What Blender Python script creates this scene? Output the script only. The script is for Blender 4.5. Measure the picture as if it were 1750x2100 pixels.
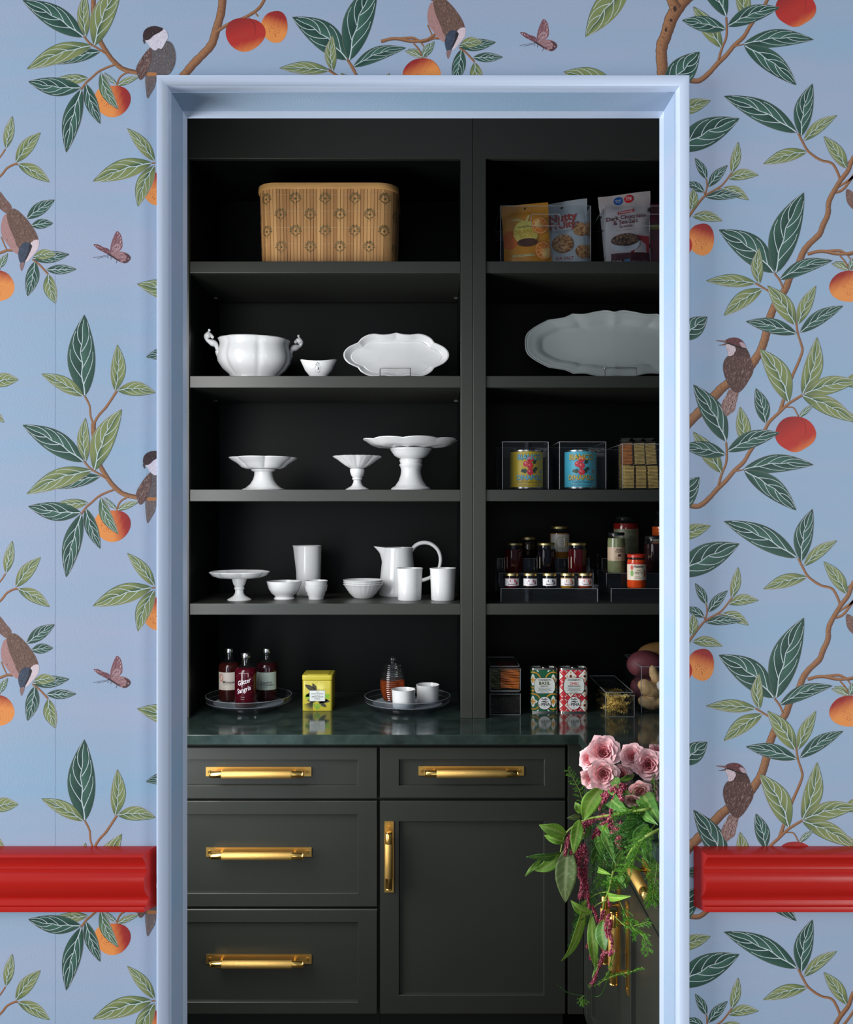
import bpy, bmesh, math, random
from math import sin, cos, pi, radians, sqrt, atan2
from mathutils import Vector, Matrix, noise as mnoise

for o in list(bpy.data.objects):
    bpy.data.objects.remove(o)
SC = bpy.context.scene
COL = SC.collection
RND = random.Random(7)

# ------------------------------------------------------------------ camera, sky, lights, exposure
F = 1925.0                      # focal length in pixels of the 1750 x 2100 frame
EYE = 1.567                     # camera height, metres
cam_data = bpy.data.cameras.new('camera')
cam = bpy.data.objects.new('camera', cam_data)
COL.objects.link(cam)
cam.location = (0, 0, EYE)
cam.rotation_euler = (pi / 2, 0, 0)
cam_data.sensor_fit = 'AUTO'
cam_data.sensor_width = 36.0
cam_data.lens = 36.0 * F / 2100.0
cam_data.clip_start = 0.05
SC.camera = cam

SC.view_settings.view_transform = 'Standard'
SC.view_settings.look = 'None'
SC.view_settings.gamma = 1.0
SC.view_settings.use_curve_mapping = False
SC.view_settings.exposure = 0.0
SC.cycles.transparent_max_bounces = 32

world = bpy.data.worlds.new('world')
SC.world = world
world.use_nodes = True
bg = world.node_tree.nodes['Background']
bg.inputs[0].default_value = (0.80, 0.88, 1.0, 1)
bg.inputs[1].default_value = 0.13


def area_light(name, loc, target, sx, sy, power, color):
    d = bpy.data.lights.new(name, 'AREA')
    d.shape = 'RECTANGLE'
    d.size, d.size_y, d.energy, d.color = sx, sy, power, color
    o = bpy.data.objects.new(name, d)
    COL.objects.link(o)
    o.location = loc
    o.rotation_euler = (Vector(target) - Vector(loc)).to_track_quat('-Z', 'Y').to_euler()
    return o


# daylight of the dining room's tall window at the left, then two added fill lamps
area_light('room_window_light', (-3.5, 0.25, 1.4), (0.5, 1.75, 1.3), 1.4, 2.0, 128, (1.0, 1.0, 1.0))
area_light('room_back_fill_light', (-0.6, -2.6, 1.5), (0.2, 2.0, 1.3), 1.8, 1.7, 28, (1.0, 1.0, 1.0))  # added frontal fill from behind the camera, not a window
area_light('room_side_fill_light', (2.85, -1.2, 1.5), (-0.3, 1.75, 1.3), 1.2, 1.6, 72, (1.0, 1.0, 1.0))  # added fill from the right to lift the left casing, not a window
# daylight of the pantry's own small window, in its left wall
area_light('pantry_window_light', (-0.97, 2.2, 1.42), (0.40, 2.55, 1.05), 0.74, 1.85, 40, (1.0, 1.0, 1.0))


# ------------------------------------------------------------------ helpers
def lin(r, g, b):
    f = lambda c: (c / 255) / 12.92 if c <= 10 else (((c / 255) + 0.055) / 1.055) ** 2.4
    return (f(r), f(g), f(b))


def mix(a, b, t):
    t = max(0.0, min(1.0, t))
    return tuple(x + (y - x) * t for x, y in zip(a, b))


def PX(px, Y):
    return (px - 875.0) * Y / F


def PZ(py, Y):
    return EYE - (py - 1050.0) * Y / F


def mat(name, rgb, rough=0.5, metal=0.0, vary=0.0, scale=20.0, bump=0.0, bscale=60.0, stretch=None, **kw):
    """procedural principled material; rgb in sRGB 0-255; vary adds a noise tint, bump a fine relief"""
    m = bpy.data.materials.new(name)
    m.use_nodes = True
    nt = m.node_tree
    b = nt.nodes['Principled BSDF']
    c = lin(*rgb)
    b.inputs['Base Color'].default_value = (*c, 1)
    b.inputs['Roughness'].default_value = rough
    b.inputs['Metallic'].default_value = metal
    for k, v in kw.items():
        b.inputs[k.replace('_', ' ')].default_value = v
    co = None
    if vary or bump:
        tc = nt.nodes.new('ShaderNodeTexCoord')
        mp = nt.nodes.new('ShaderNodeMapping')
        if stretch:
            mp.inputs['Scale'].default_value = stretch
        nt.links.new(tc.outputs['Object'], mp.inputs['Vector'])
        co = mp.outputs['Vector']
    if vary:
        n = nt.nodes.new('ShaderNodeTexNoise')
        n.inputs['Scale'].default_value = scale
        n.inputs['Detail'].default_value = 5
        nt.links.new(co, n.inputs['Vector'])
        r = nt.nodes.new('ShaderNodeValToRGB')
        r.color_ramp.elements[0].position = 0.3
        r.color_ramp.elements[1].position = 0.7
        r.color_ramp.elements[0].color = (*[x * (1 - vary) for x in c], 1)
        r.color_ramp.elements[1].color = (*[min(1, x * (1 + vary)) for x in c], 1)
        nt.links.new(n.outputs['Fac'], r.inputs['Fac'])
        nt.links.new(r.outputs['Color'], b.inputs['Base Color'])
    if bump:
        n2 = nt.nodes.new('ShaderNodeTexNoise')
        n2.inputs['Scale'].default_value = bscale
        n2.inputs['Detail'].default_value = 3
        nt.links.new(co, n2.inputs['Vector'])
        bp = nt.nodes.new('ShaderNodeBump')
        bp.inputs['Strength'].default_value = bump
        bp.inputs['Distance'].default_value = 0.002
        nt.links.new(n2.outputs['Fac'], bp.inputs['Height'])
        nt.links.new(bp.outputs['Normal'], b.inputs['Normal'])
    return m


def attr_mat(name, rough=0.6, **kw):
    """base colour from the mesh's own colour attribute: flat print, petals, leaves"""
    m = mat(name, (128, 128, 128), rough, **kw)
    nt = m.node_tree
    a = nt.nodes.new('ShaderNodeAttribute')
    a.attribute_name = 'Col'
    nt.links.new(a.outputs['Color'], nt.nodes['Principled BSDF'].inputs['Base Color'])
    return m


def glass(name, rgb=(255, 255, 255), rough=0.02, haze=0.03, gloss=0.018, rim=0.55):
    """thin clear pane: passes light straight through, with an edge-weighted gloss and a trace of haze"""
    m = bpy.data.materials.new(name)
    m.use_nodes = True
    nt = m.node_tree
    nt.nodes.clear()
    out = nt.nodes.new('ShaderNodeOutputMaterial')
    tr = nt.nodes.new('ShaderNodeBsdfTransparent')
    tr.inputs['Color'].default_value = (*lin(*rgb), 1)
    gl = nt.nodes.new('ShaderNodeBsdfGlossy')
    gl.inputs['Roughness'].default_value = rough
    df = nt.nodes.new('ShaderNodeBsdfDiffuse')
    df.inputs['Color'].default_value = (0.80, 0.84, 0.86, 1)
    lw = nt.nodes.new('ShaderNodeLayerWeight')
    lw.inputs['Blend'].default_value = 0.5
    pw, fr = nt.nodes.new('ShaderNodeMath'), nt.nodes.new('ShaderNodeMath')
    pw.operation, fr.operation = 'POWER', 'MULTIPLY_ADD'
    pw.inputs[1].default_value = 4.0
    nt.links.new(lw.outputs['Facing'], pw.inputs[0])
    nt.links.new(pw.outputs[0], fr.inputs[0])
    fr.inputs[1].default_value = rim
    fr.inputs[2].default_value = gloss
    m1, m2 = nt.nodes.new('ShaderNodeMixShader'), nt.nodes.new('ShaderNodeMixShader')
    m1.inputs['Fac'].default_value = haze
    nt.links.new(tr.outputs[0], m1.inputs[1])
    nt.links.new(df.outputs[0], m1.inputs[2])
    nt.links.new(fr.outputs[0], m2.inputs['Fac'])
    nt.links.new(m1.outputs[0], m2.inputs[1])
    nt.links.new(gl.outputs[0], m2.inputs[2])
    nt.links.new(m2.outputs[0], out.inputs['Surface'])
    return m


class MB:
    """collects geometry for ONE mesh object"""
    def __init__(s):
        s.v, s.f, s.m, s.c = [], [], [], []
        s.cur = 0
        s.col = (0.5, 0.5, 0.5)

    def vert(s, p, c=None):
        s.v.append(tuple(p))
        s.c.append(c or s.col)
        return len(s.v) - 1

    def face(s, idx):
        s.f.append(tuple(idx))
        s.m.append(s.cur)

    def poly(s, pts, cols=None):
        s.face([s.vert(p, cols[i] if cols else None) for i, p in enumerate(pts)])

    def box(s, x0, x1, y0, y1, z0, z1):
        b = len(s.v)
        for z in (z0, z1):
            for (x, y) in ((x0, y0), (x1, y0), (x1, y1), (x0, y1)):
                s.vert((x, y, z))
        for q in ((3, 2, 1, 0), (4, 5, 6, 7), (0, 1, 5, 4), (1, 2, 6, 5), (2, 3, 7, 6), (3, 0, 4, 7)):
            s.face([b + i for i in q])

    def grid(s, nu, nv, fn, cu=False, cv=False, col=None):
        """fn(i, j) -> point; cu / cv close the loop"""
        b = len(s.v)
        for i in range(nu):
            for j in range(nv):
                s.vert(fn(i, j), col(i, j) if col else None)
        for i in range(nu if cu else nu - 1):
            for j in range(nv if cv else nv - 1):
                i2, j2 = (i + 1) % nu, (j + 1) % nv
                s.face((b + i * nv + j, b + i2 * nv + j, b + i2 * nv + j2, b + i * nv + j2))
        return b

    def lathe(s, prof, seg=40, c=(0, 0, 0), mod=None, sq=None, col=None):
        """prof: [(r, z)], outward and up; mod(theta, r, z, k) -> (r, z); r == 0 closes"""
        n = len(prof)
        b = len(s.v)
        for k, (r, z) in enumerate(prof):
            for j in range(seg):
                th = 2 * pi * j / seg
                rr, zz = mod(th, r, z, k) if mod else (r, z)
                s.vert((c[0] + rr * cos(th), c[1] + rr * sin(th), c[2] + zz), col(th, k) if col else None)
        for k in range(n - 1):
            for j in range(seg):
                j2 = (j + 1) % seg
                s.face((b + k * seg + j, b + k * seg + j2, b + (k + 1) * seg + j2, b + (k + 1) * seg + j))
        if prof[0][0] > 1e-6:
            s.face([b + j for j in reversed(range(seg))])
        if prof[-1][0] > 1e-6:
            s.face([b + (n - 1) * seg + j for j in range(seg)])

    def tube(s, pts, rad, seg=8, closed=False, col=None):
        pts = [Vector(p) for p in pts]
        n = len(pts)
        rads = rad if isinstance(rad, (list, tuple)) else [rad] * n
        b = len(s.v)
        up = None
        for i, p in enumerate(pts):
            a = pts[i - 1] if (i > 0 or closed) else pts[i]
            c = pts[(i + 1) % n] if (i < n - 1 or closed) else pts[i]
            t = (c - a).normalized()
            if up is None:
                up = Vector((0, 0, 1)) if abs(t.z) < 0.9 else Vector((1, 0, 0))
            side = t.cross(up).normalized()
            up = side.cross(t).normalized()
            for j in range(seg):
                th = 2 * pi * j / seg
                s.vert(p + (side * cos(th) + up * sin(th)) * rads[i], col)
        for i in range(n if closed else n - 1):
            i2 = (i + 1) % n
            for j in range(seg):
                j2 = (j + 1) % seg
                s.face((b + i * seg + j2, b + i * seg + j, b + i2 * seg + j, b + i2 * seg + j2))
        if not closed:
            s.face([b + j for j in range(seg)])
            s.face([b + (n - 1) * seg + j for j in reversed(range(seg))])

    def prism(s, poly, y0, y1, axis='y'):
        """extrude a 2D outline (x, z) along y, or (y, z) along x"""
        n = len(poly)
        b = len(s.v)
        for y in (y0, y1):
            for (a, c) in poly:
                s.vert((a, y, c) if axis == 'y' else ((y, a, c) if axis == 'x' else (a, c, y)))
        s.face([b + i for i in range(n)])
        s.face([b + n + i for i in reversed(range(n))])
        for i in range(n):
            j = (i + 1) % n
            s.face((b + i, b + n + i, b + n + j, b + j))

    def mesh(s, name, mats, smooth=0, bevel=0, recalc=True, seg=2, merge=0):
        me = bpy.data.meshes.new(name)
        me.from_pydata(s.v, [], s.f)
        for i, k in enumerate(s.m):
            me.polygons[i].material_index = k
        ca = me.color_attributes.new('Col', 'FLOAT_COLOR', 'POINT')
        flat = []
        for c in s.c:
            flat += [c[0], c[1], c[2], 1.0]
        ca.data.foreach_set('color', flat)
        for m in (mats if isinstance(mats, (list, tuple)) else [mats]):
            me.materials.append(m)
        if recalc or bevel or merge:
            bm = bmesh.new()
            bm.from_mesh(me)
            if merge:
                bmesh.ops.remove_doubles(bm, verts=bm.verts, dist=merge)
            if recalc:
                bmesh.ops.recalc_face_normals(bm, faces=bm.faces)
            if bevel:
                ed = [e for e in bm.edges if len(e.link_faces) == 2 and e.calc_face_angle(0) > 0.6]
                bmesh.ops.bevel(bm, geom=ed, offset=bevel, segments=seg, affect='EDGES', profile=0.5, clamp_overlap=True)
            bm.to_mesh(me)
            bm.free()
        if smooth:
            for p in me.polygons:
                p.use_smooth = True
            me.set_sharp_from_angle(angle=radians(smooth))
        return me

    def build(s, name, mats, parent=None, loc=None, rot=None, **kw):
        o = bpy.data.objects.new(name, s.mesh(name, mats, **kw))
        COL.objects.link(o)
        if parent:
            o.parent = parent
        if loc:
            o.location = loc
        if rot:
            o.rotation_euler = rot
        return o


def tag(o, label, cat, group=None, kind=None):
    if label:
        o['label'] = label
    if cat:
        o['category'] = cat
    if group:
        o['group'] = group
    if kind:
        o['kind'] = kind
    return o


def thing(name, label, cat, loc=(0, 0, 0), rz=0.0, group=None):
    o = bpy.data.objects.new(name, None)
    COL.objects.link(o)
    o.location = loc
    o.rotation_euler = (0, 0, rz)
    o.empty_display_size = 0.05
    return tag(o, label, cat, group)


def copy_tree(o, loc=None, rz=None, label=None, parent=None):
    c = o.copy()
    COL.objects.link(c)
    if parent is not None:
        c.parent = parent
    if loc is not None:
        c.location = loc
    if rz is not None:
        c.rotation_euler = (c.rotation_euler[0], c.rotation_euler[1], rz)
    if label:
        c['label'] = label
    for ch in list(o.children):
        copy_tree(ch, parent=c)
    return c


def spline(pts, sub=5, closed=False):
    """Catmull-Rom through points of any dimension"""
    n = len(pts)
    out = []
    rng = range(n if closed else n - 1)
    for i in rng:
        g = (lambda k: pts[k % n]) if closed else (lambda k: pts[max(0, min(n - 1, k))])
        p0, p1, p2, p3 = g(i - 1), g(i), g(i + 1), g(i + 2)
        for s_ in range(sub):
            t = s_ / sub
            out.append(tuple(0.5 * (2 * b + (c - a) * t + (2 * a - 5 * b + 4 * c - d) * t * t + (3 * b - a - 3 * c + d) * t ** 3)
                             for a, b, c, d in zip(p0, p1, p2, p3)))
    if not closed:
        out.append(tuple(pts[-1]))
    return out


_tc = {}


def text_geo(s, size, align='CENTER', bold=0.0, shear=0.0, space=1.0):
    """flat lettering as (verts, faces) in its own plane, y = 0 at the baseline"""
    key = (s, size, align, bold, shear, space)
    if key in _tc:
        return _tc[key]
    cu = bpy.data.curves.new('lettering', 'FONT')
    cu.body, cu.size, cu.align_x = s, size, align
    cu.offset, cu.shear, cu.space_character = bold * size, shear, space
    cu.resolution_u = 2
    o = bpy.data.objects.new('lettering', cu)
    COL.objects.link(o)
    dg = bpy.context.evaluated_depsgraph_get()
    me = bpy.data.meshes.new_from_object(o.evaluated_get(dg))
    r = ([tuple(v.co[:2]) for v in me.vertices], [tuple(p.vertices) for p in me.polygons])
    bpy.data.objects.remove(o)
    bpy.data.curves.remove(cu)
    bpy.data.meshes.remove(me)
    _tc[key] = r
    return r


def put_text(mb, s, size, at, rot=0.0, col=None, wide=1.0, **kw):
    """at(x, y) maps the lettering's plane to 3D"""
    vs, fs = text_geo(s, size, **kw)
    b = len(mb.v)
    c, n = cos(rot), sin(rot)
    for (x, y) in vs:
        x *= wide
        mb.vert(at(x * c - y * n, x * n + y * c), col)
    for f in fs:
        mb.face([b + i for i in f])


def on_cyl(r, th0, z0):
    """label plane wrapped on a cylinder of radius r; th0 = direction of its middle (-pi/2 faces the camera)"""
    return lambda x, y: (r * cos(th0 + x / r), r * sin(th0 + x / r), z0 + y)


def on_front(x0, y0, z0, lean=0.0):
    return lambda x, y: (x0 + x, y0 + y * sin(lean), z0 + y * cos(lean))


def patch(mb, at, x0, x1, y0, y1, n=8, col=None):
    mb.grid(n + 1, 2, lambda i, j: at(x0 + (x1 - x0) * i / n, y0 + (y1 - y0) * j), col=(lambda i, j: col) if col else None)


def disc(mb, at, cx, cy, rx, ry=None, n=20, col=None):
    ry = ry or rx
    mb.poly([at(cx + rx * cos(2 * pi * k / n), cy + ry * sin(2 * pi * k / n)) for k in range(n)], [col] * n if col else None)


def rrect(x0, x1, y0, y1, r, n=5):
    out = []
    for (cx, cy, a0) in ((x1 - r, y1 - r, 0), (x0 + r, y1 - r, 90), (x0 + r, y0 + r, 180), (x1 - r, y0 + r, 270)):
        for k in range(n + 1):
            a = radians(a0 + 90 * k / n)
            out.append((cx + r * cos(a), cy + r * sin(a)))
    return out


# ------------------------------------------------------------------ materials of the setting
M = {}
M['casing'] = mat('pale_blue_gloss_paint', (190, 205, 228), 0.32, bump=0.03, bscale=45)
M['red'] = mat('red_gloss_paint', (178, 27, 20), 0.3, bump=0.25, bscale=30, stretch=(0.35, 1, 1))
M['cab'] = mat('dark_green_cabinet_paint', (44, 46, 41), 0.36, vary=0.04, scale=6, bump=0.03, bscale=200)
M['cab_shade'] = mat('shade_darkened_cabinet_paint', (10, 12, 12), 0.5, Specular_IOR_Level=0.14)  # same cabinet paint, darkened: the shade of the interiors is in the colour
M['toe'] = mat('black_toe_kick', (18, 20, 19), 0.6)
M['plaster'] = mat('pale_plaster', (150, 160, 172), 0.8)
M['oak'] = mat('dark_floor', (46, 40, 36), 0.5, vary=0.2, scale=3, stretch=(1, 12, 1))
M['print'] = attr_mat('wallpaper_print', 0.62, bump=0.22, bscale=300)


def wallpaper_ground():
    m = mat('wallpaper_ground', (160, 182, 218), 0.62, bump=0.22, bscale=300)
    nt = m.node_tree
    b = nt.nodes['Principled BSDF']
    tc = nt.nodes.new('ShaderNodeTexCoord')
    mp = nt.nodes.new('ShaderNodeMapping')
    mp.inputs['Scale'].default_value = (0.9, 1.0, 6.0)
    nt.links.new(tc.outputs['Object'], mp.inputs['Vector'])
    n = nt.nodes.new('ShaderNodeTexNoise')
    n.inputs['Scale'].default_value = 1.5
    n.inputs['Detail'].default_value = 4
    n.inputs['Roughness'].default_value = 0.55
    nt.links.new(mp.outputs['Vector'], n.inputs['Vector'])
    r = nt.nodes.new('ShaderNodeValToRGB')
    r.color_ramp.elements[0].position = 0.28
    r.color_ramp.elements[0].color = (*lin(138, 171, 199), 1)
    r.color_ramp.elements[1].position = 0.74
    r.color_ramp.elements[1].color = (*lin(159, 170, 196), 1)
    e = r.color_ramp.elements.new(0.5)
    e.color = (*lin(148, 170, 196), 1)
    nt.links.new(n.outputs['Fac'], r.inputs['Fac'])
    nt.links.new(r.outputs['Color'], b.inputs['Base Color'])
    return m


M['paper'] = wallpaper_ground()

# ------------------------------------------------------------------ the room shell
WY = 1.70                        # face of the papered wall
WS = WY / F
WT = 0.11


def wx(px):
    return (px - 875.0) * WS


def wz(py):
    return EYE - (py - 1050.0) * WS


OPX0, OPX1, OPZ = PX(320.5, 1.6715) + 0.0195, PX(1415.5, 1.6715) - 0.0195, 2.346 - 0.0195
b = MB()
b.box(-4.0, OPX0, WY, WY + WT, 0, 2.9)
b.box(OPX1, 2.9, WY, WY + WT, 0, 2.9)
b.box(OPX0, OPX1, WY, WY + WT, OPZ, 2.9)
wall_front = tag(b.build('wall_front', M['paper']), 'wall papered in pale blue with peach branches and birds around the doorway', 'wall', kind='structure')
b = MB(); b.box(-4.0, 2.9, -3.0, 3.6, -0.05, 0)
tag(b.build('floor', M['oak']), 'dark wooden floor of the room and the pantry', 'floor', kind='structure')
b = MB(); b.box(-4.0, 2.9, -3.0, 3.6, 2.9, 2.95)
tag(b.build('ceiling', M['plaster']), 'plain plaster ceiling above room and pantry', 'ceiling', kind='structure')
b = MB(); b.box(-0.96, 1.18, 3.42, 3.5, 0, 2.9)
tag(b.build('wall_back', M['cab_shade']), 'dark wall behind the pantry cabinets', 'wall', kind='structure')
b = MB()
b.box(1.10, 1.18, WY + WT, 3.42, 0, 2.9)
tag(b.build('wall_right', M['cab_shade']), 'dark right side wall of the pantry', 'wall', kind='structure')
# left wall of the pantry, with the opening of a small window in it
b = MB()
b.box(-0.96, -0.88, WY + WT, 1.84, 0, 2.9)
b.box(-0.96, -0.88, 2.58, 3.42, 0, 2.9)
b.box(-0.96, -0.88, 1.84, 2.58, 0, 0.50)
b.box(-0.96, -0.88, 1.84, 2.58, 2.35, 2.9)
tag(b.build('wall_left', M['cab_shade']), 'dark left side wall of the pantry with a window opening', 'wall', kind='structure')

# casing: bullnose face and straight jamb, swept round the opening with mitred corners
CAS = [(0.0, 0.0), (0.0, 0.0255), (0.0008, 0.0278), (0.0025, 0.0285), (0.006, 0.0278), (0.011, 0.0255), (0.0145, 0.0220), (0.0168, 0.0175), (0.0180, 0.0120), (0.0186, 0.0), (0.0192, -0.06), (0.0200, -WT), (0.0, -WT)]
CAS = CAS[:2] + [q for q in spline(CAS[2:10], 4)] + CAS[10:]
b = MB()
ox0, ox1, oz = PX(320.5, 1.6715), PX(1415.5, 1.6715), 2.346
path = [lambda u: (ox0 + u, 0.0), lambda u: (ox0 + u, oz - u), lambda u: (ox1 - u, oz - u), lambda u: (ox1 - u, 0.0)]
n = len(CAS)
for fn in path:
    for (u, d) in CAS:
        x, z = fn(u)
        b.vert((x, WY - d, z))
for k in range(3):
    for i in range(n):
        j = (i + 1) % n
        b.face((k * n + i, k * n + j, (k + 1) * n + j, (k + 1) * n + i))
b.face(range(n)); b.face([3 * n + i for i in range(n)])
tag(b.build('trim_1', M['casing'], smooth=78), 'pale blue glossy door casing around the pantry doorway', 'door casing', kind='structure')

# red chair rails, each with its return towards the wall at the casing
RAIL = [(0.0, 0.0), (0.008, -0.0005), (0.020, -0.003), (0.0275, -0.0065), (0.030, -0.0105), (0.027, -0.016), (0.0235, -0.024), (0.0225, -0.031), (0.0235, -0.035), (0.0205, -0.037), (0.0205, -0.0435),
        (0.0235, -0.0465), (0.026, -0.053), (0.027, -0.063), (0.0255, -0.075), (0.0215, -0.086), (0.0175, -0.092), (0.0155, -0.0955), (0.0185, -0.0985), (0.0195, -0.104), (0.0215, -0.1075),
        (0.0255, -0.109), (0.0265, -0.112), (0.0265, -0.1185), (0.0, -0.1185)]
for num, (xa, xb, sgn, lab) in enumerate(((-3.98, wx(321), 1, 'glossy red moulded chair rail ending left of the doorway'),
                                          (2.88, wx(1423), -1, 'glossy red moulded chair rail ending right of the doorway'))):
    b = MB()
    zt = wz(1735)
    for x in (xa, xb):
        for (d, z) in RAIL:
            b.vert((x - (sgn * d * 0.55 if x == xb else 0), WY - d - 0.0005, zt + z * 0.915))
    n = len(RAIL)
    for i in range(n):
        j = (i + 1) % n
        b.face((i, j, n + j, n + i))
    b.face(range(n)); b.face([n + i for i in range(n)])
    tag(b.build('trim_%d' % (num + 2), M['red'], smooth=28), lab, 'chair rail', kind='structure')

# ------------------------------------------------------------------ wallpaper print (flat print on the wall)
class Print:
    """one printed motif: coloured polygons in photo pixels of the wall plane"""
    def __init__(s, kind):
        s.kind, s.polys, s.layer = kind, [], 0

    def add(s, pts, cols, lift=0):
        s.polys.append((pts, cols if isinstance(cols, list) else [cols] * len(pts), lift))


def clip(pts, cols, axis, lim, keep_less):
    out, oc = [], []
    n = len(pts)
    for i in range(n):
        p, q = pts[i], pts[(i + 1) % n]
        a = (lim - p[axis]) if keep_less else (p[axis] - lim)
        c = (lim - q[axis]) if keep_less else (q[axis] - lim)
        if a >= 0:
            out.append(p); oc.append(cols[i])
        if (a >= 0) != (c >= 0):
            t = a / (a - c)
            out.append((p[0] + (q[0] - p[0]) * t, p[1] + (q[1] - p[1]) * t))
            oc.append(mix(cols[i], cols[(i + 1) % n], t))
    return out, oc




FAR = MB()                      # the paper's repeats beyond the photographed stretch, one joined part


def stamp(pr, dx, dy, ymin=-400, ymax=1815, top_only=False, far=False):
    xs = [p[0] + dx for q in pr.polys for p in q[0]]
    ys = [p[1] + dy for q in pr.polys for p in q[0]]
    x0, x1, y0, y1 = min(xs), max(xs), min(ys), max(ys)
    if far:
        if (x1 < -60 or x0 > 1810) and x1 > -1500 and x0 < 3000 and y1 > -440 and y0 < 2700:
            for pts, cols, lift in pr.polys:
                FAR.poly([(wx(p[0] + dx), WY - 0.00005 - pr.layer * 0.00004 - lift * 0.000012, wz(p[1] + dy)) for p in pts], cols)
        return
    if x1 < -60 or x0 > 1810 or y1 < max(ymin, -60) or y0 > min(ymax, 2160):
        return
    if x0 > 345 and x1 < 1390 and y0 > 185:
        return
    if top_only and y0 > 185:
        return
    mb = MB()
    base = 0.00005 + pr.layer * 0.00004
    for pts, cols, lift in pr.polys:
        pts = [(p[0] + dx, p[1] + dy) for p in pts]
        rs = []
        if x0 > -60 and (x1 < 345 or x0 > 1390 or y1 < 185) and y0 > ymin and y1 < ymax:
            rs.append((pts, cols))
        else:
            p0, c0 = pts, cols
            p0, c0 = clip(p0, c0, 1, ymax, True)
            if p0: p0, c0 = clip(p0, c0, 1, ymin, False)
            if p0:
                if not top_only:
                    rs.append(clip(p0, c0, 0, 345, True))
                    rs.append(clip(p0, c0, 0, 1390, False))
                a, ac = clip(p0, c0, 0, 345, False)
                if a: a, ac = clip(a, ac, 0, 1390, True)
                if a: rs.append(clip(a, ac, 1, 185, True))
        for a, ac in rs:
            if len(a) > 2:
                mb.poly([(wx(p[0]), WY - base - lift * 0.000012, wz(p[1])) for p in a], ac)
    if mb.f:
        mb.build(pr.kind, M['print'], wall_front, recalc=False)


DARK = (lin(8, 54, 46), lin(60, 102, 88))
LITE = (lin(24, 72, 50), lin(122, 134, 82))
MIDL = (lin(22, 70, 54), lin(88, 116, 84))
VEIN = lin(186, 200, 206)
EDGE = lin(150, 140, 132)


def leaf(T, spec):
    bx, by, tx, ty, w, c, tone = spec
    ox, oy, s = T
    bx, by, tx, ty, w, c = ox + bx / s, oy + by / s, ox + tx / s, oy + ty / s, w / s, c / s
    pr = Print('leaf_print')
    L = sqrt((tx - bx) ** 2 + (ty - by) ** 2)
    dx, dy = (tx - bx) / L, (ty - by) / L
    nx, ny = -dy, dx
    lo, hi = {'d': DARK, 'l': LITE, 'm': MIDL}[tone]
    rr = random.Random(int(bx * 7 + by * 13))
    flip = 1 if rr.random() < 0.5 else -1
    NS = 16

    def wid(t):
        return 0.5 * w * (sin(pi * t ** 0.92) ** 0.86) * (1.0 - 0.10 * (2 * t - 1) * 0.6) if 0 < t < 1 else 0.0

    def pt(t, u):
        k = c * sin(pi * t) + u * wid(t)
        return (bx + dx * L * t + nx * k, by + dy * L * t + ny * k)

    def colr(t, u):
        side = u * flip
        if tone == 'd':
            f = (0.15 + 0.75 * (1 - abs(u))) if side > 0 else (0.55 * abs(u))
            f *= 0.55 + 0.6 * sin(pi * min(1, t * 1.1))
            f += 0.22 * sin(t * 17 + u * 3) * (1 - abs(u))
        else:
            f = 1.15 - 1.0 * max(0, 1 - abs(u) * 2.1) * (1 if side > 0 else 0.25) - 0.9 * max(0, 1 - t * 3.2) - (0.55 * max(0, abs(u) - 0.6) if side > 0 else 0)
            f += 0.15 * sin(t * 15 + u * 2)
        return mix(lo, hi, f)
    us = [-1.0, -0.86, -0.5, -0.04, 0.04, 0.5, 0.86, 1.0]
    ol = [pt(k / NS, -1) for k in range(NS + 1)] + [pt(k / NS, 1) for k in range(NS - 1, 0, -1)]
    # thin printed outline, a touch wider than the leaf
    cx, cy = (bx + tx) / 2, (by + ty) / 2
    for i in range(NS):
        for j in range(len(us) - 1):
            t0, t1 = i / NS, (i + 1) / NS
            q = [(t0, us[j]), (t1, us[j]), (t1, us[j + 1]), (t0, us[j + 1])]
            if i == 0: q = q[:3]
            if i == NS - 1: q = [q[0], q[1], q[3]]
            pr.add([pt(*a) for a in q], [colr(*a) for a in q])
    vw = max(0.55, min(0.95, w * 0.02))

    def ribbon(pts, w0, w1, col, lift):
        n = len(pts)
        rows = []
        for i in range(n):
            (x0, y0), (x1, y1) = pts[max(0, i - 1)], pts[min(n - 1, i + 1)]
            l = sqrt((x1 - x0) ** 2 + (y1 - y0) ** 2) or 1
            a = w0 + (w1 - w0) * i / (n - 1)
            px_, py_ = -(y1 - y0) / l * a, (x1 - x0) / l * a
            rows.append(((pts[i][0] + px_, pts[i][1] + py_), (pts[i][0] - px_, pts[i][1] - py_)))
        for i in range(n - 1):
            pr.add([rows[i][0], rows[i][1], rows[i + 1][1], rows[i + 1][0]], col, lift)
    nv = 3 if L > 55 else 2
    for k in range(nv):
        for sd in (-1, 1):
            ta = 0.10 + 0.62 * (k + (0.15 if sd * flip > 0 else 0.55)) / nv
            te = min(0.985, ta + 0.36 + 0.06 * rr.random())
            ribbon([pt(ta + (te - ta) * q, sd * 0.95 * sin(q * pi / 2) ** 0.9 * (1 - 0.10 * q)) for q in (0, 0.12, 0.26, 0.42, 0.6, 0.8, 1.0)], vw * 0.9, vw * 0.5, VEIN, 0.8 + 0.35 * k + (0.18 if sd > 0 else 0))
    ribbon([pt(0.01 + 0.93 * k / 14, 0.07 * sin(k * 1.35) * flip if 0 < k < 14 else 0) for k in range(15)], vw * 1.35, vw * 0.5, VEIN, 2.2)
    ribbon([pt(k / NS, -1) for k in range(NS + 1)], 0.5, 0.5, EDGE if tone != 'd' else mix(EDGE, lo, 0.6), 2.5)
    ribbon([pt(k / NS, 1) for k in range(NS + 1)], 0.5, 0.5, mix(lo, EDGE, 0.2), 2.8)
    return pr


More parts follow.
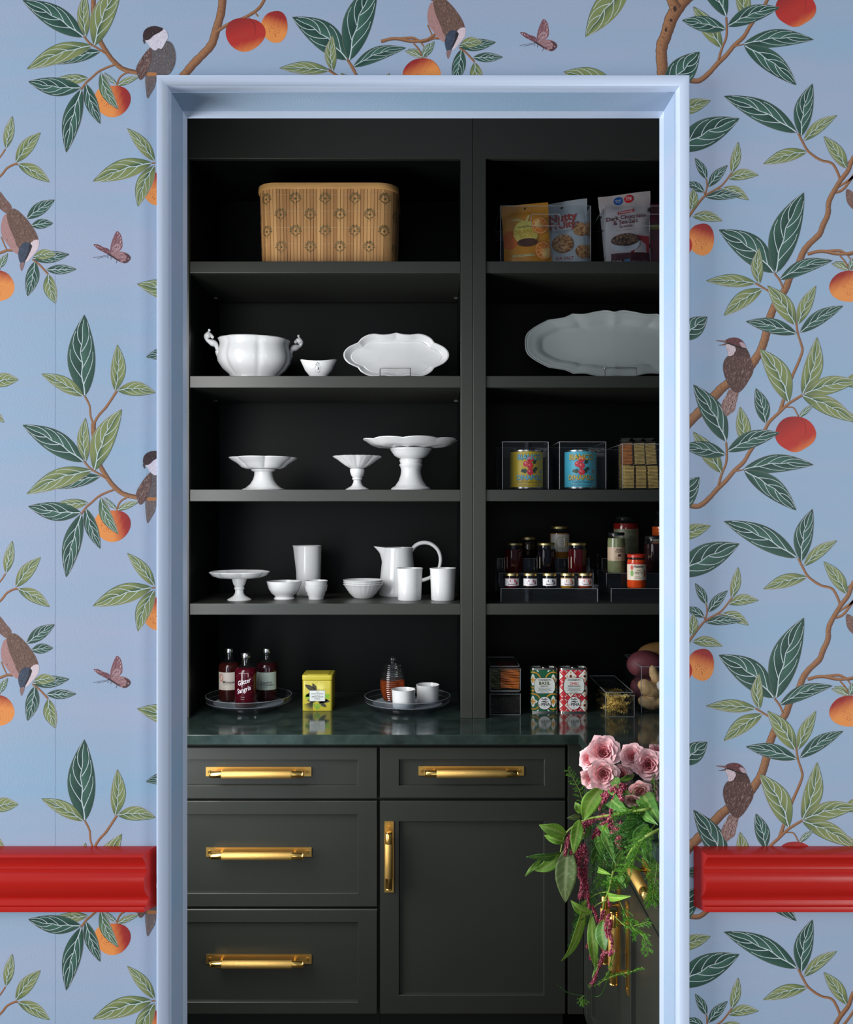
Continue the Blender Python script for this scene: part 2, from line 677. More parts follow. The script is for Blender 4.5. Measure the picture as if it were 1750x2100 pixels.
def branch(T, pts, w0, w1=None):
    ox, oy, s = T
    w1 = w0 if w1 is None else w1
    pr = Print('branch_print')
    P = spline([(ox + x / s, oy + y / s) for x, y in pts], 6)
    w0, w1 = w0 / s / 2, w1 / s / 2
    n = len(P)
    rr = random.Random(int(P[0][0] * 3 + P[0][1]))
    rows = []
    sgn = 1 if (P[-1][1] < P[0][1]) else -1
    for i, p in enumerate(P):
        a, c = P[max(0, i - 1)], P[min(n - 1, i + 1)]
        l = sqrt((c[0] - a[0]) ** 2 + (c[1] - a[1]) ** 2) or 1
        nx, ny = -(c[1] - a[1]) / l * sgn, (c[0] - a[0]) / l * sgn
        w = (w0 + (w1 - w0) * i / (n - 1))
        wl, wr = w * (1 + 0.14 * (rr.random() - 0.5)), w * (1 + 0.14 * (rr.random() - 0.5))
        rows.append([(p[0] + nx * k, p[1] + ny * k) for k in (-wl, -wl * 0.8, 0, wr * 0.55, wr)])
    br = [lin(66, 42, 32), lin(158, 112, 76), lin(150, 104, 70), lin(112, 74, 50), lin(78, 50, 38)]
    for i in range(n - 1):
        for j in range(4):
            pr.add([rows[i][j], rows[i + 1][j], rows[i + 1][j + 1], rows[i][j + 1]], [br[j], br[j], br[j + 1], br[j + 1]])
    if w0 > 3.2:
        for i in range(n - 1):
            for q in range(3):
                t = rr.random()
                a = [r0 + (r1 - r0) * t for r0, r1 in zip(rows[i][0], rows[i + 1][0])]
                b_ = [r0 + (r1 - r0) * t for r0, r1 in zip(rows[i][4], rows[i + 1][4])]
                u0 = rr.random() * 0.6
                u1 = u0 + 0.2 + 0.2 * rr.random()
                p = (a[0] + (b_[0] - a[0]) * u0, a[1] + (b_[1] - a[1]) * u0)
                e = (a[0] + (b_[0] - a[0]) * u1, a[1] + (b_[1] - a[1]) * u1 + 1.5)
                pr.add([p, (e[0], e[1]), (e[0], e[1] + 0.9)], lin(92, 58, 40), 0.8 + 0.5 * (i % 3) + 0.15 * q)
    return pr


def inside(p, poly):
    r = False
    n = len(poly)
    for i in range(n):
        a, c = poly[i], poly[(i + 1) % n]
        if (a[1] > p[1]) != (c[1] > p[1]) and p[0] < (c[0] - a[0]) * (p[1] - a[1]) / (c[1] - a[1]) + a[0]:
            r = not r
    return r


def peach(T, cx, cy, rx, ry, ang, red_side, cleft=0, seed=1, tip=0.0):
    """ang: direction (deg, image plane, y down) towards the red side"""
    ox, oy, s = T
    cx, cy, rx, ry = ox + cx / s, oy + cy / s, rx / s, ry / s
    pr = Print('peach_print')
    rr = random.Random(seed)
    OR, RD, DR = lin(222, 140, 70), lin(176, 40, 32), lin(128, 24, 28)
    ux, uy = cos(radians(ang)), sin(radians(ang))

    def rad(th):
        k = 1 + 0.035 * sin(3 * th + seed) - 0.07 * max(0, cos(th + pi / 2)) ** 8
        return k + tip * max(0, cos(th - pi / 2)) ** 12

    def colr(x, y):
        f = (x * ux + y * uy) * 0.5 + 0.5
        return mix(OR, mix(RD, DR, (f - 0.5) * 1.7), (f - red_side) * 2.6 + 0.5 + 0.05 * sin(x * 17 + y * 9 + seed))
    rings, n = [0, 0.25, 0.45, 0.62, 0.76, 0.88, 1.0], 40
    for a, c in zip(rings, rings[1:]):
        for k in range(n):
            t0, t1 = 2 * pi * k / n, 2 * pi * (k + 1) / n
            q = [(c * rad(t0) * cos(t0), c * rad(t0) * sin(t0)), (c * rad(t1) * cos(t1), c * rad(t1) * sin(t1)), (a * rad(t1) * cos(t1), a * rad(t1) * sin(t1)), (a * rad(t0) * cos(t0), a * rad(t0) * sin(t0))]
            if a == 0: q = q[:3]
            pr.add([(cx + rx * x, cy + ry * y) for x, y in q], [colr(x, y) for x, y in q])
    for k in range(60):
        a, r = rr.random() * 2 * pi, sqrt(rr.random()) * 0.5
        x, y = -ux * 0.25 + r * cos(a) * 0.9, -uy * 0.25 + r * sin(a) * 0.8
        d = 0.35 + 0.35 * rr.random()
        X, Y_ = cx + rx * x, cy + ry * y
        pr.add([(X - d, Y_ - d), (X + d, Y_ - d), (X + d, Y_ + d), (X - d, Y_ + d)], lin(160, 66, 34), 0.6 + 0.3 * (k % 5))
    if cleft:
        P = spline([(cx + rx * 0.12 * cleft, cy - ry * 0.98), (cx + rx * 0.42 * cleft, cy - ry * 0.6), (cx + rx * 0.5 * cleft, cy - ry * 0.1), (cx + rx * 0.42 * cleft, cy + ry * 0.2)], 6)
        for i in range(len(P) - 1):
            w = 1.6 * (1 - i / len(P)) + 0.3
            pr.add([P[i], (P[i][0] + w, P[i][1]), (P[i + 1][0] + w, P[i + 1][1]), P[i + 1]], lin(120, 22, 26), 2.4)
    return pr


def blob(pr, T, pts, rgb, lift=0, streak=None, ns=0, ang=0, length=4, seed=1, sub=4):
    ox, oy, s = T
    P = spline([(ox + x / s, oy + y / s) for x, y in pts], sub, True)
    pr.add(P, lin(*rgb), lift)
    if ns:
        rr = random.Random(seed)
        xs, ys = [p[0] for p in P], [p[1] for p in P]
        k = g = 0
        while k < ns and g < ns * 8:
            g += 1
            x, y = min(xs) + rr.random() * (max(xs) - min(xs)), min(ys) + rr.random() * (max(ys) - min(ys))
            a = radians(ang + (rr.random() - 0.5) * 30)
            l = length * (0.6 + 0.8 * rr.random())
            e = (x + l * cos(a), y + l * sin(a))
            if inside((x, y), P) and inside(e, P):
                k += 1
                w = 0.55
                c = lin(*streak[rr.randrange(len(streak))])
                pr.add([(x, y), (x + l * 0.5 * cos(a) - w * sin(a), y + l * 0.5 * sin(a) + w * cos(a)), e, (x + l * 0.5 * cos(a) + w * sin(a), y + l * 0.5 * sin(a) - w * cos(a))], c, lift + 0.5 + 0.22 * (k % 6))


Z1, Z2, Z3 = (0, 0, 2.5), (0, 450, 1750 / 420), (0, 850, 1750 / 420)
Z6, Z7, Z8 = (1180, 0, 1750 / 570), (1340, 420, 4.2), (1340, 850, 4.2)
Z5 = (540, 0, 2.5)


def bird_chickadee():
    p = Print('bird_print')
    T = Z1
    blob(p, T, [(748, 385), (798, 386), (795, 440), (775, 478), (757, 505), (750, 470)], (104, 92, 92), 0, [(80, 68, 68), (130, 116, 116)], 30, 100, 8)
    blob(p, T, [(765, 250), (795, 225), (830, 212), (872, 214), (895, 250), (902, 300), (890, 350), (860, 386), (800, 388), (760, 376), (742, 335), (748, 285)], (90, 86, 90), 2, [(62, 60, 66), (128, 116, 112), (84, 80, 86), (112, 92, 84)], 240, 110, 6)
    blob(p, T, [(745, 205), (758, 222), (768, 240), (795, 260), (812, 248), (830, 250), (850, 215), (862, 190), (850, 155), (820, 150), (790, 175)], (206, 200, 214), 6, [(228, 224, 232), (176, 172, 190)], 60, 110, 5)
    blob(p, T, [(734, 196), (737, 165), (757, 143), (795, 134), (837, 148), (820, 166), (790, 182), (765, 204), (745, 206)], (48, 30, 34), 10, [(70, 48, 50), (32, 20, 24)], 50, 160, 4)
    blob(p, T, [(733, 204), (746, 200), (742, 226), (736, 216)], (60, 52, 56), 12)
    blob(p, T, [(768, 248), (735, 285), (704, 335), (700, 365), (718, 410), (742, 392), (758, 360), (776, 310), (778, 270)], (92, 66, 62), 14, [(62, 42, 40), (150, 128, 124), (120, 94, 88)], 110, 115, 7)
    blob(p, T, [(758, 372), (800, 374), (800, 388), (760, 390)], (168, 112, 66), 18)
    blob(p, T, [(778, 172), (786, 169), (787, 175), (780, 178)], (14, 10, 12), 20)
    blob(p, T, [(781, 171), (784, 170), (784, 173)], (230, 230, 236), 22, sub=1)
    return p


def bird_diving():
    p = Print('bird_print')
    T = (0, 0, 1)
    blob(p, T, [(-14, 388), (0, 393), (12, 408), (24, 424), (16, 438), (2, 430), (-12, 414)], (112, 84, 76), 0, [(84, 60, 54), (146, 118, 108)], 40, 50, 7)
    blob(p, T, [(2, 462), (10, 440), (24, 450), (36, 500), (40, 520), (30, 518), (14, 500), (4, 484)], (164, 124, 122), 2, [(140, 102, 100), (184, 148, 146)], 40, 70, 5)
    blob(p, T, [(14, 436), (30, 428), (52, 446), (70, 470), (78, 488), (77, 500), (62, 500), (48, 500), (38, 510), (28, 486), (18, 462)], (104, 78, 68), 4, [(70, 50, 42), (146, 120, 106), (88, 64, 56)], 200, 60, 5)
    blob(p, T, [(62, 500), (72, 492), (80, 494), (78, 510), (66, 526), (54, 538), (50, 530), (58, 516)], (208, 190, 198), 8, [(226, 212, 218), (186, 164, 172)], 25, 120, 4)
    blob(p, T, [(38, 516), (44, 502), (54, 497), (64, 501), (61, 516), (54, 532), (48, 543), (42, 540), (38, 528)], (52, 64, 84), 12, [(34, 44, 62), (76, 90, 112)], 60, 110, 4)
    blob(p, T, [(41, 541), (50, 538), (49, 546), (44, 556)], (132, 104, 104), 14)
    blob(p, T, [(60, 502), (66, 504), (62, 516), (54, 532), (52, 530), (58, 516)], (28, 24, 32), 16)
    return p


def bird_nuthatch():
    p = Print('bird_print')
    T = Z7
    blob(p, T, [(655, 1590), (690, 1600), (738, 1596), (728, 1660), (714, 1720), (702, 1770), (665, 1800), (632, 1822), (604, 1785), (585, 1742), (600, 1690), (630, 1640)], (130, 102, 96), 0, [(92, 66, 64), (172, 146, 142)], 130, 105, 9)
    blob(p, T, [(640, 1305), (690, 1290), (750, 1300), (800, 1292), (838, 1322), (862, 1390), (858, 1450), (820, 1520), (780, 1580), (735, 1618), (690, 1606), (660, 1570), (628, 1510), (604, 1430), (604, 1370), (618, 1332)], (84, 58, 54), 4, [(54, 34, 32), (150, 122, 116), (112, 82, 76), (64, 42, 40)], 340, 105, 6)
    blob(p, T, [(622, 1200), (660, 1193), (706, 1212), (712, 1250), (692, 1290), (650, 1302), (640, 1260)], (196, 178, 186), 8, [(214, 200, 206), (174, 154, 162)], 50, 100, 4)
    blob(p, T, [(704, 1212), (760, 1222), (802, 1236), (836, 1312), (790, 1304), (740, 1310), (692, 1296), (712, 1250)], (70, 46, 42), 10, [(48, 30, 28), (96, 68, 62)], 60, 110, 5)
    blob(p, T, [(614, 1180), (632, 1160), (668, 1146), (712, 1144), (754, 1160), (786, 1192), (800, 1228), (770, 1226), (720, 1212), (670, 1198), (630, 1192)], (90, 48, 52), 12, [(70, 34, 38), (112, 66, 68)], 80, 25, 5)
    blob(p, T, [(742, 1186), (776, 1188), (796, 1214), (800, 1232), (766, 1226)], (168, 146, 156), 14)
    blob(p, T, [(622, 1184), (664, 1192), (712, 1212), (760, 1230), (800, 1236), (760, 1240), (706, 1222), (660, 1204), (624, 1196)], (26, 16, 18), 16)
    blob(p, T, [(538, 1170), (580, 1168), (622, 1172), (634, 1190), (600, 1184)], (120, 90, 86), 18)
    blob(p, T, [(632, 1190), (628, 1206), (596, 1212), (556, 1208), (600, 1202)], (104, 76, 74), 18)
    return p


def butterfly():
    p = Print('butterfly_print')
    T = Z2
    wc = (150, 112, 118)
    st = [(104, 62, 72), (176, 142, 146), (128, 88, 96)]
    blob(p, T, [(800, 216), (838, 214), (880, 234), (930, 254), (946, 290), (928, 300), (880, 278), (832, 250)], (104, 62, 72), 0, st, 40, 25, 5)
    blob(p, T, [(942, 300), (946, 225), (972, 145), (1000, 100), (1032, 128), (1046, 186), (1044, 242), (1012, 276), (962, 306)], (122, 80, 90), 2, st, 90, -65, 8)
    blob(p, T, [(950, 300), (962, 240), (1000, 210), (1030, 225), (1024, 256), (985, 290)], (166, 134, 140), 6, st, 30, -60, 7)
    blob(p, T, [(942, 308), (1000, 278), (1054, 277), (1096, 296), (1118, 328), (1102, 358), (1072, 375), (1030, 366), (978, 338)], wc, 10, [(176, 144, 146), (120, 84, 90)], 70, 25, 7)
    blob(p, T, [(1058, 290), (1096, 297), (1118, 328), (1102, 358), (1072, 375), (1046, 366), (1078, 340), (1080, 314)], (80, 52, 58), 14)
    for (x, y) in ((1006, 118), (1020, 135), (1030, 160), (1030, 190), (820, 224), (838, 232), (1070, 350), (1096, 336)):
        blob(p, T, [(x - 5, y), (x, y - 6), (x + 5, y), (x, y + 6)], (206, 190, 196), 18, sub=1)
    blob(p, T, [(918, 300), (942, 296), (985, 325), (1030, 355), (1008, 352), (950, 318)], (58, 44, 50), 18)
    for (a, c) in (((928, 304), (796, 328)), ((926, 312), (832, 334)), ((950, 318), (948, 342)), ((930, 318), (918, 332)), ((1000, 348), (992, 374))):
        l = sqrt((a[0] - c[0]) ** 2 + (a[1] - c[1]) ** 2)
        nx, ny = -(c[1] - a[1]) / l * 1.6, (c[0] - a[0]) / l * 1.6
        blob(p, T, [(a[0] + nx, a[1] + ny), (c[0] + nx, c[1] + ny), (c[0] - nx, c[1] - ny), (a[0] - nx, a[1] - ny)], (50, 38, 46), 20, sub=1)
    return p


def motifs_left():
    out = []
    for pts, w, T in (
        ([(725, 1510), (765, 1590), (775, 1680), (800, 1755)], 17, Z2), ([(1000, 1465), (910, 1600), (840, 1680), (803, 1755), (795, 1840)], 22, Z2),
        ([(800, 75), (800, 170), (830, 300), (850, 380), (862, 450), (930, 560), (990, 630), (1060, 680), (1170, 708), (1325, 728)], 40, Z3),
        ([(720, 400), (770, 460), (850, 510), (910, 550)], 18, Z3), ([(985, 638), (860, 690), (780, 755), (740, 790), (695, 850)], 19, Z3),
        ([(1105, 700), (1040, 735), (1010, 780), (1000, 822)], 16, Z3), ([(-120, 1680), (0, 1595), (60, 1525), (130, 1490), (152, 1494)], 20, Z3),
        ([(-60, 1490), (0, 1430), (48, 1360)], 14, Z3), ([(1285, 1482), (1330, 1480)], 13, Z3),
        ([(278, 340), (340, 390), (412, 468)], 17, Z2), ([(-255, 272), (-120, 262), (-40, 296), (60, 265), (112, 265)], 24, Z2),
        ([(10, 150), (40, 220), (60, 262)], 12, Z2), ([(-75, 276), (-20, 340), (0, 430)], 12, Z2)):
        out.append(branch(T, pts, w))
    # hidden behind the foliage first, then what lies over it
    out.append(peach(Z3, 962, 945, 155, 140, -12, 0.62, 0, 3))
    out.append(peach(Z3, 1335, 1700, 108, 145, -80, 0.66, 0, 5))
    out.append(peach((0, 0, 1), -9, 586, 39, 33, -80, 0.80, 0, 6))
    for sp in ((855, 528, 480, 635, 105, 15, 'd'), (785, 478, 230, 680, 160, 32, 'l'), (718, 405, 195, 90, 190, 20, 'd'), (735, 400, 730, 30, 105, -20, 'l'), (805, 480, 1040, -45, 190, -38, 'l'),
               (750, 755, 475, 765, 85, -6, 'l'), (690, 838, 243, 785, 155, -17, 'd'), (697, 850, 567, 1390, 152, 20, 'd'), (733, 805, 857, 1145, 105, 10, 'd'), (862, 710, 1012, 1022, 95, 28, 'm'),
               (995, 805, 893, 710, 36, -6, 'm'), (1005, 820, 1188, 745, 52, -8, 'l'), (50, 1355, 105, 1080, 85, 0, 'l'), (135, 1475, 347, 1220, 115, -14, 'l'), (155, 1490, 425, 1643, 105, -14, 'l'),
               (1322, 1465, 1088, 1185, 105, 12, 'l'), (1300, 1480, 795, 1637, 165, 22, 'l'), (1322, 1500, 1180, 1853, 130, 25, 'l'), (230, 1955, 467, 1795, 105, -8, 'd'), (270, 2015, 453, 1995, 82, -6, 'd')):
        out.append(leaf(Z3, sp))
    for sp in ((725, 1510, 722, 815, 235, -28, 'd'), (715, 1510, 355, 1320, 120, 14, 'l'), (985, 1465, 1003, 1070, 125, 18, 'l'), (1005, 1460, 1330, 1480, 120, -24, 'l'),
               (278, 335, 592, 298, 100, 4, 'd'), (288, 318, 480, 300, 88, -10, 'l'), (300, 360, 235, 655, 112, -8, 'd'), (398, 430, 652, 425, 80, 0, 'd'), (412, 470, 475, 718, 108, 14, 'l'),
               (-80, 1400, 157, 1368, 118, -14, 'l'), (-110, 1640, 37, 1733, 70, -8, 'l'), (0, 415, 66, 290, 55, -6, 'm'), (-12, 432, -160, 360, 60, 6, 'l'), (1620, 690, 1172, 552, 170, 20, 'l'), (1500, 1120, 1250, 1175, 100, 0, 'd')):
        out.append(leaf(Z2, sp))
    out.append(bird_chickadee())
    for q in (bird_diving(), butterfly()):
        out.append(q)
    return out


def motifs_right():
    out = []
    for pts, w, w1, T in (
        ([(1570, 1750), (1640, 1720), (1722, 1610), (1790, 1500)], 26, 22, Z8), ([(1250, 1240), (1290, 1320), (1340, 1400), (1440, 1470), (1540, 1500), (1590, 1580), (1612, 1645)], 20, 24, Z8),
        ([(1800, 1380), (1725, 1450), (1680, 1560), (1620, 1640), (1570, 1720), (1515, 1830), (1505, 1940), (1460, 2040), (1432, 2110), (1340, 2200), (1290, 2270), (1240, 2400), (1180, 2480), (1140, 2580), (1060, 2700), (1010, 2820), (980, 2940), (940, 3080), (885, 3180), (800, 3290), (640, 3400), (560, 3470), (400, 3640), (300, 3740), (160, 3900)], 34, 86, Z8),
        ([(1330, 425), (1450, 400), (1600, 425), (1722, 410), (1800, 360)], 30, 24, Z7), ([(1610, 440), (1660, 500), (1685, 570)], 15, 13, Z7),
        ([(880, 675), (940, 710), (1000, 748)], 17, 17, Z7), ([(1045, 590), (1090, 650), (1122, 725)], 18, 18, Z7),
        ([(1225, 955), (1245, 1100), (1272, 1190), (1285, 1260), (1250, 1360), (1205, 1460), (1150, 1600), (1112, 1720), (1090, 1785)], 16, 32, Z7),
        ([(1285, 1640), (1170, 1712), (1080, 1795), (1000, 1872), (950, 1960), (850, 2100), (780, 2215), (700, 2290), (620, 2385), (560, 2440), (480, 2530), (400, 2592), (330, 2592), (240, 2560)], 22, 48, Z7),
        ([(630, 240), (632, 400), (592, 510), (562, 612)], 18, 22, Z8), ([(1150, 1745), (1212, 1752), (1255, 1832)], 12, 12, Z7), ([(700, 492), (778, 475)], 16, 10, Z8),
        ([(680, 1575), (590, 1690), (460, 1770), (400, 1830), (330, 1925), (280, 2000)], 14, 26, Z8), ([(458, 1635), (465, 1700), (445, 1778)], 12, 16, Z8), ([(435, 1740), (447, 1772)], 10, 10, Z8), ([(600, 1716), (540, 1727)], 10, 10, Z8)):
        out.append(branch(T, pts, w, w1))
    out.append(peach(Z7, 415, 295, 114, 142, -75, 0.60, 0, 11))
    out.append(peach(Z7, 160, 357, 172, 146, -110, 0.08, 1, 15, 0.05))
    out.append(peach(Z7, 1680, 700, 160, 136, -120, 0.68, 0, 12))
    out.append(peach(Z7, 1225, 1965, 176, 148, -125, 0.02, 1, 13, 0.16))
    for sp in ((1040, 585, 567, 215, 230, 42, 'd'), (1055, 590, 1298, -105, 245, -40, 'd'), (915, 680, 915, 375, 100, -20, 'l'), (885, 675, 457, 655, 108, 12, 'l'), (940, 725, 610, 955, 130, 22, 'l'),
               (1090, 645, 1545, 480, 120, -36, 'd'), (1225, 1035, 985, 697, 148, 16, 'l'), (1245, 1030, 1403, 697, 108, -10, 'l'), (1235, 1110, 800, 1005, 128, 16, 'd'), (1265, 1100, 1637, 870, 115, -22, 'd'),
               (1170, 1700, 920, 1240, 190, 38, 'l'), (1285, 1635, 1412, 1140, 158, 34, 'l'), (1300, 1630, 1760, 1520, 150, -25, 'l'), (1285, 1645, 1740, 1870, 150, -22, 'l'), (1260, 1830, 1380, 1722, 46, -5, 'm'),
               (800, 2080, 748, 1740, 122, 2, 'l'), (630, 2040, 348, 1550, 190, 24, 'd'), (968, 1880, 885, 1582, 120, 12, 'd'), (250, 1160, 466, 965, 170, -10, 'd'), (1685, 562, 1537, 508, 46, 6, 'l'), (1690, 562, 1745, 440, 50, -4, 'm')):
        out.append(leaf(Z7, sp))
    for sp in ((590, 505, 345, 150, 140, 8, 'l'), (622, 345, 250, 268, 135, 8, 'd'), (640, 318, 1088, 158, 142, -28, 'd'), (775, 475, 1380, 433, 152, -34, 'd'), (785, 485, 1232, 825, 172, -30, 'd'), (100, 870, 398, 540, 225, 0, 'd'),
               (1240, 1235, 610, 920, 190, 28, 'd'), (1275, 1265, 1372, 815, 155, -28, 'd'), (1298, 1303, 1582, 1085, 96, -18, 'l'), (1325, 1400, 950, 1505, 112, 18, 'l'), (1668, 1545, 1470, 1268, 112, 12, 'l'),
               (200, 1060, 495, 958, 118, -6, 'l'), (190, 1390, 742, 1113, 235, -20, 'd'), (460, 1635, 362, 1455, 70, 6, 'd'), (475, 1700, 640, 1517, 82, -8, 'd'), (675, 1580, 732, 1315, 82, 10, 'l'),
               (650, 1630, 907, 1600, 92, -22, 'l'), (590, 1716, 823, 1815, 90, -22, 'l'), (455, 1790, 760, 1780, 82, -14, 'd'), (437, 1745, 285, 1660, 72, 6, 'd'), (330, 1905, 348, 1718, 84, 6, 'l'), (338, 1955, 597, 1995, 88, -20, 'l')):
        out.append(leaf(Z8, sp))
    out.append(bird_nuthatch())
    return out


def motifs_top():
    out = [branch(Z1, [(920, 420), (945, 385), (1000, 320), (1080, 235), (1110, 150), (1135, 60), (1142, -30)], 44, 42), branch(Z1, [(1110, 165), (1170, 125), (1265, 85), (1330, 40), (1362, -15)], 18, 16),
           branch(Z1, [(1305, 60), (1325, 85)], 8, 8), branch(Z1, [(482, 205), (475, 60), (485, -20)], 18, 18),
           branch(Z6, [(550, 480), (548, 420), (545, 300), (572, 220), (605, 120), (645, 50), (705, -20), (760, -60)], 66, 90), branch(Z6, [(640, 60), (610, 0), (600, -60)], 70, 66),
           branch(Z5, [(430, 300), (480, 388)], 14, 14), branch(Z5, [(330, 355), (390, 395)], 12, 12),
           leaf(Z6, (345, -120, 65, 233, 160, 10, 'l'))]
    k = Print('branch_print')
    for (x, y, a, c_) in ((628, 55, 13, 20), (604, 128, 10, 12), (572, 188, 8, 16)):
        blob(k, Z6, [(x - a, y), (x, y - c_), (x + a, y), (x, y + c_)], (58, 38, 30), 3)
    out.append(k)
    return out


LEFT, RIGHT, TOPM = motifs_left(), motifs_right(), motifs_top()
for lst in (LEFT, RIGHT, TOPM):           # each motif one ink layer above what it overlaps
    bx = []
    for q in lst:
        xs, ys = [p[0] for k in q.polys for p in k[0]], [p[1] for k in q.polys for p in k[0]]
        b4 = (min(xs), max(xs), min(ys), max(ys))
        for (c4, l4) in bx:
            for dy in (-872, 0, 872):
                if b4[0] < c4[1] and b4[1] > c4[0] and b4[2] < c4[3] + dy and b4[3] > c4[2] + dy:
                    q.layer = max(q.layer, l4 + 1)
        bx.append((b4, q.layer))
for q in TOPM:
    stamp(q, 0, 0, top_only=True)
for q in LEFT:
    k = -871 if q.kind == 'bird_print' and q is not LEFT[-2] else 0
    for n in (-1, 0, 1, 2):
        stamp(q, 0, n * 871)
    stamp(q, 0, 847, ymin=1815, ymax=2200); stamp(q, 0, 847 + 871, ymin=1815, ymax=2200)
    stamp(q, 875, -435, top_only=True)
    stamp(q, 1750, -870); stamp(q, 1750, 1); stamp(q, 1750, 872)
for q in RIGHT:
    for n in (-1, 0, 1):
        stamp(q, 0, n * 872)
    stamp(q, 0, 842, ymin=1815, ymax=2200)
    stamp(q, -875, -436, top_only=True)
for m in range(-2, 4):
    for n in range(-3, 4):
        for q in LEFT:
            stamp(q, 875 * m, -435 * m + 871 * n, far=True)
        for q in TOPM[:3]:
            stamp(q, 875 * m, -435 * m + 871 * n, far=True)
        for q in RIGHT:
            stamp(q, 875 * (m - 1), -436 * (m - 1) + 872 * n, far=True)
tag(FAR.build('paper_pattern', M['print'], wall_front, recalc=False), None, None, kind='stuff')
# the paper's joint, left of the doorway
b = MB(); b.box(wx(113), wx(113.6), WY - 0.0002, WY, 0, 2.9)
b.build('paper_seam', mat('paper_seam', (128, 146, 178), 0.7), wall_front)

# ------------------------------------------------------------------ pantry joinery
YF, YU = 2.75, 2.945             # faces of the base fronts and of the upper cabinets
CT, CB = 0.919, 0.8895           # worktop top and underside
M['brass'] = mat('polished_brass', (230, 186, 104), 0.22, 1.0)
M['satin_brass'] = mat('satin_brass', (222, 180, 100), 0.4, 1.0)
M['knurl'] = mat('knurled_brass', (220, 180, 104), 0.5, 0.9, bump=0.5, bscale=700)
M['pin'] = mat('nickel_pin', (150, 150, 150), 0.3, 1.0)


def marble():
    m = mat('dark_green_marble', (34, 52, 47), 0.10)
    nt = m.node_tree
    b = nt.nodes['Principled BSDF']
    tc = nt.nodes.new('ShaderNodeTexCoord')
    n = nt.nodes.new('ShaderNodeTexNoise')
    n.inputs['Scale'].default_value = 14
    n.inputs['Detail'].default_value = 9
    n.inputs['Roughness'].default_value = 0.65
    nt.links.new(tc.outputs['Object'], n.inputs['Vector'])
    r = nt.nodes.new('ShaderNodeValToRGB')
    r.color_ramp.elements[0].position = 0.32
    r.color_ramp.elements[0].color = (*lin(27, 38, 35), 1)
    r.color_ramp.elements[1].position = 0.72
    r.color_ramp.elements[1].color = (*lin(54, 69, 64), 1)
    nt.links.new(n.outputs['Fac'], r.inputs['Fac'])
    nt.links.new(r.outputs['Color'], b.inputs['Base Color'])
    return m


M['marble'] = marble()


def upper_cabinet(label, xo0, xo1, xi0, xi1):
    """open-fronted unit: xo outer sides, xi clear opening of the face frame"""
    t = thing('upper_cabinet', label, 'cabinet', ((xo0 + xo1) / 2, YU, CT))
    ox = (xo0 + xo1) / 2
    zt = 2.86 - CT

    def part(name, *bx, m='cab', bev=0.0012):
        mb = MB()
        mb.box(bx[0] - ox, bx[1] - ox, bx[2] - YU, bx[3] - YU, bx[4] - CT, bx[5] - CT)
        return mb.build(name, M[m], t, bevel=bev)
    YB = 3.395
    part('side_panel', xi0 - 0.022, xi0 - 0.004, YU + 0.021, YB, CT, 2.86, m='cab_shade')
    part('side_panel', xi1 + 0.004, xi1 + 0.022, YU + 0.021, YB, CT, 2.86, m='cab_shade')
    part('back_panel', xi0 - 0.022, xi1 + 0.022, YB + 0.0003, YB + 0.012, CT, 2.86, m='cab_shade')
    part('top_panel', xi0 - 0.004, xi1 + 0.004, YU + 0.021, YB, 2.69, 2.71, m='cab_shade')
    # face frame in one piece
    mb = MB()
    zr = PZ(325, YU)
    mb.prism([(xo0 - ox, 0), (xi0 - ox, 0), (xi0 - ox, zr - CT), (xi1 - ox, zr - CT), (xi1 - ox, 0), (xo1 - ox, 0), (xo1 - ox, zt), (xo0 - ox, zt)], 0, 0.02)
    mb.build('face_frame', M['cab'], t, bevel=0.0012)
    for k, (ya, yb) in enumerate(((536, 560), (771, 795), (1004, 1028), (1238, 1261))):
        yf = YU + 0.006
        za, zb = PZ(ya, yf), PZ(yb, yf)
        mb = MB()
        mb.box(xi0 + 0.0005 - ox, xi1 - 0.0005 - ox, 0.006, 0.0215, zb - CT, za - CT)
        mb.box(xi0 - 0.0035 - ox, xi1 + 0.0035 - ox, 0.0215, 3.36 - YU, zb - CT, za - CT)
        sh = mb.build('shelf', M['cab'], t, bevel=0.0012)
        if k in (0, 1):
            for sx in (xi0 + 0.004, xi1 - 0.004):
                mb = MB()
                mb.box(sx - 0.006 - ox, sx + 0.006 - ox, 0.35, 0.358, zb - CT - 0.0025, zb - CT - 0.0003)
                mb.build('shelf_pin', M['pin'], sh)
    return t


XSEAM = PX(970, YU)
upper_cabinet('dark green open shelf cabinet holding a bamboo basket and white ceramics', -0.875, XSEAM - 0.0006, PX(388, YU), PX(945, YU))
upper_cabinet('dark green open shelf cabinet holding snack bags, tins and jars', XSEAM + 0.0006, 1.095, PX(997, YU), 1.04)

b = MB()
b.prism([(-0.878, 2.73), (0.444, 2.73), (0.444, WY + WT + 0.003), (1.098, WY + WT + 0.003), (1.098, 3.418), (-0.878, 3.418)], CB, CT, axis='z')
tag(b.build('countertop', M['marble'], bevel=0.0022), 'L-shaped dark green marble worktop below the shelves', 'countertop')


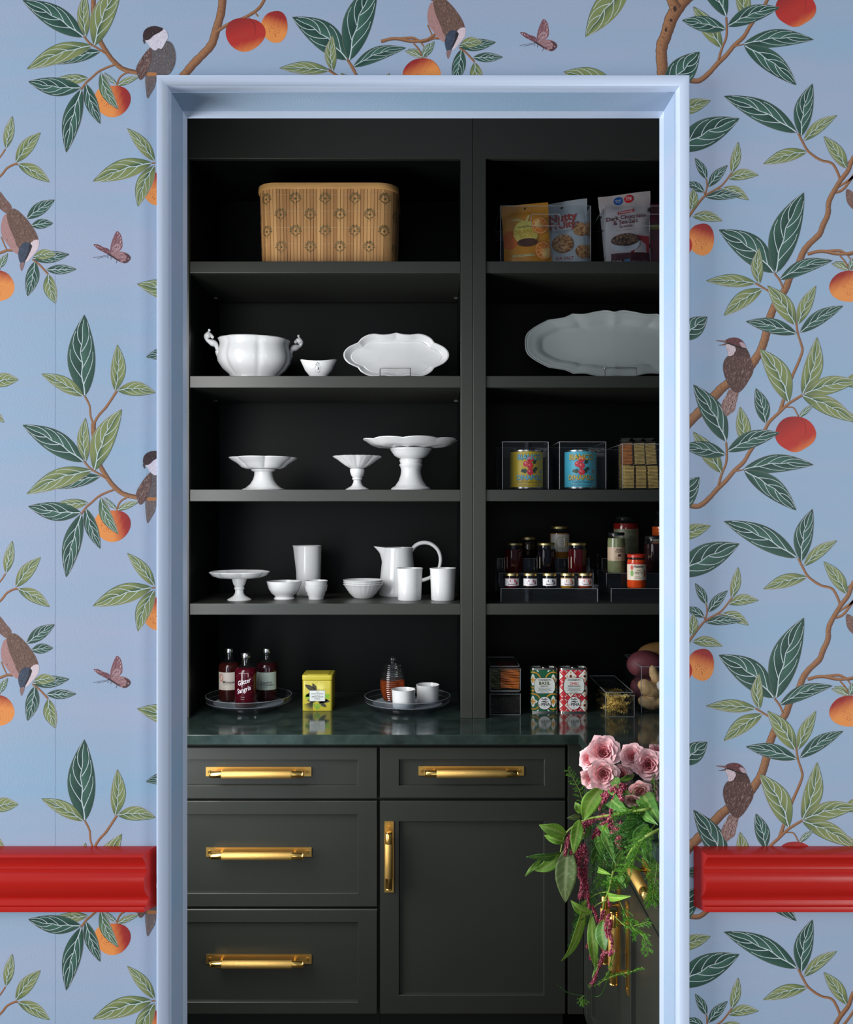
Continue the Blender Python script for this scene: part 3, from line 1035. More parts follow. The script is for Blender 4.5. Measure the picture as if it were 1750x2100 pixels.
def shaker(T, u0, u1, v0, v1, r, dep=0.011, th=0.02):
    mb = MB()
    c = 0.0018

    def ring(a0, a1, b0, b1, d):
        return [mb.vert(T(*p)) for p in ((a0, b0, d), (a1, b0, d), (a1, b1, d), (a0, b1, d))]
    R = [ring(u0, u1, v0, v1, -th), ring(u0, u1, v0, v1, -c), ring(u0 + c, u1 - c, v0 + c, v1 - c, 0), ring(r[0], r[1], r[2], r[3], 0),
         ring(r[0] + 0.0012, r[1] - 0.0012, r[2] + 0.0012, r[3] - 0.0012, -0.0012),
         ring(r[0] + 0.003, r[1] - 0.003, r[2] + 0.003, r[3] - 0.003, -dep)]
    for a, q in zip(R, R[1:]):
        for i in range(4):
            j = (i + 1) % 4
            mb.face((a[i], a[j], q[j], q[i]))
    mb.face(R[-1]); mb.face(list(reversed(R[0])))
    return mb


def handle(T, cu, cv, vert=False, L=0.31, bar=0.273, grip=0.203, d0=0.0):
    """backplate, two posts, turned ends and knurled grip"""
    mb = MB()
    W = (lambda a, h, d: T(cu + h, cv + a, d0 + d)) if vert else (lambda a, h, d: T(cu + a, cv + h, d0 + d))

    def bx(a0, a1, h0, h1, e0, e1):
        i = len(mb.v)
        for e in (e0, e1):
            for (a, h) in ((a0, h0), (a1, h0), (a1, h1), (a0, h1)):
                mb.vert(W(a, h, e))
        for q in ((3, 2, 1, 0), (4, 5, 6, 7), (0, 1, 5, 4), (1, 2, 6, 5), (2, 3, 7, 6), (3, 0, 4, 7)):
            mb.face([i + k for k in q])
    mb.cur = 2
    bx(-L / 2, L / 2, -0.0135, 0.0135, 0.0002, 0.0032)
    mb.cur = 0

    def rod(p0, p1, rr):
        mb.tube([W(*p0), W(*p1)], rr, 20)

    def turned(pr):
        n, g = len(pr), 22
        i0 = len(mb.v)
        for (a, r_) in pr:
            for k in range(g):
                th = 2 * pi * k / g
                mb.vert(W(a, r_ * cos(th), 0.034 + r_ * sin(th)))
        for i in range(n - 1):
            for k in range(g):
                k2 = (k + 1) % g
                mb.face((i0 + i * g + k, i0 + i * g + k2, i0 + (i + 1) * g + k2, i0 + (i + 1) * g + k))
        mb.face([i0 + k for k in range(g)]); mb.face([i0 + (n - 1) * g + k for k in range(g)])
    h = bar / 2
    for s in (-1, 1):
        turned([(s * grip / 2, 0.0098), (s * (h - 0.006), 0.0098), (s * (h - 0.0045), 0.0088), (s * (h - 0.003), 0.0098), (s * (h - 0.0012), 0.0098), (s * h, 0.0086)])
        pa = s * (grip / 2 + 0.006)
        rod((pa, 0, 0.003), (pa, 0, 0.034), 0.0042)
        turned_c = s * (L / 2 - 0.011)
        rod((turned_c, 0.0, 0.003), (turned_c, 0.0, 0.0052), 0.005)
        bx(turned_c - 0.004, turned_c + 0.004, -0.0006, 0.0006, 0.0052, 0.0056)
    mb.cur = 1
    turned([(-grip / 2 - 0.0003, 0.0106), (-grip / 2 + 0.001, 0.0114), (grip / 2 - 0.001, 0.0114), (grip / 2 + 0.0003, 0.0106)])
    return mb


def X7(px): return PX(px, YF)
def Z7_(py): return PZ(py, YF)


def base_cabinet(label, x0, x1, fronts):
    t = thing('base_cabinet', label, 'cabinet', ((x0 + x1) / 2, YF, 0))
    ox = (x0 + x1) / 2
    T = lambda u, v, d: (u - ox, -d, v)
    mb = MB(); mb.box(x0 - ox, x1 - ox, 0.021, 0.66, 0.094, CB - 0.001)
    mb.build('body', M['toe'], t)
    mb = MB(); mb.box(x0 - ox, x1 - ox, 0.075, 0.10, 0, 0.0935)
    mb.build('toe_kick', M['toe'], t)
    for (nm, u0, u1, ya, yb, r, hd) in fronts:
        v0, v1 = Z7_(yb), Z7_(ya)
        f = shaker(T, u0, u1, v0, v1, (X7(r[0]), X7(r[1]), Z7_(r[3]), Z7_(r[2]))).build(nm, M['cab'], t)
        if nm == 'drawer':
            handle(T, X7(hd[0]), Z7_(hd[1]), d0=-0.011).build('handle', [M['brass'], M['knurl'], M['satin_brass']], f, smooth=40, bevel=0)
        else:
            handle(T, X7(hd[0]), Z7_(hd[1]), True, 0.208, 0.168, 0.098, 0.0).build('handle', [M['brass'], M['knurl'], M['satin_brass']], f, smooth=40)
    return t


base_cabinet('dark green cabinet of three drawers with brass bar pulls', X7(286) - 0.002, X7(777) - 0.0005, (
    ('drawer', X7(286), X7(774), 1533, 1638, (326, 735, 1558, 1612), (529.5, 1584)),
    ('drawer', X7(286), X7(774), 1643, 1860, (326, 735, 1670, 1833), (530, 1749.5)),
    ('drawer', X7(286), X7(774), 1865, 2080, (326, 735, 1891, 2056), (530, 1970))))
base_cabinet('dark green cabinet with one drawer above a panelled door', X7(777) + 0.0005, X7(1162), (
    ('drawer', X7(780), X7(1160), 1533, 1637, (818, 1118, 1557, 1612), (967, 1582.5)),
    ('door', X7(780), X7(1160), 1643, 2080, (818, 1117, 1684, 2042), (798.5, 1756.5))))

# corner post and the run along the right, facing left
XS = 0.461
t = thing('base_cabinet', 'dark green cabinet along the right wall, under the flowers', 'cabinet', (XS, 2.2, 0))
mb = MB()
mb.box(X7(1165) - XS, -0.0004, YF - 2.2, YF + 0.021 - 2.2, 0.095, CB - 0.002)
mb.build('corner_post', M['cab'], t, bevel=0.0012)
mb = MB(); mb.box(0.021, 0.62, 1.83 - 2.2, YF - 0.0005 - 2.2, 0.094, CB - 0.001)
mb.build('body', M['toe'], t)
mb = MB(); mb.box(0.07, 0.09, 1.83 - 2.2, YF - 0.0005 - 2.2, 0.0, 0.0935)
mb.build('toe_kick', M['toe'], t)
TS = lambda u, v, d: (-d, -u, v)          # u runs towards the doorway from y = 2.2
S = lambda y: 2.2 - y
shaker(TS, S(2.749), S(2.706), 0.096, CB - 0.003, (S(2.74), S(2.715), 0.12, CB - 0.03), dep=0.0005).build('filler', M['cab'], t)
f = shaker(TS, S(2.70), S(1.845), 0.727, 0.878, (S(2.60), S(1.93), 0.763, 0.842)).build('drawer', M['cab'], t)
handle(TS, S(1.945), 0.803, False, 0.19, 0.165, 0.105, d0=-0.011).build('handle', [M['brass'], M['knurl'], M['satin_brass']], f, smooth=40)
f = shaker(TS, S(2.70), S(2.2035), 0.096, 0.72, (S(2.625), S(2.28), 0.155, 0.655)).build('door', M['cab'], t)
handle(TS, S(2.245), 0.571, True, 0.208, 0.168, 0.098).build('handle', [M['brass'], M['knurl'], M['satin_brass']], f, smooth=40)
f = shaker(TS, S(2.1995), S(1.845), 0.096, 0.72, (S(2.12), S(1.92), 0.155, 0.655)).build('door', M['cab'], t)
handle(TS, S(2.145), 0.571, True, 0.208, 0.168, 0.098).build('handle', [M['brass'], M['knurl'], M['satin_brass']], f, smooth=40)

# ------------------------------------------------------------------ things on the shelves
M['glaze'] = mat('white_glazed_earthenware', (217, 218, 218), 0.14, vary=0.02, scale=30, bump=0.05, bscale=40)
M['pewter'] = mat('grey_white_matte_glaze', (164, 172, 171), 0.30, vary=0.02, scale=20, bump=0.05, bscale=40)
M['wire'] = mat('polished_wire', (220, 214, 205), 0.15, 1.0)
M['acrylic'] = glass('clear_acrylic', (248, 250, 252), 0.04, 0.003)
M['edge'] = glass('acrylic_edge_glint', (200, 204, 208), 0.10, 0.22)  # milky tint puts the bright glint of acrylic edges into the material
M['ribbed'] = glass('ribbed_acrylic', (225, 228, 232), 0.08, 0.012, 0.05, 0.6)
M['glass'] = glass('clear_jar_glass', (243, 246, 246), 0.03, 0.005, 0.07, 0.8)
M['label'] = attr_mat('printed_label', 0.45)
M['bamboo'] = attr_mat('bamboo_slats', 0.42, bump=0.15, bscale=40, stretch=(6, 6, 0.6))
M['bamboo_rim'] = mat('bamboo_band', (196, 150, 92), 0.35, vary=0.12, scale=8, stretch=(1, 1, 12))
M['ink'] = mat('olive_print_ink', (84, 78, 44), 0.5)
M['thread'] = mat('pale_thread', (196, 176, 140), 0.6)
M['gold_lid'] = mat('gold_lid', (228, 206, 140), 0.36, 1.0)
M['steel'] = mat('tin_plate', (190, 190, 186), 0.25, 1.0)
M['black_lid'] = mat('black_lid', (20, 22, 24), 0.3)
W_, K_ = lin(232, 234, 232), lin(28, 26, 26)

SY = YU + 0.006
ZS = [PZ(y, SY) + 0.0004 for y in (536, 771, 1004, 1238)]
ZC = CT + 0.0004


def spin(name, prof, t, m, seg=48, mod=None, c=(0, 0, 0), smooth=50, scale=None):
    mb = MB()
    mb.lathe(prof, seg, c, mod)
    if scale:
        mb.v = [(v[0] * scale[0], v[1] * scale[1], v[2] * scale[2]) for v in mb.v]
    return mb.build(name, m, t, smooth=smooth)


def lobes(n, amp, k0=0, power=1.0, lift=0.0, sharp=False):
    """flower-lobed rim growing from profile index k0"""
    def f(th, r, z, k):
        if k < k0 or r < 1e-5:
            return r, z
        w = abs(sin(n * th / 2)) ** power if sharp else 0.5 + 0.5 * cos(n * th)
        return r * (1 - amp * (1 - w)), z + lift * w
    return f


# --- bamboo basket, top shelf
def basket():
    Yc = 3.145
    t = thing('basket', 'bamboo slat basket printed with dark fan motifs on the top shelf', 'basket', (PX(670.5, 2.99), Yc, ZS[0]))
    H, hw, hd, r = 0.252, 0.2215, 0.150, 0.058
    base = rrect(-hw, hw, -hd, hd, r, 8)

    def along(s):
        """point and outward normal at arc length s of the rounded outline, s = 0 at the middle of the front, s > 0 to the right"""
        seq = [(hw - r, 'l'), (r * pi / 2, 'c'), (2 * (hd - r), 'l'), (r * pi / 2, 'c'), (2 * (hw - r), 'l'), (r * pi / 2, 'c'), (2 * (hd - r), 'l'), (r * pi / 2, 'c'), (hw - r, 'l')]
        per = sum(q[0] for q in seq)
        s %= per
        p, d = [0.0, -hd], 0.0
        for (l, k) in seq:
            q = min(s, l)
            if k == 'l':
                p = [p[0] + q * cos(d), p[1] + q * sin(d)]
            else:
                c = (p[0] - r * sin(d), p[1] + r * cos(d))
                d += q / r
                p = [c[0] + r * sin(d), c[1] - r * cos(d)]
            s -= q
            if s <= 0:
                break
        return p[0], p[1], sin(d), -cos(d)
    per = 4 * (hw - r) + 4 * (hd - r) + 2 * pi * r
    tap = lambda z: 0.972 + 0.028 * z / H
    mb = MB()
    N = 128
    rr = random.Random(4)
    for i in range(N):
        s0, s1 = per * i / N + 0.00025, per * (i + 1) / N - 0.00025
        c = mix(lin(158, 112, 68), lin(206, 158, 102), rr.random())
        pr = rr.random() * 0.0012
        b0 = len(mb.v)
        for z in (0.002, H):
            for (s, d) in ((s0, 0), (s1, 0), (s1 - 0.0005, 0.0016 + pr), (s0 + 0.0005, 0.0016 + pr)):
                x, y, nx, ny = along(s)
                mb.vert((x * tap(z) + nx * d, y * tap(z) + ny * d, z), c)
        for q in ((0, 1, 2, 3), (7, 6, 5, 4), (0, 4, 5, 1), (1, 5, 6, 2), (2, 6, 7, 3), (3, 7, 4, 0)):
            mb.face([b0 + k for k in q])
    tag(mb.build('bamboo_slats', M['bamboo'], t), None, None, kind='stuff')
    # lining, floor and rim band
    mb = MB()
    n = len(base)
    k = len(mb.v)
    for (z, f) in ((H, 0.997), (0.004, 0.968), (0.004, 0.94), (H, 0.97)):
        for (x, y) in base:
            mb.vert((x * f, y * f, z))
    for a in (0, 1, 2):
        for i in range(n):
            j = (i + 1) % n
            mb.face((a * n + i, a * n + j, (a + 1) * n + j, (a + 1) * n + i))
    mb.face([n + i for i in range(n)])
    mb.build('lining', mat('dark_lining', (60, 46, 34), 0.8), t)
    mb = MB()
    ro, ri = rrect(-hw - 0.0065, hw + 0.0065, -hd - 0.0065, hd + 0.0065, r + 0.006, 10), rrect(-hw + 0.004, hw - 0.004, -hd + 0.004, hd - 0.004, r - 0.004, 10)
    n = len(ro)
    for (ol, z) in ((ro, H - 0.010), (ro, H + 0.009), (ri, H + 0.009), (ri, H - 0.010)):
        for (x, y) in ol:
            mb.vert((x, y, z))
    for a in range(4):
        for i in range(n):
            j = (i + 1) % n
            mb.face((a * n + i, a * n + j, ((a + 1) % 4) * n + j, ((a + 1) % 4) * n + i))
    mb.build('rim', M['bamboo_rim'], t, bevel=0.0015, smooth=40)
    # threads and printed fans wrap around the slats
    mb = MB()
    D = 0.0032

    def P(s, z, d=D):
        x, y, nx, ny = along(s)
        return (x * tap(z) + nx * d, y * tap(z) + ny * d, z)
    for z in (0.223, 0.171, 0.119, 0.067):
        for i in range(N):
            s0, s1 = per * i / N, per * (i + 0.85) / N
            mb.poly([P(s0, z, 0.003), P(s1, z, 0.003), P(s1, z + 0.001, 0.003), P(s0, z + 0.001, 0.003)])
        mb.build('thread', M['thread'], t)
        mb = MB()

    def fan(mb, s, z):
        for k in range(11):
            a = radians(-8 + 196 * k / 10)
            r0, r1 = 0.0095, 0.0195 if k % 2 == 0 else 0.0175
            w0, w1 = 0.0007, 0.0016
            c, n_ = cos(a), sin(a)
            mb.poly([P(s + r0 * c - w0 * n_, z + r0 * n_ + w0 * c), P(s + r1 * c - w1 * n_, z + r1 * n_ + w1 * c), P(s + r1 * c + w1 * n_, z + r1 * n_ - w1 * c), P(s + r0 * c + w0 * n_, z + r0 * n_ - w0 * c)])
        mb.poly([P(s + 0.0036 * cos(q), z - 0.001 + 0.0036 * sin(q)) for q in [2 * pi * j / 10 for j in range(10)]])
        for sg in (-1, 1):
            A = [(0.0165, -0.003), (0.012, -0.007), (0.007, -0.0095), (0.002, -0.013), (0.0005, -0.020)]
            for (p, q) in zip(A, A[1:]):
                mb.poly([P(s + sg * p[0], z + p[1]), P(s + sg * q[0], z + q[1]), P(s + sg * q[0] * 0.9, z + q[1] - 0.0036), P(s + sg * p[0] * 0.90, z + p[1] - 0.0034)])
    step = 0.0955
    for row, z in enumerate((0.212, 0.161, 0.109, 0.058)):
        for k in range(-4, 5):
            s = (k + (0.5 if row % 2 else 0)) * step - 0.006
            if abs(s) < 0.45:
                mb = MB()
                fan(mb, s, z)
                mb.build('fan_print', M['ink'], t)


basket()


# --- white ceramics
def tureen():
    t = thing('tureen', 'large white lobed tureen with two scrolled handles on the second shelf', 'tureen', (PX(521, 3.09), 3.10, ZS[1]), radians(20))

    def md(th, r, z, k):
        g = 0.0
        for a in (30, 90, 150, 210, 270, 330):
            d = (degrees_(th) - a + 180) % 360 - 180
            g = max(g, math.exp(-(d / 5.0) ** 2))
        f = 1 - 0.052 * g * (1 if 2 < k < 9 else 0.4) + 0.012 * cos(6 * th)
        if k == 0:
            z += 0.014 * (0.5 + 0.5 * cos(5 * th + 0.5)) ** 2
            r *= 1 + 0.07 * abs(sin(3 * th))
        return r * f, z
    prof = [(0.079, 0.0), (0.076, 0.012), (0.082, 0.024), (0.103, 0.042), (0.118, 0.064), (0.1215, 0.082), (0.119, 0.098), (0.1135, 0.114), (0.1125, 0.124), (0.1155, 0.1345), (0.1185, 0.139), (0.116, 0.142),
            (0.110, 0.138), (0.106, 0.120), (0.112, 0.09), (0.095, 0.048), (0.06, 0.030), (0.0, 0.028)]
    spin('bowl', prof, t, M['glaze'], 120, md, scale=(1, 0.74, 1))
    for s in (-1, 1):
        mb = MB()
        pts = [(s * 0.104, 0, 0.080), (s * 0.116, 0, 0.088), (s * 0.121, 0, 0.102), (s * 0.127, 0, 0.117), (s * 0.141, 0, 0.124), (s * 0.153, 0, 0.130), (s * 0.155, 0, 0.141), (s * 0.146, 0, 0.147), (s * 0.138, 0, 0.143)]
        P = spline(pts, 4)
        mb.tube(P, [0.0085 + 0.0028 * sin(i * 0.55) for i in range(len(P))], 10)
        for (x, z, q) in ((0.150, 0.152, 0.0065), (0.147, 0.162, 0.0048), (0.118, 0.093, 0.0105), (0.137, 0.141, 0.0058)):
            mb.lathe([(0, -q), (q * 0.7, -q * 0.7), (q, 0), (q * 0.7, q * 0.7), (0, q)], 10, (s * x, -0.002, z))
        mb.build('handle', M['glaze'], t, smooth=60)


def degrees_(a): return a * 180 / pi


tureen()


def sauce_dish():
    t = thing('sauce_dish', 'small white boat-shaped dish with a moulded medallion, between tureen and platter', 'dish', (PX(653, 3.02), 3.025, ZS[1]))
    prof = [(0.031, 0), (0.032, 0.003), (0.028, 0.009), (0.032, 0.014), (0.043, 0.026), (0.050, 0.040), (0.059, 0.057), (0.057, 0.058), (0.048, 0.042), (0.035, 0.022), (0, 0.014)]
    md = lambda th, r, z, k: (r, z + (0.005 * cos(th) ** 2 - 0.004 * sin(th) ** 2) * (z / 0.058) ** 2 if k > 3 else z)
    spin('bowl', prof, t, M['glaze'], 60, md, scale=(1, 0.68, 1))
    mb = MB()
    for k in range(14):
        a = 2 * pi * k / 14
        rx, rz_ = (0.0095, 0.0125) if k % 2 else (0.0075, 0.0105)
        z = 0.030 + rz_ * sin(a)
        mb.lathe([(0, -0.0028), (0.0026, 0), (0, 0.0028)], 8, (rx * cos(a), -0.68 * sqrt((0.032 + (z - 0.014) * 0.72) ** 2 - (rx * cos(a)) ** 2) - 0.0006, z))
    mb.lathe([(0, -0.006), (0.004, -0.003), (0.005, 0.001), (0.0028, 0.0045), (0, 0.006)], 10, (0, -0.0315, 0.031))
    for (x, z) in ((-0.004, 0.0445), (0, 0.047), (0.004, 0.0445)):
        mb.lathe([(0, -0.0032), (0.003, 0), (0, 0.0032)], 8, (x, -0.0372 - 0.68 * (z - 0.0445), z))
    mb.build('medallion', M['glaze'], t, smooth=60)


sauce_dish()


def platter(label, cx, cy, outline, rings, Y, shelf, m, lean=0.17, s=None):
    """leaning dish; outline in photo pixels about its middle, rings (sx, sy, depth) from the rim inwards"""
    s = s or Y / F
    ol = outline
    n = len(ol)
    zb = max(p[1] for p in ol) * s
    t = thing('platter', label, 'platter', (PX(cx, Y), Y, shelf))
    mb = MB()
    up = -zb

    def at(x, z, d):
        h = z + zb + 0.002
        return (x, h * sin(lean) + d * cos(lean), h * cos(lean) - d * sin(lean))
    allr = rings + [(rings[-1][0] * 0.04, rings[-1][1] * 0.04, rings[-1][2])]
    back = [(a * 0.995, b_ * 0.99, d + 0.0055) for (a, b_, d) in allr]
    seq = list(reversed(allr)) + back
    for (a, b_, d) in seq:
        for p in ol:
            mb.vert(at(p[0] * s * a, -p[1] * s * b_, d))
    for k in range(len(seq) - 1):
        for i in range(n):
            j = (i + 1) % n
            mb.face((k * n + i, k * n + j, (k + 1) * n + j, (k + 1) * n + i))
    mb.face(range(n)); mb.face([(len(seq) - 1) * n + i for i in range(n)])
    mb.build('dish', m, t, smooth=40)
    return t


def mirror4(pts, bottom=None):
    """pts: upper-left quarter from the left tip to the top; bottom likewise for the lower-left"""
    bottom = bottom or [(x, -y) for x, y in pts]
    top = pts + [(-x, y) for x, y in reversed(pts)]
    bot = [(-x, y) for x, y in bottom] + list(reversed(bottom))
    return top + bot


def dense(pts, corners, k=6):
    """smooth between the corner points only"""
    out, seg = [], []
    n = len(pts)
    for i, p in enumerate(pts + [pts[0]]):
        seg.append(p)
        if (i % n) in corners and len(seg) > 1 or i == n:
            out += spline(seg, k)[:-1]
            seg = [p]
    return out


q = [(-109, 0), (-107, -8), (-99, -17), (-88, -23), (-79, -27), (-72, -36), (-60, -43), (-46, -46), (-28, -44), (-12, -45.5), (-1, -48)]
ol = mirror4(q)
ol = dense(ol, (4, 10, 11, 17, 26, 32, 33, 39), 4)
platter('white scalloped oblong platter leaning on a wire stand, second shelf', 812.5, 721, ol, [(1.0, 1.0, 0.0), (0.975, 0.955, -0.001), (0.94, 0.90, 0.004), (0.90, 0.82, 0.013), (0.865, 0.745, 0.0165), (0.85, 0.715, 0.0155), (0.82, 0.66, 0.0175), (0.5, 0.4, 0.0178)], 3.04, ZS[1] + 0.006, M['glaze'])
up = [(-187, -2), (-186, -13), (-180, -25), (-163, -38), (-139, -51), (-120, -54), (-104, -57), (-88, -64.5), (-64, -64), (-40, -69), (-18, -72), (-2, -69)]
ol = dense(mirror4(up), (0, 4, 7, 11, 12, 16, 19, 23, 24, 28, 31, 35, 36, 40, 43, 47), 4)
platter('very large grey-white oval platter with a moulded edge, right cabinet', 1265, 697, ol,
        [(1.0, 1.0, 0.001), (0.992, 0.985, -0.001), (0.984, 0.965, 0.0), (0.976, 0.945, 0.0015), (0.968, 0.93, 0.001), (0.958, 0.905, 0.0022), (0.90, 0.80, 0.005), (0.85, 0.71, 0.008), (0.82, 0.66, 0.016), (0.78, 0.60, 0.019), (0.5, 0.4, 0.0195)], 3.04, ZS[1] + 0.006, M['pewter'], lean=0.14)


def plate_stand(label, cx, w, h, Y, lean):
    t = thing('plate_stand', label, 'stand', (PX(cx, Y), Y, ZS[1]))
    mb = MB()
    r = 0.0016
    d = -0.012
    bot = 0.0035
    mb.tube(spline([(-w, 0.06, bot), (-w, d, bot), (-w, d - 0.002, bot + 0.004), (-w, d + h * sin(lean), h - 0.004), (-w + 0.004, d + h * sin(lean), h), (0, d + h * sin(lean), h), (w - 0.004, d + h * sin(lean), h), (w, d + h * sin(lean), h - 0.004), (w, d - 0.002, bot + 0.004), (w, d, bot), (w, 0.06, bot)], 4), r, 8)
    for s in (-w, w):
        mb.tube(spline([(s, 0.06, bot), (s, 0.062, bot + 0.004), (s * 0.8, 0.072, 0.09), (0, 0.074, 0.10)], 4), r, 8)
    mb.tube(spline([(0, 0.074, 0.10), (0, 0.10, 0.04), (0, 0.115, 0.0035), (-0.02, 0.116, 0.0025)], 4), r, 8)
    mb.build('wire', M['wire'], t, smooth=60)


plate_stand('bent wire stand holding the white scalloped platter', 811, 31 * 0.00157, 0.036, 3.035, 0.17)
plate_stand('bent wire stand holding the very large oval platter', 1272, 32 * 0.00157, 0.037, 3.035, 0.14)


def stand(label, cx, Y, shelf, prof, n, amp, k0, name='cake_stand', cat='cake stand', kbase=None, power=0.8, ruffle=0.0, rot=0.0, lift=0.0):
    t = thing(name, label, cat, (PX(cx, Y), Y, shelf))

    def md(th, r, z, k):
        if k < k0:
            return r, z
        w = abs(sin(n * (th + rot) / 2)) ** power
        return r * (1 - amp * (1 - w)), z + lift * w + (ruffle * sin(n * 3 * th) * (1 if r > prof[k0][0] * 1.3 else 0))
    kb = k0
    spin('foot', prof[:kb] + [(0, prof[kb - 1][1] + 0.0001)], t, M['glaze'], 48)
    spin('plate', [(0, prof[kb][1] - 0.0002)] + prof[kb:], t, M['glaze'], 144, lambda th, r, z, k: md(th, r, z, k + kb - 1) if k else (r, z))


stand('low white flower-rimmed cake stand on a wide stem, third shelf', 540.5, 3.08, ZS[2],
      [(0.069, 0), (0.070, 0.004), (0.058, 0.008), (0.056, 0.010), (0.044, 0.020), (0.034, 0.036), (0.0300, 0.050), (0.0295, 0.060), (0.036, 0.063), (0.040, 0.066), (0.0405, 0.069),
       (0.058, 0.0705), (0.072, 0.076), (0.082, 0.086), (0.089, 0.0905), (0.102, 0.098), (0.112, 0.1055), (0.1115, 0.1075), (0.094, 0.101), (0.078, 0.090), (0.06, 0.083), (0, 0.081)], 6, 0.15, 11, rot=0.3, power=0.6)
stand('small white pedestal dish with a ruffled fluted bowl, third shelf', 733, 3.05, ZS[2],
      [(0.0375, 0), (0.038, 0.003), (0.030, 0.0075), (0.019, 0.014), (0.0135, 0.024), (0.0125, 0.032), (0.0165, 0.035), (0.0165, 0.038), (0.0145, 0.040), (0.020, 0.048), (0.0235, 0.060), (0.0235, 0.068), (0.022, 0.070),
       (0.026, 0.0715), (0.042, 0.081), (0.056, 0.091), (0.066, 0.0985), (0.078, 0.1055), (0.082, 0.1085), (0.080, 0.110), (0.066, 0.102), (0.04, 0.088), (0, 0.078)], 8, 0.07, 13, 'pedestal_dish', 'dish', ruffle=0.0003, power=0.9)
stand('tall white lobed cake stand with a stout turned stem, third shelf', 843, 3.10, ZS[2],
      [(0.0655, 0), (0.066, 0.006), (0.060, 0.011), (0.052, 0.015), (0.050, 0.019), (0.041, 0.032), (0.0345, 0.050), (0.0325, 0.066), (0.035, 0.078), (0.0375, 0.081), (0.0385, 0.085), (0.035, 0.089), (0.0375, 0.097), (0.0385, 0.101), (0.034, 0.104),
       (0.040, 0.106), (0.054, 0.114), (0.063, 0.126), (0.0665, 0.132), (0.0685, 0.134), (0.068, 0.139),
       (0.085, 0.1395), (0.115, 0.141), (0.135, 0.147), (0.149, 0.157), (0.159, 0.1625), (0.1585, 0.165), (0.145, 0.160), (0.12, 0.150), (0, 0.146)], 8, 0.075, 21, rot=0.15, lift=0.004)
stand('little white lobed pedestal plate at the left of the fourth shelf', 491, 3.07, ZS[3],
      [(0.0385, 0), (0.039, 0.003), (0.030, 0.008), (0.020, 0.014), (0.0145, 0.022), (0.0135, 0.033), (0.0165, 0.036), (0.0165, 0.041), (0.0145, 0.044), (0.020, 0.053), (0.0235, 0.066), (0.0235, 0.070),
       (0.040, 0.0705), (0.070, 0.0735), (0.088, 0.080), (0.099, 0.0915), (0.0975, 0.0935), (0.085, 0.083), (0.06, 0.077), (0, 0.075)], 7, 0.08, 12, 'pedestal_plate', 'plate', rot=0.4)

# bowls, cups, beaker, jug and tumblers on the fourth shelf
t = thing('bowl', 'plain white footed bowl beside the little pedestal plate', 'bowl', (PX(583, 3.10), 3.10, ZS[3]))
spin('bowl_body', [(0.033, 0), (0.034, 0.003), (0.030, 0.008), (0.031, 0.012), (0.042, 0.020), (0.051, 0.035), (0.056, 0.052), (0.0575, 0.060), (0.0555, 0.060), (0.048, 0.036), (0.03, 0.016), (0, 0.012)], t, M['glaze'])

t = thing('beaker', 'tall narrow white beaker with a small pouring lip', 'beaker', (PX(633, 3.25), 3.25, ZS[3]))


def lip(th, r, z, k):
    d = ((degrees_(th) - 185 + 180) % 360 - 180) / 14
    g = math.exp(-d * d) * max(0, (z - 0.15) / 0.02)
    return r + 0.010 * g, z


spin('body', [(0.0405, 0), (0.0415, 0.004), (0.0425, 0.08), (0.0445, 0.168), (0.0455, 0.171), (0.0445, 0.172), (0.042, 0.168), (0.0395, 0.08), (0.038, 0.006), (0, 0.005)], t, M['glaze'], 64, lip)


def nest(name, label, prof, cx, Y, z, grp, mod=None, rz=0.0):
    t = thing(name, label, 'cup' if name == 'cup' else 'bowl', (PX(cx, Y), Y, z), rz, grp)
    spin('body', prof, t, M['glaze'], 72, mod)


CUP = [(0.024, 0), (0.025, 0.002), (0.0255, 0.010), (0.029, 0.013), (0.031, 0.024), (0.035, 0.028), (0.0375, 0.0435), (0.039, 0.046), (0.0375, 0.0465), (0.0345, 0.032), (0.0275, 0.015), (0.022, 0.008), (0, 0.007)]
nest('cup', 'lower of two nested small white cups before the tall beaker', CUP, 648.5, 3.10, ZS[3], 'nested cups on the fourth shelf')
nest('cup', 'upper of two nested small white cups before the tall beaker', CUP, 648.5, 3.10, ZS[3] + 0.0155, 'nested cups on the fourth shelf')
SB = [(0.030, 0), (0.032, 0.002), (0.046, 0.016), (0.057, 0.032), (0.064, 0.043), (0.0675, 0.0465), (0.066, 0.048), (0.061, 0.0425), (0.052, 0.030), (0.04, 0.015), (0.028, 0.0065), (0, 0.006)]
for k, w in enumerate(('lowest', 'middle one', 'topmost')):
    nest('bowl', '%s of three nested scalloped white bowls beside the jug' % w, SB, 745, 3.145, ZS[3] + 0.0068 * k, 'nested scalloped bowls', lobes(24, 0.03, 2, 0.7, sharp=True), 0.05 * k)

t = thing('jug', 'white jug with a pointed spout and a large round loop handle', 'jug', (PX(816, 3.24), 3.245, ZS[3]))


def spout(th, r, z, k):
    d = ((degrees_(th) - 180 + 180) % 360 - 180) / 16
    g = math.exp(-d * d) * max(0, (z - 0.128) / 0.036) ** 1.3
    return r + 0.030 * g, z + 0.004 * g


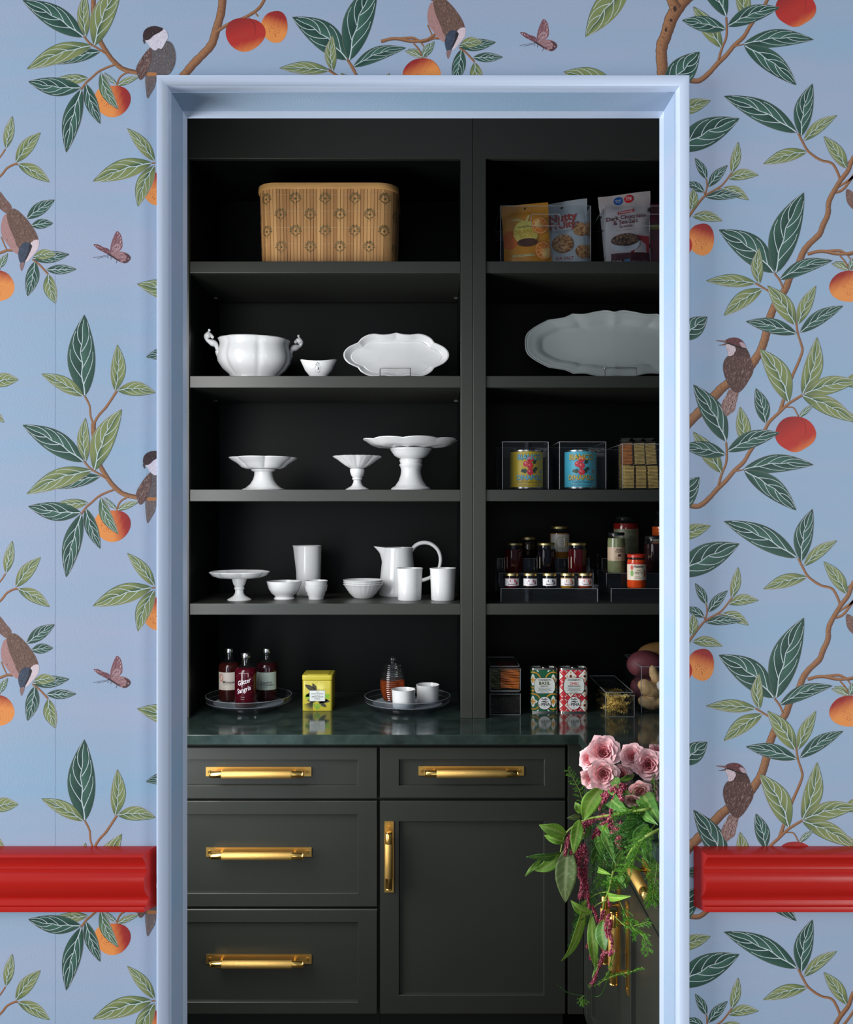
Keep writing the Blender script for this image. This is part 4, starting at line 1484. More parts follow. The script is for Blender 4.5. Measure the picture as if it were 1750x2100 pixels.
spin('body', [(0.0645, 0), (0.066, 0.004), (0.0655, 0.012), (0.061, 0.06), (0.055, 0.115), (0.0525, 0.140), (0.052, 0.152), (0.0525, 0.164), (0.0515, 0.1655), (0.049, 0.150), (0.052, 0.11), (0.06, 0.05), (0.061, 0.008), (0, 0.007)], t, M['glaze'], 96, spout)
mb = MB()
P = spline([(0.046, 0, 0.152), (0.062, 0, 0.172), (0.086, 0, 0.182), (0.114, 0, 0.178), (0.138, 0, 0.158), (0.148, 0, 0.128), (0.143, 0, 0.094), (0.126, 0, 0.070), (0.100, 0, 0.056), (0.074, 0, 0.050), (0.060, 0, 0.048)], 5)
mb.tube(P, [0.0062 + 0.0012 * abs(1 - 2 * i / len(P)) for i in range(len(P))], 12)
mb.build('handle', M['glaze'], t, smooth=60)
TUM = [(0.0372, 0), (0.0385, 0.003), (0.0395, 0.03), (0.0425, 0.098), (0.0440, 0.1035), (0.0430, 0.1045), (0.0405, 0.098), (0.037, 0.02), (0.036, 0.006), (0, 0.005)]
for cx, lb in ((840, 'white tumbler standing right in front of the jug'), (908.5, 'white tumbler at the right end of the fourth shelf, under the jug handle')):
    t = thing('tumbler', lb, 'tumbler', (PX(cx, 3.075), 3.075, ZS[3]), 0, 'white tumblers')
    spin('body', TUM, t, M['glaze'], 64, lobes(3, 0.012, 2))

# ------------------------------------------------------------------ worktop, left: turntables, bottles, tin, honey
def turntable(label, cx, Y):
    t = thing('turntable', label, 'turntable', (PX(cx, Y), Y, ZC), 0, 'clear turntables')
    R = 0.140
    spin('base', [(0.086, 0), (0.094, 0.0), (0.096, 0.003), (0.096, 0.014), (0.092, 0.0165), (0.0, 0.0165)], t, M['ribbed'], 64)
    spin('tray', [(0.0, 0.0175), (0.120, 0.0175), (0.134, 0.021), (R - 0.001, 0.029), (R + 0.001, 0.045), (R - 0.001, 0.0455), (R - 0.0035, 0.030), (0.131, 0.024), (0.118, 0.0215), (0, 0.0215)], t, M['ribbed'], 96,
         lambda th, r, z, k: (r * (1 + (0.004 * (cos(60 * th) > 0) if k in (2, 3) else 0)), z))
    mb = MB()
    for k in range(-14, 15):
        y = k * 0.008
        w = sqrt(0.114 ** 2 - y * y)
        mb.box(-w, w, y - 0.0011, y + 0.0011, 0.0216, 0.0224)
    mb.build('grip_ribs', M['edge'], t)
    mb = MB()
    mb.tube([(R * cos(2 * pi * k / 80), R * sin(2 * pi * k / 80), 0.0452) for k in range(80)], 0.0011, 6, closed=True)
    mb.tube([((R - 0.002) * cos(2 * pi * k / 80), (R - 0.002) * sin(2 * pi * k / 80), 0.0285) for k in range(80)], 0.0010, 6, closed=True)
    mb.build('rim', M['edge'], t, smooth=60)
    return t


TT1Y, TT2Y = 3.095, 3.085
turntable('clear acrylic turntable carrying three drink bottles', 510.5, TT1Y)
turntable('clear acrylic turntable carrying the honey jar and two cups', 836, TT2Y)
ZT = ZC + 0.0228

M['sangria'] = mat('dark_red_drink', (78, 12, 26), 0.06, Transmission_Weight=0.25)
M['amber'] = mat('dark_amber_drink', (58, 22, 18), 0.06, Transmission_Weight=0.2)
M['rosy'] = mat('dark_rose_drink', (52, 18, 22), 0.06, Transmission_Weight=0.2)


def bottle(label, cx, Y, m):
    t = thing('bottle', label, 'bottle', (PX(cx, Y), Y, ZT), 0, 'mixer bottles on the turntable')
    spin('drink', [(0.0, 0.0012), (0.032, 0.0012), (0.0352, 0.005), (0.0352, 0.110), (0.033, 0.121), (0.026, 0.127), (0, 0.1272)], t, m, 48)
    spin('glass_neck', [(0.0262, 0.1275), (0.0188, 0.1325), (0.0135, 0.139), (0.0125, 0.147), (0.0125, 0.152), (0.0145, 0.153), (0.0145, 0.157), (0.012, 0.158), (0, 0.158)], t, M['glass'], 40)
    spin('cap', [(0.0148, 0.1585), (0.0152, 0.160), (0.0152, 0.171), (0.0138, 0.173), (0, 0.173)], t, M['steel'], 40, lambda th, r, z, k: (r * (1 + 0.012 * (sin(24 * th) > 0)), z))
    return t


F_ = -pi / 2
t = bottle('red bottle lettered in white at the front of the turntable', 504, 3.012, M['sangria'])
mb = MB()
at = on_cyl(0.0355, F_, 0.0)
wh = lin(226, 222, 228)
put_text(mb, 'Glitter', 0.021, lambda x, y: at(x + 0.002, y + 0.079), 0.30, wh, 0.80, shear=0.3, bold=0.012)
put_text(mb, 'Sangria', 0.021, lambda x, y: at(x + 0.001, y + 0.054), 0.30, wh, 0.80, shear=0.3, bold=0.012)
put_text(mb, 'W O O D   S T O V E', 0.0032, lambda x, y: at(x - 0.002, y + 0.111), 0, wh)
put_text(mb, 'KITCHEN', 0.003, lambda x, y: at(x - 0.002, y + 0.036), 0, wh)
put_text(mb, '750 mL', 0.003, lambda x, y: at(x - 0.002, y + 0.030), 0, wh)
rr = random.Random(2)
for k in range(46):
    x, y = -0.03 + 0.06 * rr.random(), 0.028 + 0.09 * rr.random()
    q = 0.0004 + 0.0004 * rr.random()
    mb.poly([at(x - q, y), at(x, y - q), at(x + q, y), at(x, y + q)], [lin(196, 130, 150)] * 4)
mb.build('lettering', M['label'], t)
for (lb, cx, m, bgc, lines, th) in (('dark bottle with a cream label at the left back of the turntable', 470.5, M['amber'], (206, 196, 184), ('Mimosa', None), F_ + 0.25),
                                    ('dark bottle with a pale green label at the right back of the turntable', 547.5, M['rosy'], (176, 190, 178), ('Grapefruit', '& Rosemary'), F_ - 0.1)):
    t = bottle(lb, cx, 3.115, m)
    mb = MB()
    at = on_cyl(0.0356, th, 0.0)
    patch(mb, at, -0.046, 0.046, 0.040, 0.098, 24, lin(*bgc))
    at2 = on_cyl(0.0359, th, 0.0)
    dk = lin(44, 40, 38)
    left = -0.024 if lines[1] is None else -0.012
    put_text(mb, lines[0], 0.0125 if lines[1] is None else 0.0092, lambda x, y: at2(x + left, y + 0.062), 0, dk, align='LEFT', bold=0.02)
    if lines[1]:
        put_text(mb, lines[1], 0.0092, lambda x, y: at2(x + left, y + 0.0545), 0, dk, align='LEFT', bold=0.02)
        put_text(mb, 'SPARKLING MIX', 0.0032, lambda x, y: at2(x + left, y + 0.049), 0, dk, align='LEFT')
    else:
        put_text(mb, 'Tangerine & Hibiscus', 0.0038, lambda x, y: at2(x + left, y + 0.0565), 0, dk, align='LEFT')
        disc(mb, at2, -0.030, 0.080, 0.008, 0.013, 16, lin(190, 110, 84))
    put_text(mb, '750 mL', 0.003, lambda x, y: at2(x + left, y + 0.045), 0, dk, align='LEFT')
    mb.build('label', M['label'], t)


def tea_tin():
    t = thing('tea_tin', 'square yellow tea tin with a hinged lid and leaf print', 'tin', (PX(650.5, 3.05), 3.105, ZC))
    ye = mat('yellow_tin', (196, 182, 60), 0.32)
    h = 0.049

    def body(z0, z1, g, ins=0.0):
        mb = MB()
        o = rrect(-h - g, h + g, -h - g, h + g, 0.009, 5)
        mb.prism(o, z0, z1, axis='z')
        return mb
    body(0, 0.0985, 0).build('body', ye, t, bevel=0.0008, smooth=40)
    body(0.099, 0.1165, 0.0012).build('lid', ye, t, bevel=0.003, smooth=40, seg=3)
    mb = MB(); mb.prism(rrect(-0.036, 0.036, -0.036, 0.036, 0.006, 4), 0.1163, 0.1178, axis='z')
    mb.poly([(-0.024, -0.016, 0.1181), (0.024, -0.016, 0.1181), (0.024, 0.016, 0.1181), (-0.024, 0.016, 0.1181)])
    lid = mb.build('lid_panel', ye, t, bevel=0.0006)
    mb = MB()
    at = on_front(0, -h - 0.0003, 0)
    at2 = on_front(0, -h - 0.0005, 0)
    at3 = on_front(0, -h - 0.0007, 0)
    dk, gr = lin(64, 62, 40), lin(128, 166, 52)

    def lf(a, bx, by, L, w, c):
        pts = []
        for k in range(9):
            q = k / 8
            pts.append((q * L, 0.5 * w * sin(pi * q) ** 0.8))
        pts += [(x, -y) for x, y in reversed(pts[1:-1])]
        mb.poly([at(bx + x * cos(a) - y * sin(a), by + x * sin(a) + y * cos(a)) for x, y in pts], [c] * len(pts))
    for (a, bx, by, L, w) in ((150, -0.004, 0.064, 0.042, 0.016), (205, -0.006, 0.062, 0.036, 0.013), (120, -0.002, 0.066, 0.028, 0.011), (-8, 0.004, 0.036, 0.038, 0.013), (-38, 0.002, 0.034, 0.036, 0.013), (170, -0.004, 0.030, 0.03, 0.011), (20, 0.006, 0.026, 0.032, 0.010)):
        lf(radians(a), bx, by, L, w, dk)
    for k in range(9):
        lf(radians(30 + k * 9), 0.004, 0.064, 0.036 - 0.001 * abs(k - 4), 0.0022, lin(232, 222, 120))
        lf(radians(200 + k * 8), -0.014, 0.030, 0.034, 0.0022, dk)
    for (x, y) in ((0.000, 0.020), (-0.006, 0.014), (0.004, 0.012), (-0.001, 0.008), (0.008, 0.019), (-0.010, 0.021)):
        disc(mb, at2, x, y, 0.0042, None, 12, gr)
    patch(mb, at, -0.0395, 0.0395, 0.040, 0.055, 1, lin(128, 176, 40))
    patch(mb, at2, -0.0255, 0.0255, 0.0315, 0.0665, 1, lin(150, 160, 160))
    patch(mb, at3, -0.0245, 0.0245, 0.0325, 0.0655, 1, lin(222, 226, 224))
    tx = lin(50, 60, 50)
    at4 = on_front(0, -h - 0.0009, 0)
    for (s, z, y) in (('THE', 0.0042, 0.0595), ('SECRET GARDEN', 0.0048, 0.0545), ('PYRAMID TEA', 0.0028, 0.0505), ('LEMON GINGER', 0.0052, 0.0445), ('GREEN TEA', 0.0034, 0.0402), ('15 pyramids', 0.0034, 0.0355)):
        put_text(mb, s, z, lambda x, yy: at4(x, yy + y), 0, tx, bold=0.02, space=1.1)
    mb.build('label', M['label'], t)


tea_tin()


def honey_jar():
    t = thing('honey_jar', 'ribbed beehive glass jar of amber honey with knobbed lid', 'jar', (PX(805, 3.115), 3.115, ZT))
    honey = mat('amber_honey', (206, 92, 22), 0.05, Transmission_Weight=0.75, IOR=1.4)

    def hive(z0, z1, n, rf, grow=0.0):
        pr = []
        for k in range(n):
            za = z0 + (z1 - z0) * k / n
            st = (z1 - z0) / n
            r = rf(za + st / 2) + grow
            pr += [(r - 0.0022, za + st * 0.02), (r - 0.0004, za + st * 0.22), (r, za + st * 0.5), (r - 0.0004, za + st * 0.78), (r - 0.0022, za + st * 0.98)]
        return pr
    rf = lambda z: 0.0425 * (1 - ((z - 0.052) / 0.092) ** 2 * 0.55) if z > 0.052 else 0.0425 * (1 - ((0.052 - z) / 0.052) ** 2 * 0.34)
    spin('honey', [(0, 0.003)] + hive(0.003, 0.068, 10, rf, -0.0018) + [(0, 0.068)], t, honey, 48)
    spin('glass_jar', [(0, 0.001)] + hive(0.001, 0.098, 14, rf) + [(rf(0.1) - 0.004, 0.097)] + [(r - 0.0034, z) for r, z in reversed(hive(0.0705, 0.094, 4, rf))] + [(0.03, 0.0695), (0, 0.0692)], t, M['glass'], 48)
    spin('glass_lid', [(0.0, 0.0985)] + hive(0.0985, 0.121, 4, lambda z: rf(z) * 1.0 - 0.001) + [(0.012, 0.1225), (0.006, 0.125), (0.0055, 0.128), (0.0095, 0.132), (0.0105, 0.137), (0.0085, 0.142), (0.004, 0.145), (0, 0.1455)], t, M['glass'], 48)


honey_jar()
HC = [(0.0335, 0), (0.0350, 0.002), (0.0355, 0.02), (0.0378, 0.054), (0.0386, 0.0575), (0.0375, 0.058), (0.0358, 0.053), (0.034, 0.02), (0.033, 0.006), (0, 0.005)]
for (cx, Y, lb) in ((827.5, 3.005, 'white cup at the front of the honey turntable'), (877.5, 3.085, 'white cup at the right of the honey turntable')):
    t = thing('cup', lb, 'cup', (PX(cx, Y), Y, ZT), 0, 'white cups on the turntable')
    spin('body', HC, t, M['glaze'], 64, lobes(5, 0.015, 2))


# ------------------------------------------------------------------ clear bins and boxes
def bin_shell(x0, x1, y0, y1, h, th=0.0025, low=None, foot=0.004):
    """open-topped box of five panes; low = height of the front pane"""
    mb = MB()
    hf = low or h
    O = [(x0, y0), (x1, y0), (x1, y1), (x0, y1)]
    I = [(x0 + th, y0 + th), (x1 - th, y0 + th), (x1 - th, y1 - th), (x0 + th, y1 - th)]
    top = [hf, hf, h, h]
    b = 0
    for (x, y) in O: mb.vert((x, y, 0))
    for (x, y), z in zip(O, top): mb.vert((x, y, z))
    for (x, y), z in zip(I, top): mb.vert((x, y, z))
    for (x, y) in I: mb.vert((x, y, foot))
    mb.face((3, 2, 1, 0)); mb.face((12, 13, 14, 15))
    for k in range(3):
        for i in range(4):
            j = (i + 1) % 4
            mb.face((k * 4 + i, k * 4 + j, k * 4 + 4 + j, k * 4 + 4 + i))
    return mb


def bin_at(label, px0, px1, Yf, depth, h, shelf, grip=True):
    w = (px1 - px0) * Yf / F
    t = thing('storage_bin', label, 'storage bin', (PX((px0 + px1) / 2, Yf), Yf + depth / 2, shelf), 0, 'clear storage bins')
    bin_shell(-w / 2, w / 2, -depth / 2, depth / 2, h).build('bin', M['acrylic'], t, bevel=0.0008)
    mb = MB()
    r = 0.0022
    for (a, c, z) in ((-w / 2, w / 2, h), ):
        o = rrect(-w / 2 - 0.001, w / 2 + 0.001, -depth / 2 - 0.001, depth / 2 + 0.001, 0.004, 3)
        mb.tube([(x, y, h) for x, y in o], 0.0011, 6, closed=True)
    for x in (-w / 2, w / 2):
        mb.tube([(x, -depth / 2, 0.002), (x, -depth / 2, h)], 0.0012, 6)
    mb.build('rolled_rim', M['edge'], t, smooth=50)
    if grip:
        mb = MB()
        o = rrect(-w * 0.16, w * 0.16, h * 0.66, h * 0.86, 0.005, 4)
        mb.tube([(x, -depth / 2 - 0.0014, z) for x, z in o], 0.0010, 6, closed=True)
        mb.build('finger_grip', M['edge'], t, smooth=50)
    return t


def bag(name, label, x0, x1, Y, z0, h, lean, roll, paint, thick=0.022, dx=0.0, top=1.0, cat='snack bag', colr=(200, 200, 200), rough=0.3, tilt=0.0):
    """stand-up pouch: pillow body with crimped top; paint(mb, at, w, h) prints its face"""
    w = x1 - x0
    t = thing(name, label, cat, ((x0 + x1) / 2, Y, z0), 0, 'bags in the clear bins')
    NU, NV = 15, 22
    rr = random.Random(len(label))
    ph = [rr.random() * 6 for _ in range(6)]

    def pos(u, v, side):
        """u -1..1, v 0..1"""
        bulge = thick * (1 - u * u) ** 0.7 * (1 - v) ** 0.55 * (0.5 + min(1, v * 5) * 0.5) if v < 0.82 else 0.0006 + thick * (1 - u * u) * max(0, 0.9 - v) * 1.2
        wr = 0.0016 * sin(u * 9 + ph[0] + v * 4) * sin(v * 13 + ph[1]) + 0.0013 * sin(u * 5 - v * 21 + ph[2]) * (0.3 + u * u)
        x = u * w / 2 * (1 + (top - 1) * v) * (1 - 0.035 * sin(pi * v) * (v < 0.85))
        d = side * (bulge + (wr if side < 0 else 0) * (0.4 if v > 0.84 else 1)) + (0.002 * sin(u * 4 + ph[3]) if v > 0.84 else 0)
        y = d
        z = v * h * (1 + tilt * u)
        X = x * cos(roll) - z * sin(roll)
        Z = x * sin(roll) + z * cos(roll)
        Z += (w / 2) * abs(sin(roll)) + 0.001
        return (X + dx, y * cos(lean) + Z * sin(lean), Z * cos(lean) - y * sin(lean) * 0.2)
    mb = MB()
    for side in (-1, 1):
        mb.grid(NU, NV, lambda i, j: pos(-1 + 2 * i / (NU - 1), j / (NV - 1), side))
    mb.build('pouch', mat(name + '_film', colr, rough, bump=0.1, bscale=25), t, smooth=60, merge=0.0004)
    lift = [0.0013]

    def at(x, y, k=0):
        p = pos(max(-1, min(1, x / (w / 2))), max(0, min(1, y / h)), -1)
        return (p[0], p[1] - lift[0] - k * 0.0005, p[2])
    mb = MB()
    paint(mb, at, w, h)
    mb.build('print', M['label'], t)
    return t


def sub_patch(mb, at, x0, x1, y0, y1, c, k=0, n=8, m=8):
    mb.grid(n + 1, m + 1, lambda i, j: at(x0 + (x1 - x0) * i / n, y0 + (y1 - y0) * j / m, k), col=lambda i, j: c)


def oval(mb, at, cx, cy, rx, ry, c, k=1, n=24, c2=None):
    """filled oval following the film: rings"""
    R = [0.0, 0.35, 0.7, 1.0]
    for a, b_ in zip(R, R[1:]):
        for i in range(n):
            t0, t1 = 2 * pi * i / n, 2 * pi * (i + 1) / n
            q = [(b_ * cos(t0), b_ * sin(t0)), (b_ * cos(t1), b_ * sin(t1)), (a * cos(t1), a * sin(t1)), (a * cos(t0), a * sin(t0))]
            if a == 0: q = q[:3]
            mb.poly([at(cx + rx * x, cy + ry * y, k) for x, y in q], [c if not c2 else mix(c, c2, sqrt(x * x + y * y)) for x, y in q])


def orange_slice(mb, at, cx, cy, r, k):
    oval(mb, at, cx, cy, r, r, lin(222, 120, 20), k)
    oval(mb, at, cx, cy, r * 0.9, r * 0.9, lin(240, 196, 120), k + 1)
    for i in range(10):
        a0, a1 = 2 * pi * (i + 0.08) / 10, 2 * pi * (i + 0.92) / 10
        mb.poly([at(cx + r * 0.1 * cos((a0 + a1) / 2), cy + r * 0.1 * sin((a0 + a1) / 2), k + 2), at(cx + r * 0.84 * cos(a0), cy + r * 0.84 * sin(a0), k + 2), at(cx + r * 0.84 * cos(a1), cy + r * 0.84 * sin(a1), k + 2)], [lin(244, 150, 50), lin(226, 108, 18), lin(226, 108, 18)])


def grains(mb, at, cx, cy, rx, ry, cols, n, size, k, seed=1, long=2.2):
    rr = random.Random(seed)
    for _ in range(n):
        a, r = rr.random() * 2 * pi, sqrt(rr.random())
        x, y, th = cx + rx * r * cos(a), cy + ry * r * sin(a), rr.random() * pi
        c = cols[rr.randrange(len(cols))]
        pts = []
        for i in range(6):
            p, q = size * long * cos(2 * pi * i / 6), size * sin(2 * pi * i / 6)
            pts.append(at(x + p * cos(th) - q * sin(th), y + p * sin(th) + q * cos(th), k + rr.random()))
        mb.poly(pts, [c] * 6)


def paint_orange(mb, at, w, h):
    disc(mb, lambda x, y: at(x, y, 1), 0.0, h * 0.925, 0.0034, None, 14, K_)
    oval(mb, at, -w * 0.36, h * 0.42, w * 0.18, h * 0.15, lin(214, 104, 24), 1)
    oval(mb, at, -w * 0.02, h * 0.52, w * 0.27, h * 0.20, lin(222, 204, 96), 2)
    oval(mb, at, w * 0.0, h * 0.355, w * 0.22, h * 0.07, lin(84, 48, 30), 3)
    orange_slice(mb, at, w * 0.30, h * 0.62, w * 0.19, 4)
    orange_slice(mb, at, w * 0.34, h * 0.22, w * 0.20, 4)
    mb.poly([at(-w * 0.02, h * 0.70, 3), at(w * 0.03, h * 0.70, 3), at(w * 0.10, h * 0.80, 3), at(w * 0.05, h * 0.80, 3)], [lin(222, 204, 120)] * 4)
    for s in (-1, 1):
        mb.poly([at(-w * 0.02, h * 0.71, 2.5), at(-w * 0.2, h * (0.74 + 0.03 * s), 2.5), at(-w * 0.36, h * 0.735, 2.5)], [lin(206, 178, 96)] * 3)
    put_text(mb, 'ORANGE', w * 0.135, lambda x, y: at(x - w * 0.02, y + h * 0.50, 4), 0.03, lin(214, 164, 30), bold=0.01)
    put_text(mb, 'SLICES', w * 0.10, lambda x, y: at(x - w * 0.02, y + h * 0.44, 4), 0.03, lin(214, 164, 30))
    put_text(mb, 'Sunny Fruit', w * 0.07, lambda x, y: at(x - w * 0.02, y + h * 0.60, 4), 0.03, lin(70, 66, 40))
    sub_patch(mb, at, -w * 0.34, w * 0.14, h * 0.135, h * 0.165, lin(232, 214, 150), 2, 6, 2)
    put_text(mb, 'ORGANIC  DRIED  FRUIT  SNACK', w * 0.032, lambda x, y: at(x - w * 0.10, y + h * 0.143, 3), 0, K_)


def paint_silver(mb, at, w, h):
    rd = lin(178, 72, 58)
    disc(mb, lambda x, y: at(x, y, 1), -w * 0.02, h * 0.91, 0.0042, None, 14, K_)
    put_text(mb, 'Nutty', w * 0.26, lambda x, y: at(x - w * 0.02, y + h * 0.705, 2), 0.05, rd, 0.95, bold=0.03)
    put_text(mb, '&', w * 0.09, lambda x, y: at(x + w * 0.30, y + h * 0.65, 2), 0.05, rd, bold=0.03)
    put_text(mb, 'FrUity', w * 0.23, lambda x, y: at(x - w * 0.03, y + h * 0.598, 2), 0.05, rd, 0.95, bold=0.03)
    put_text(mb, 'THAI CRISPY', w * 0.085, lambda x, y: at(x - w * 0.06, y + h * 0.535, 2), 0, lin(150, 150, 150))
    put_text(mb, 'RICE', w * 0.085, lambda x, y: at(x - w * 0.03, y + h * 0.495, 2), 0, lin(150, 150, 150))
    for (cx, cy, rx) in ((-0.05, 0.37, 0.24), (0.36, 0.56, 0.16), (0.38, 0.25, 0.16)):
        oval(mb, at, w * cx, h * cy, w * rx, w * rx * 0.9, lin(150, 96, 56), 1)
        grains(mb, at, w * cx, h * cy, w * rx * 0.92, w * rx * 0.82, [lin(224, 178, 122), lin(206, 152, 96), lin(184, 124, 74)], 70, 0.0028, 2, int(cx * 100))
    put_text(mb, 'SEA SALT', w * 0.10, lambda x, y: at(x - w * 0.03, y + h * 0.14, 2), 0, rd, bold=0.01)
    put_text(mb, 'VEGAN : GLUTEN FREE : 3 OZ (85 G)', w * 0.05, lambda x, y: at(x, y + h * 0.085, 2), 0, rd)


def paint_granola(mb, at, w, h):
    mr = lin(104, 26, 34)
    oval(mb, at, -w * 0.12, h * 0.915, w * 0.088, w * 0.088, lin(30, 92, 172), 1)
    oval(mb, at, w * 0.08, h * 0.925, w * 0.088, w * 0.088, lin(206, 34, 40), 1)
    put_text(mb, 'Gluten', w * 0.05, lambda x, y: at(x - w * 0.12, y + h * 0.917, 2), 0.05, W_)
    put_text(mb, 'Free', w * 0.05, lambda x, y: at(x - w * 0.12, y + h * 0.893, 2), 0.05, W_)
    put_text(mb, '22g', w * 0.075, lambda x, y: at(x + w * 0.08, y + h * 0.924, 2), 0.05, W_, bold=0.02)
    put_text(mb, 'whole grain', w * 0.026, lambda x, y: at(x + w * 0.08, y + h * 0.905, 2), 0.05, W_)
    mb.poly([at(-w * 0.16, h * 0.715, 1), at(w * 0.17, h * 0.735, 1), at(w * 0.15, h * 0.755, 1), at(w * 0.17, h * 0.775, 1), at(-w * 0.16, h * 0.755, 1)], [lin(196, 36, 40)] * 5)
    put_text(mb, 'SUPERFOOD', w * 0.048, lambda x, y: at(x, y + h * 0.733, 2), 0.04, W_, bold=0.02)
    put_text(mb, 'Dark Chocolate', w * 0.135, lambda x, y: at(x + w * 0.0, y + h * 0.65, 2), 0.05, mr, 0.92, bold=0.012)
    put_text(mb, '& Sea Salt', w * 0.135, lambda x, y: at(x - w * 0.02, y + h * 0.585, 2), 0.05, mr, 0.92, bold=0.012)
    put_text(mb, 'Granola', w * 0.085, lambda x, y: at(x - w * 0.02, y + h * 0.535, 2), 0.05, mr, bold=0.01)
    put_text(mb, 'vanilla, cocoa & a pinch of sea salt', w * 0.028, lambda x, y: at(x - w * 0.02, y + h * 0.495, 2), 0.05, lin(120, 110, 106))
    sub_patch(mb, at, -w * 0.36, w * 0.47, h * 0.02, h * 0.19, lin(74, 20, 30), 1)
    mb.poly([at(w * 0.05, h * 0.19, 1), at(w * 0.46, h * 0.19, 1), at(w * 0.47, h * 0.40, 1), at(w * 0.20, h * 0.42, 1)], [lin(168, 44, 48)] * 4)
    oval(mb, at, -w * 0.05, h * 0.315, w * 0.30, h * 0.115, lin(164, 170, 178), 3, c2=lin(196, 200, 206))
    oval(mb, at, -w * 0.05, h * 0.365, w * 0.295, h * 0.085, lin(70, 46, 36), 4)
    grains(mb, at, -w * 0.05, h * 0.368, w * 0.27, h * 0.074, [lin(124, 88, 62), lin(92, 62, 46), lin(56, 36, 30), lin(150, 116, 84)], 150, 0.0026, 5, 9, 1.4)
    for k in range(3):
        oval(mb, at, -w * (0.30 - 0.065 * k), h * 0.075, w * 0.028, h * 0.022, lin(196, 188, 186), 2)
    sub_patch(mb, at, -w * 0.09, w * 0.03, h * 0.05, h * 0.105, lin(62, 128, 176), 2, 2, 2)
    sub_patch(mb, at, -w * 0.08, w * 0.02, h * 0.055, h * 0.075, lin(110, 168, 74), 3, 2, 2)
    put_text(mb, 'NET WT 11 OZ', w * 0.05, lambda x, y: at(x + w * 0.23, y + h * 0.065, 3), 0, lin(196, 170, 170))


def paint_red(mb, at, w, h):
    for (x, y) in ((-0.3, 0.78), (-0.34, 0.42), (0.2, 0.6)):
        for k in range(8):
            a = 2 * pi * k / 8
            mb.poly([at(w * x, h * y, 1), at(w * x + 0.016 * cos(a - 0.3), h * y + 0.016 * sin(a - 0.3), 1), at(w * x + 0.016 * cos(a + 0.3), h * y + 0.016 * sin(a + 0.3), 1)], [lin(206, 50, 90)] * 3)
    sub_patch(mb, at, -w * 0.42, w * 0.42, h * 0.62, h * 0.69, lin(196, 180, 80), 1)
    sub_patch(mb, at, -w * 0.42, w * 0.42, h * 0.05, h * 0.2, lin(120, 40, 60), 1)


b1y = 2.995
bin_at('clear bin holding the orange and the silver snack bags', 1027, 1212, b1y, 0.27, 0.188, ZS[0])
bin_at('clear bin holding the granola bag, right end of the top shelf', 1241, 1426, b1y, 0.27, 0.188, ZS[0])
zb = ZS[0] + 0.0045
SB1 = 3.035 / F
bag('snack_bag', 'yellow pouch printed with orange slices in the left bin', PX(1034.5, 3.045), PX(1133, 3.045), 3.045, zb, 0.208, 0.10, 0.05, paint_orange, tilt=0.02, colr=(214, 142, 28))
bag('snack_bag', 'silver rice snack pouch standing behind the yellow pouch', PX(1114, 3.10), PX(1206, 3.10), 3.10, zb, 0.236, 0.09, 0.03, paint_silver, top=1.12, tilt=0.045, colr=(196, 204, 208))
bag('granola_bag', 'tall white and maroon granola pouch in the right bin', PX(1240, 3.07), PX(1336, 3.07), 3.07, zb, 0.252, 0.09, 0.03, paint_granola, top=1.14, tilt=0.035, colr=(206, 194, 192), rough=0.4)
bag('snack_bag', 'dusky red pouch half hidden behind the granola pouch', PX(1318, 3.15), PX(1404, 3.15), 3.15, zb, 0.250, 0.09, 0.0, paint_red, colr=(140, 60, 70))


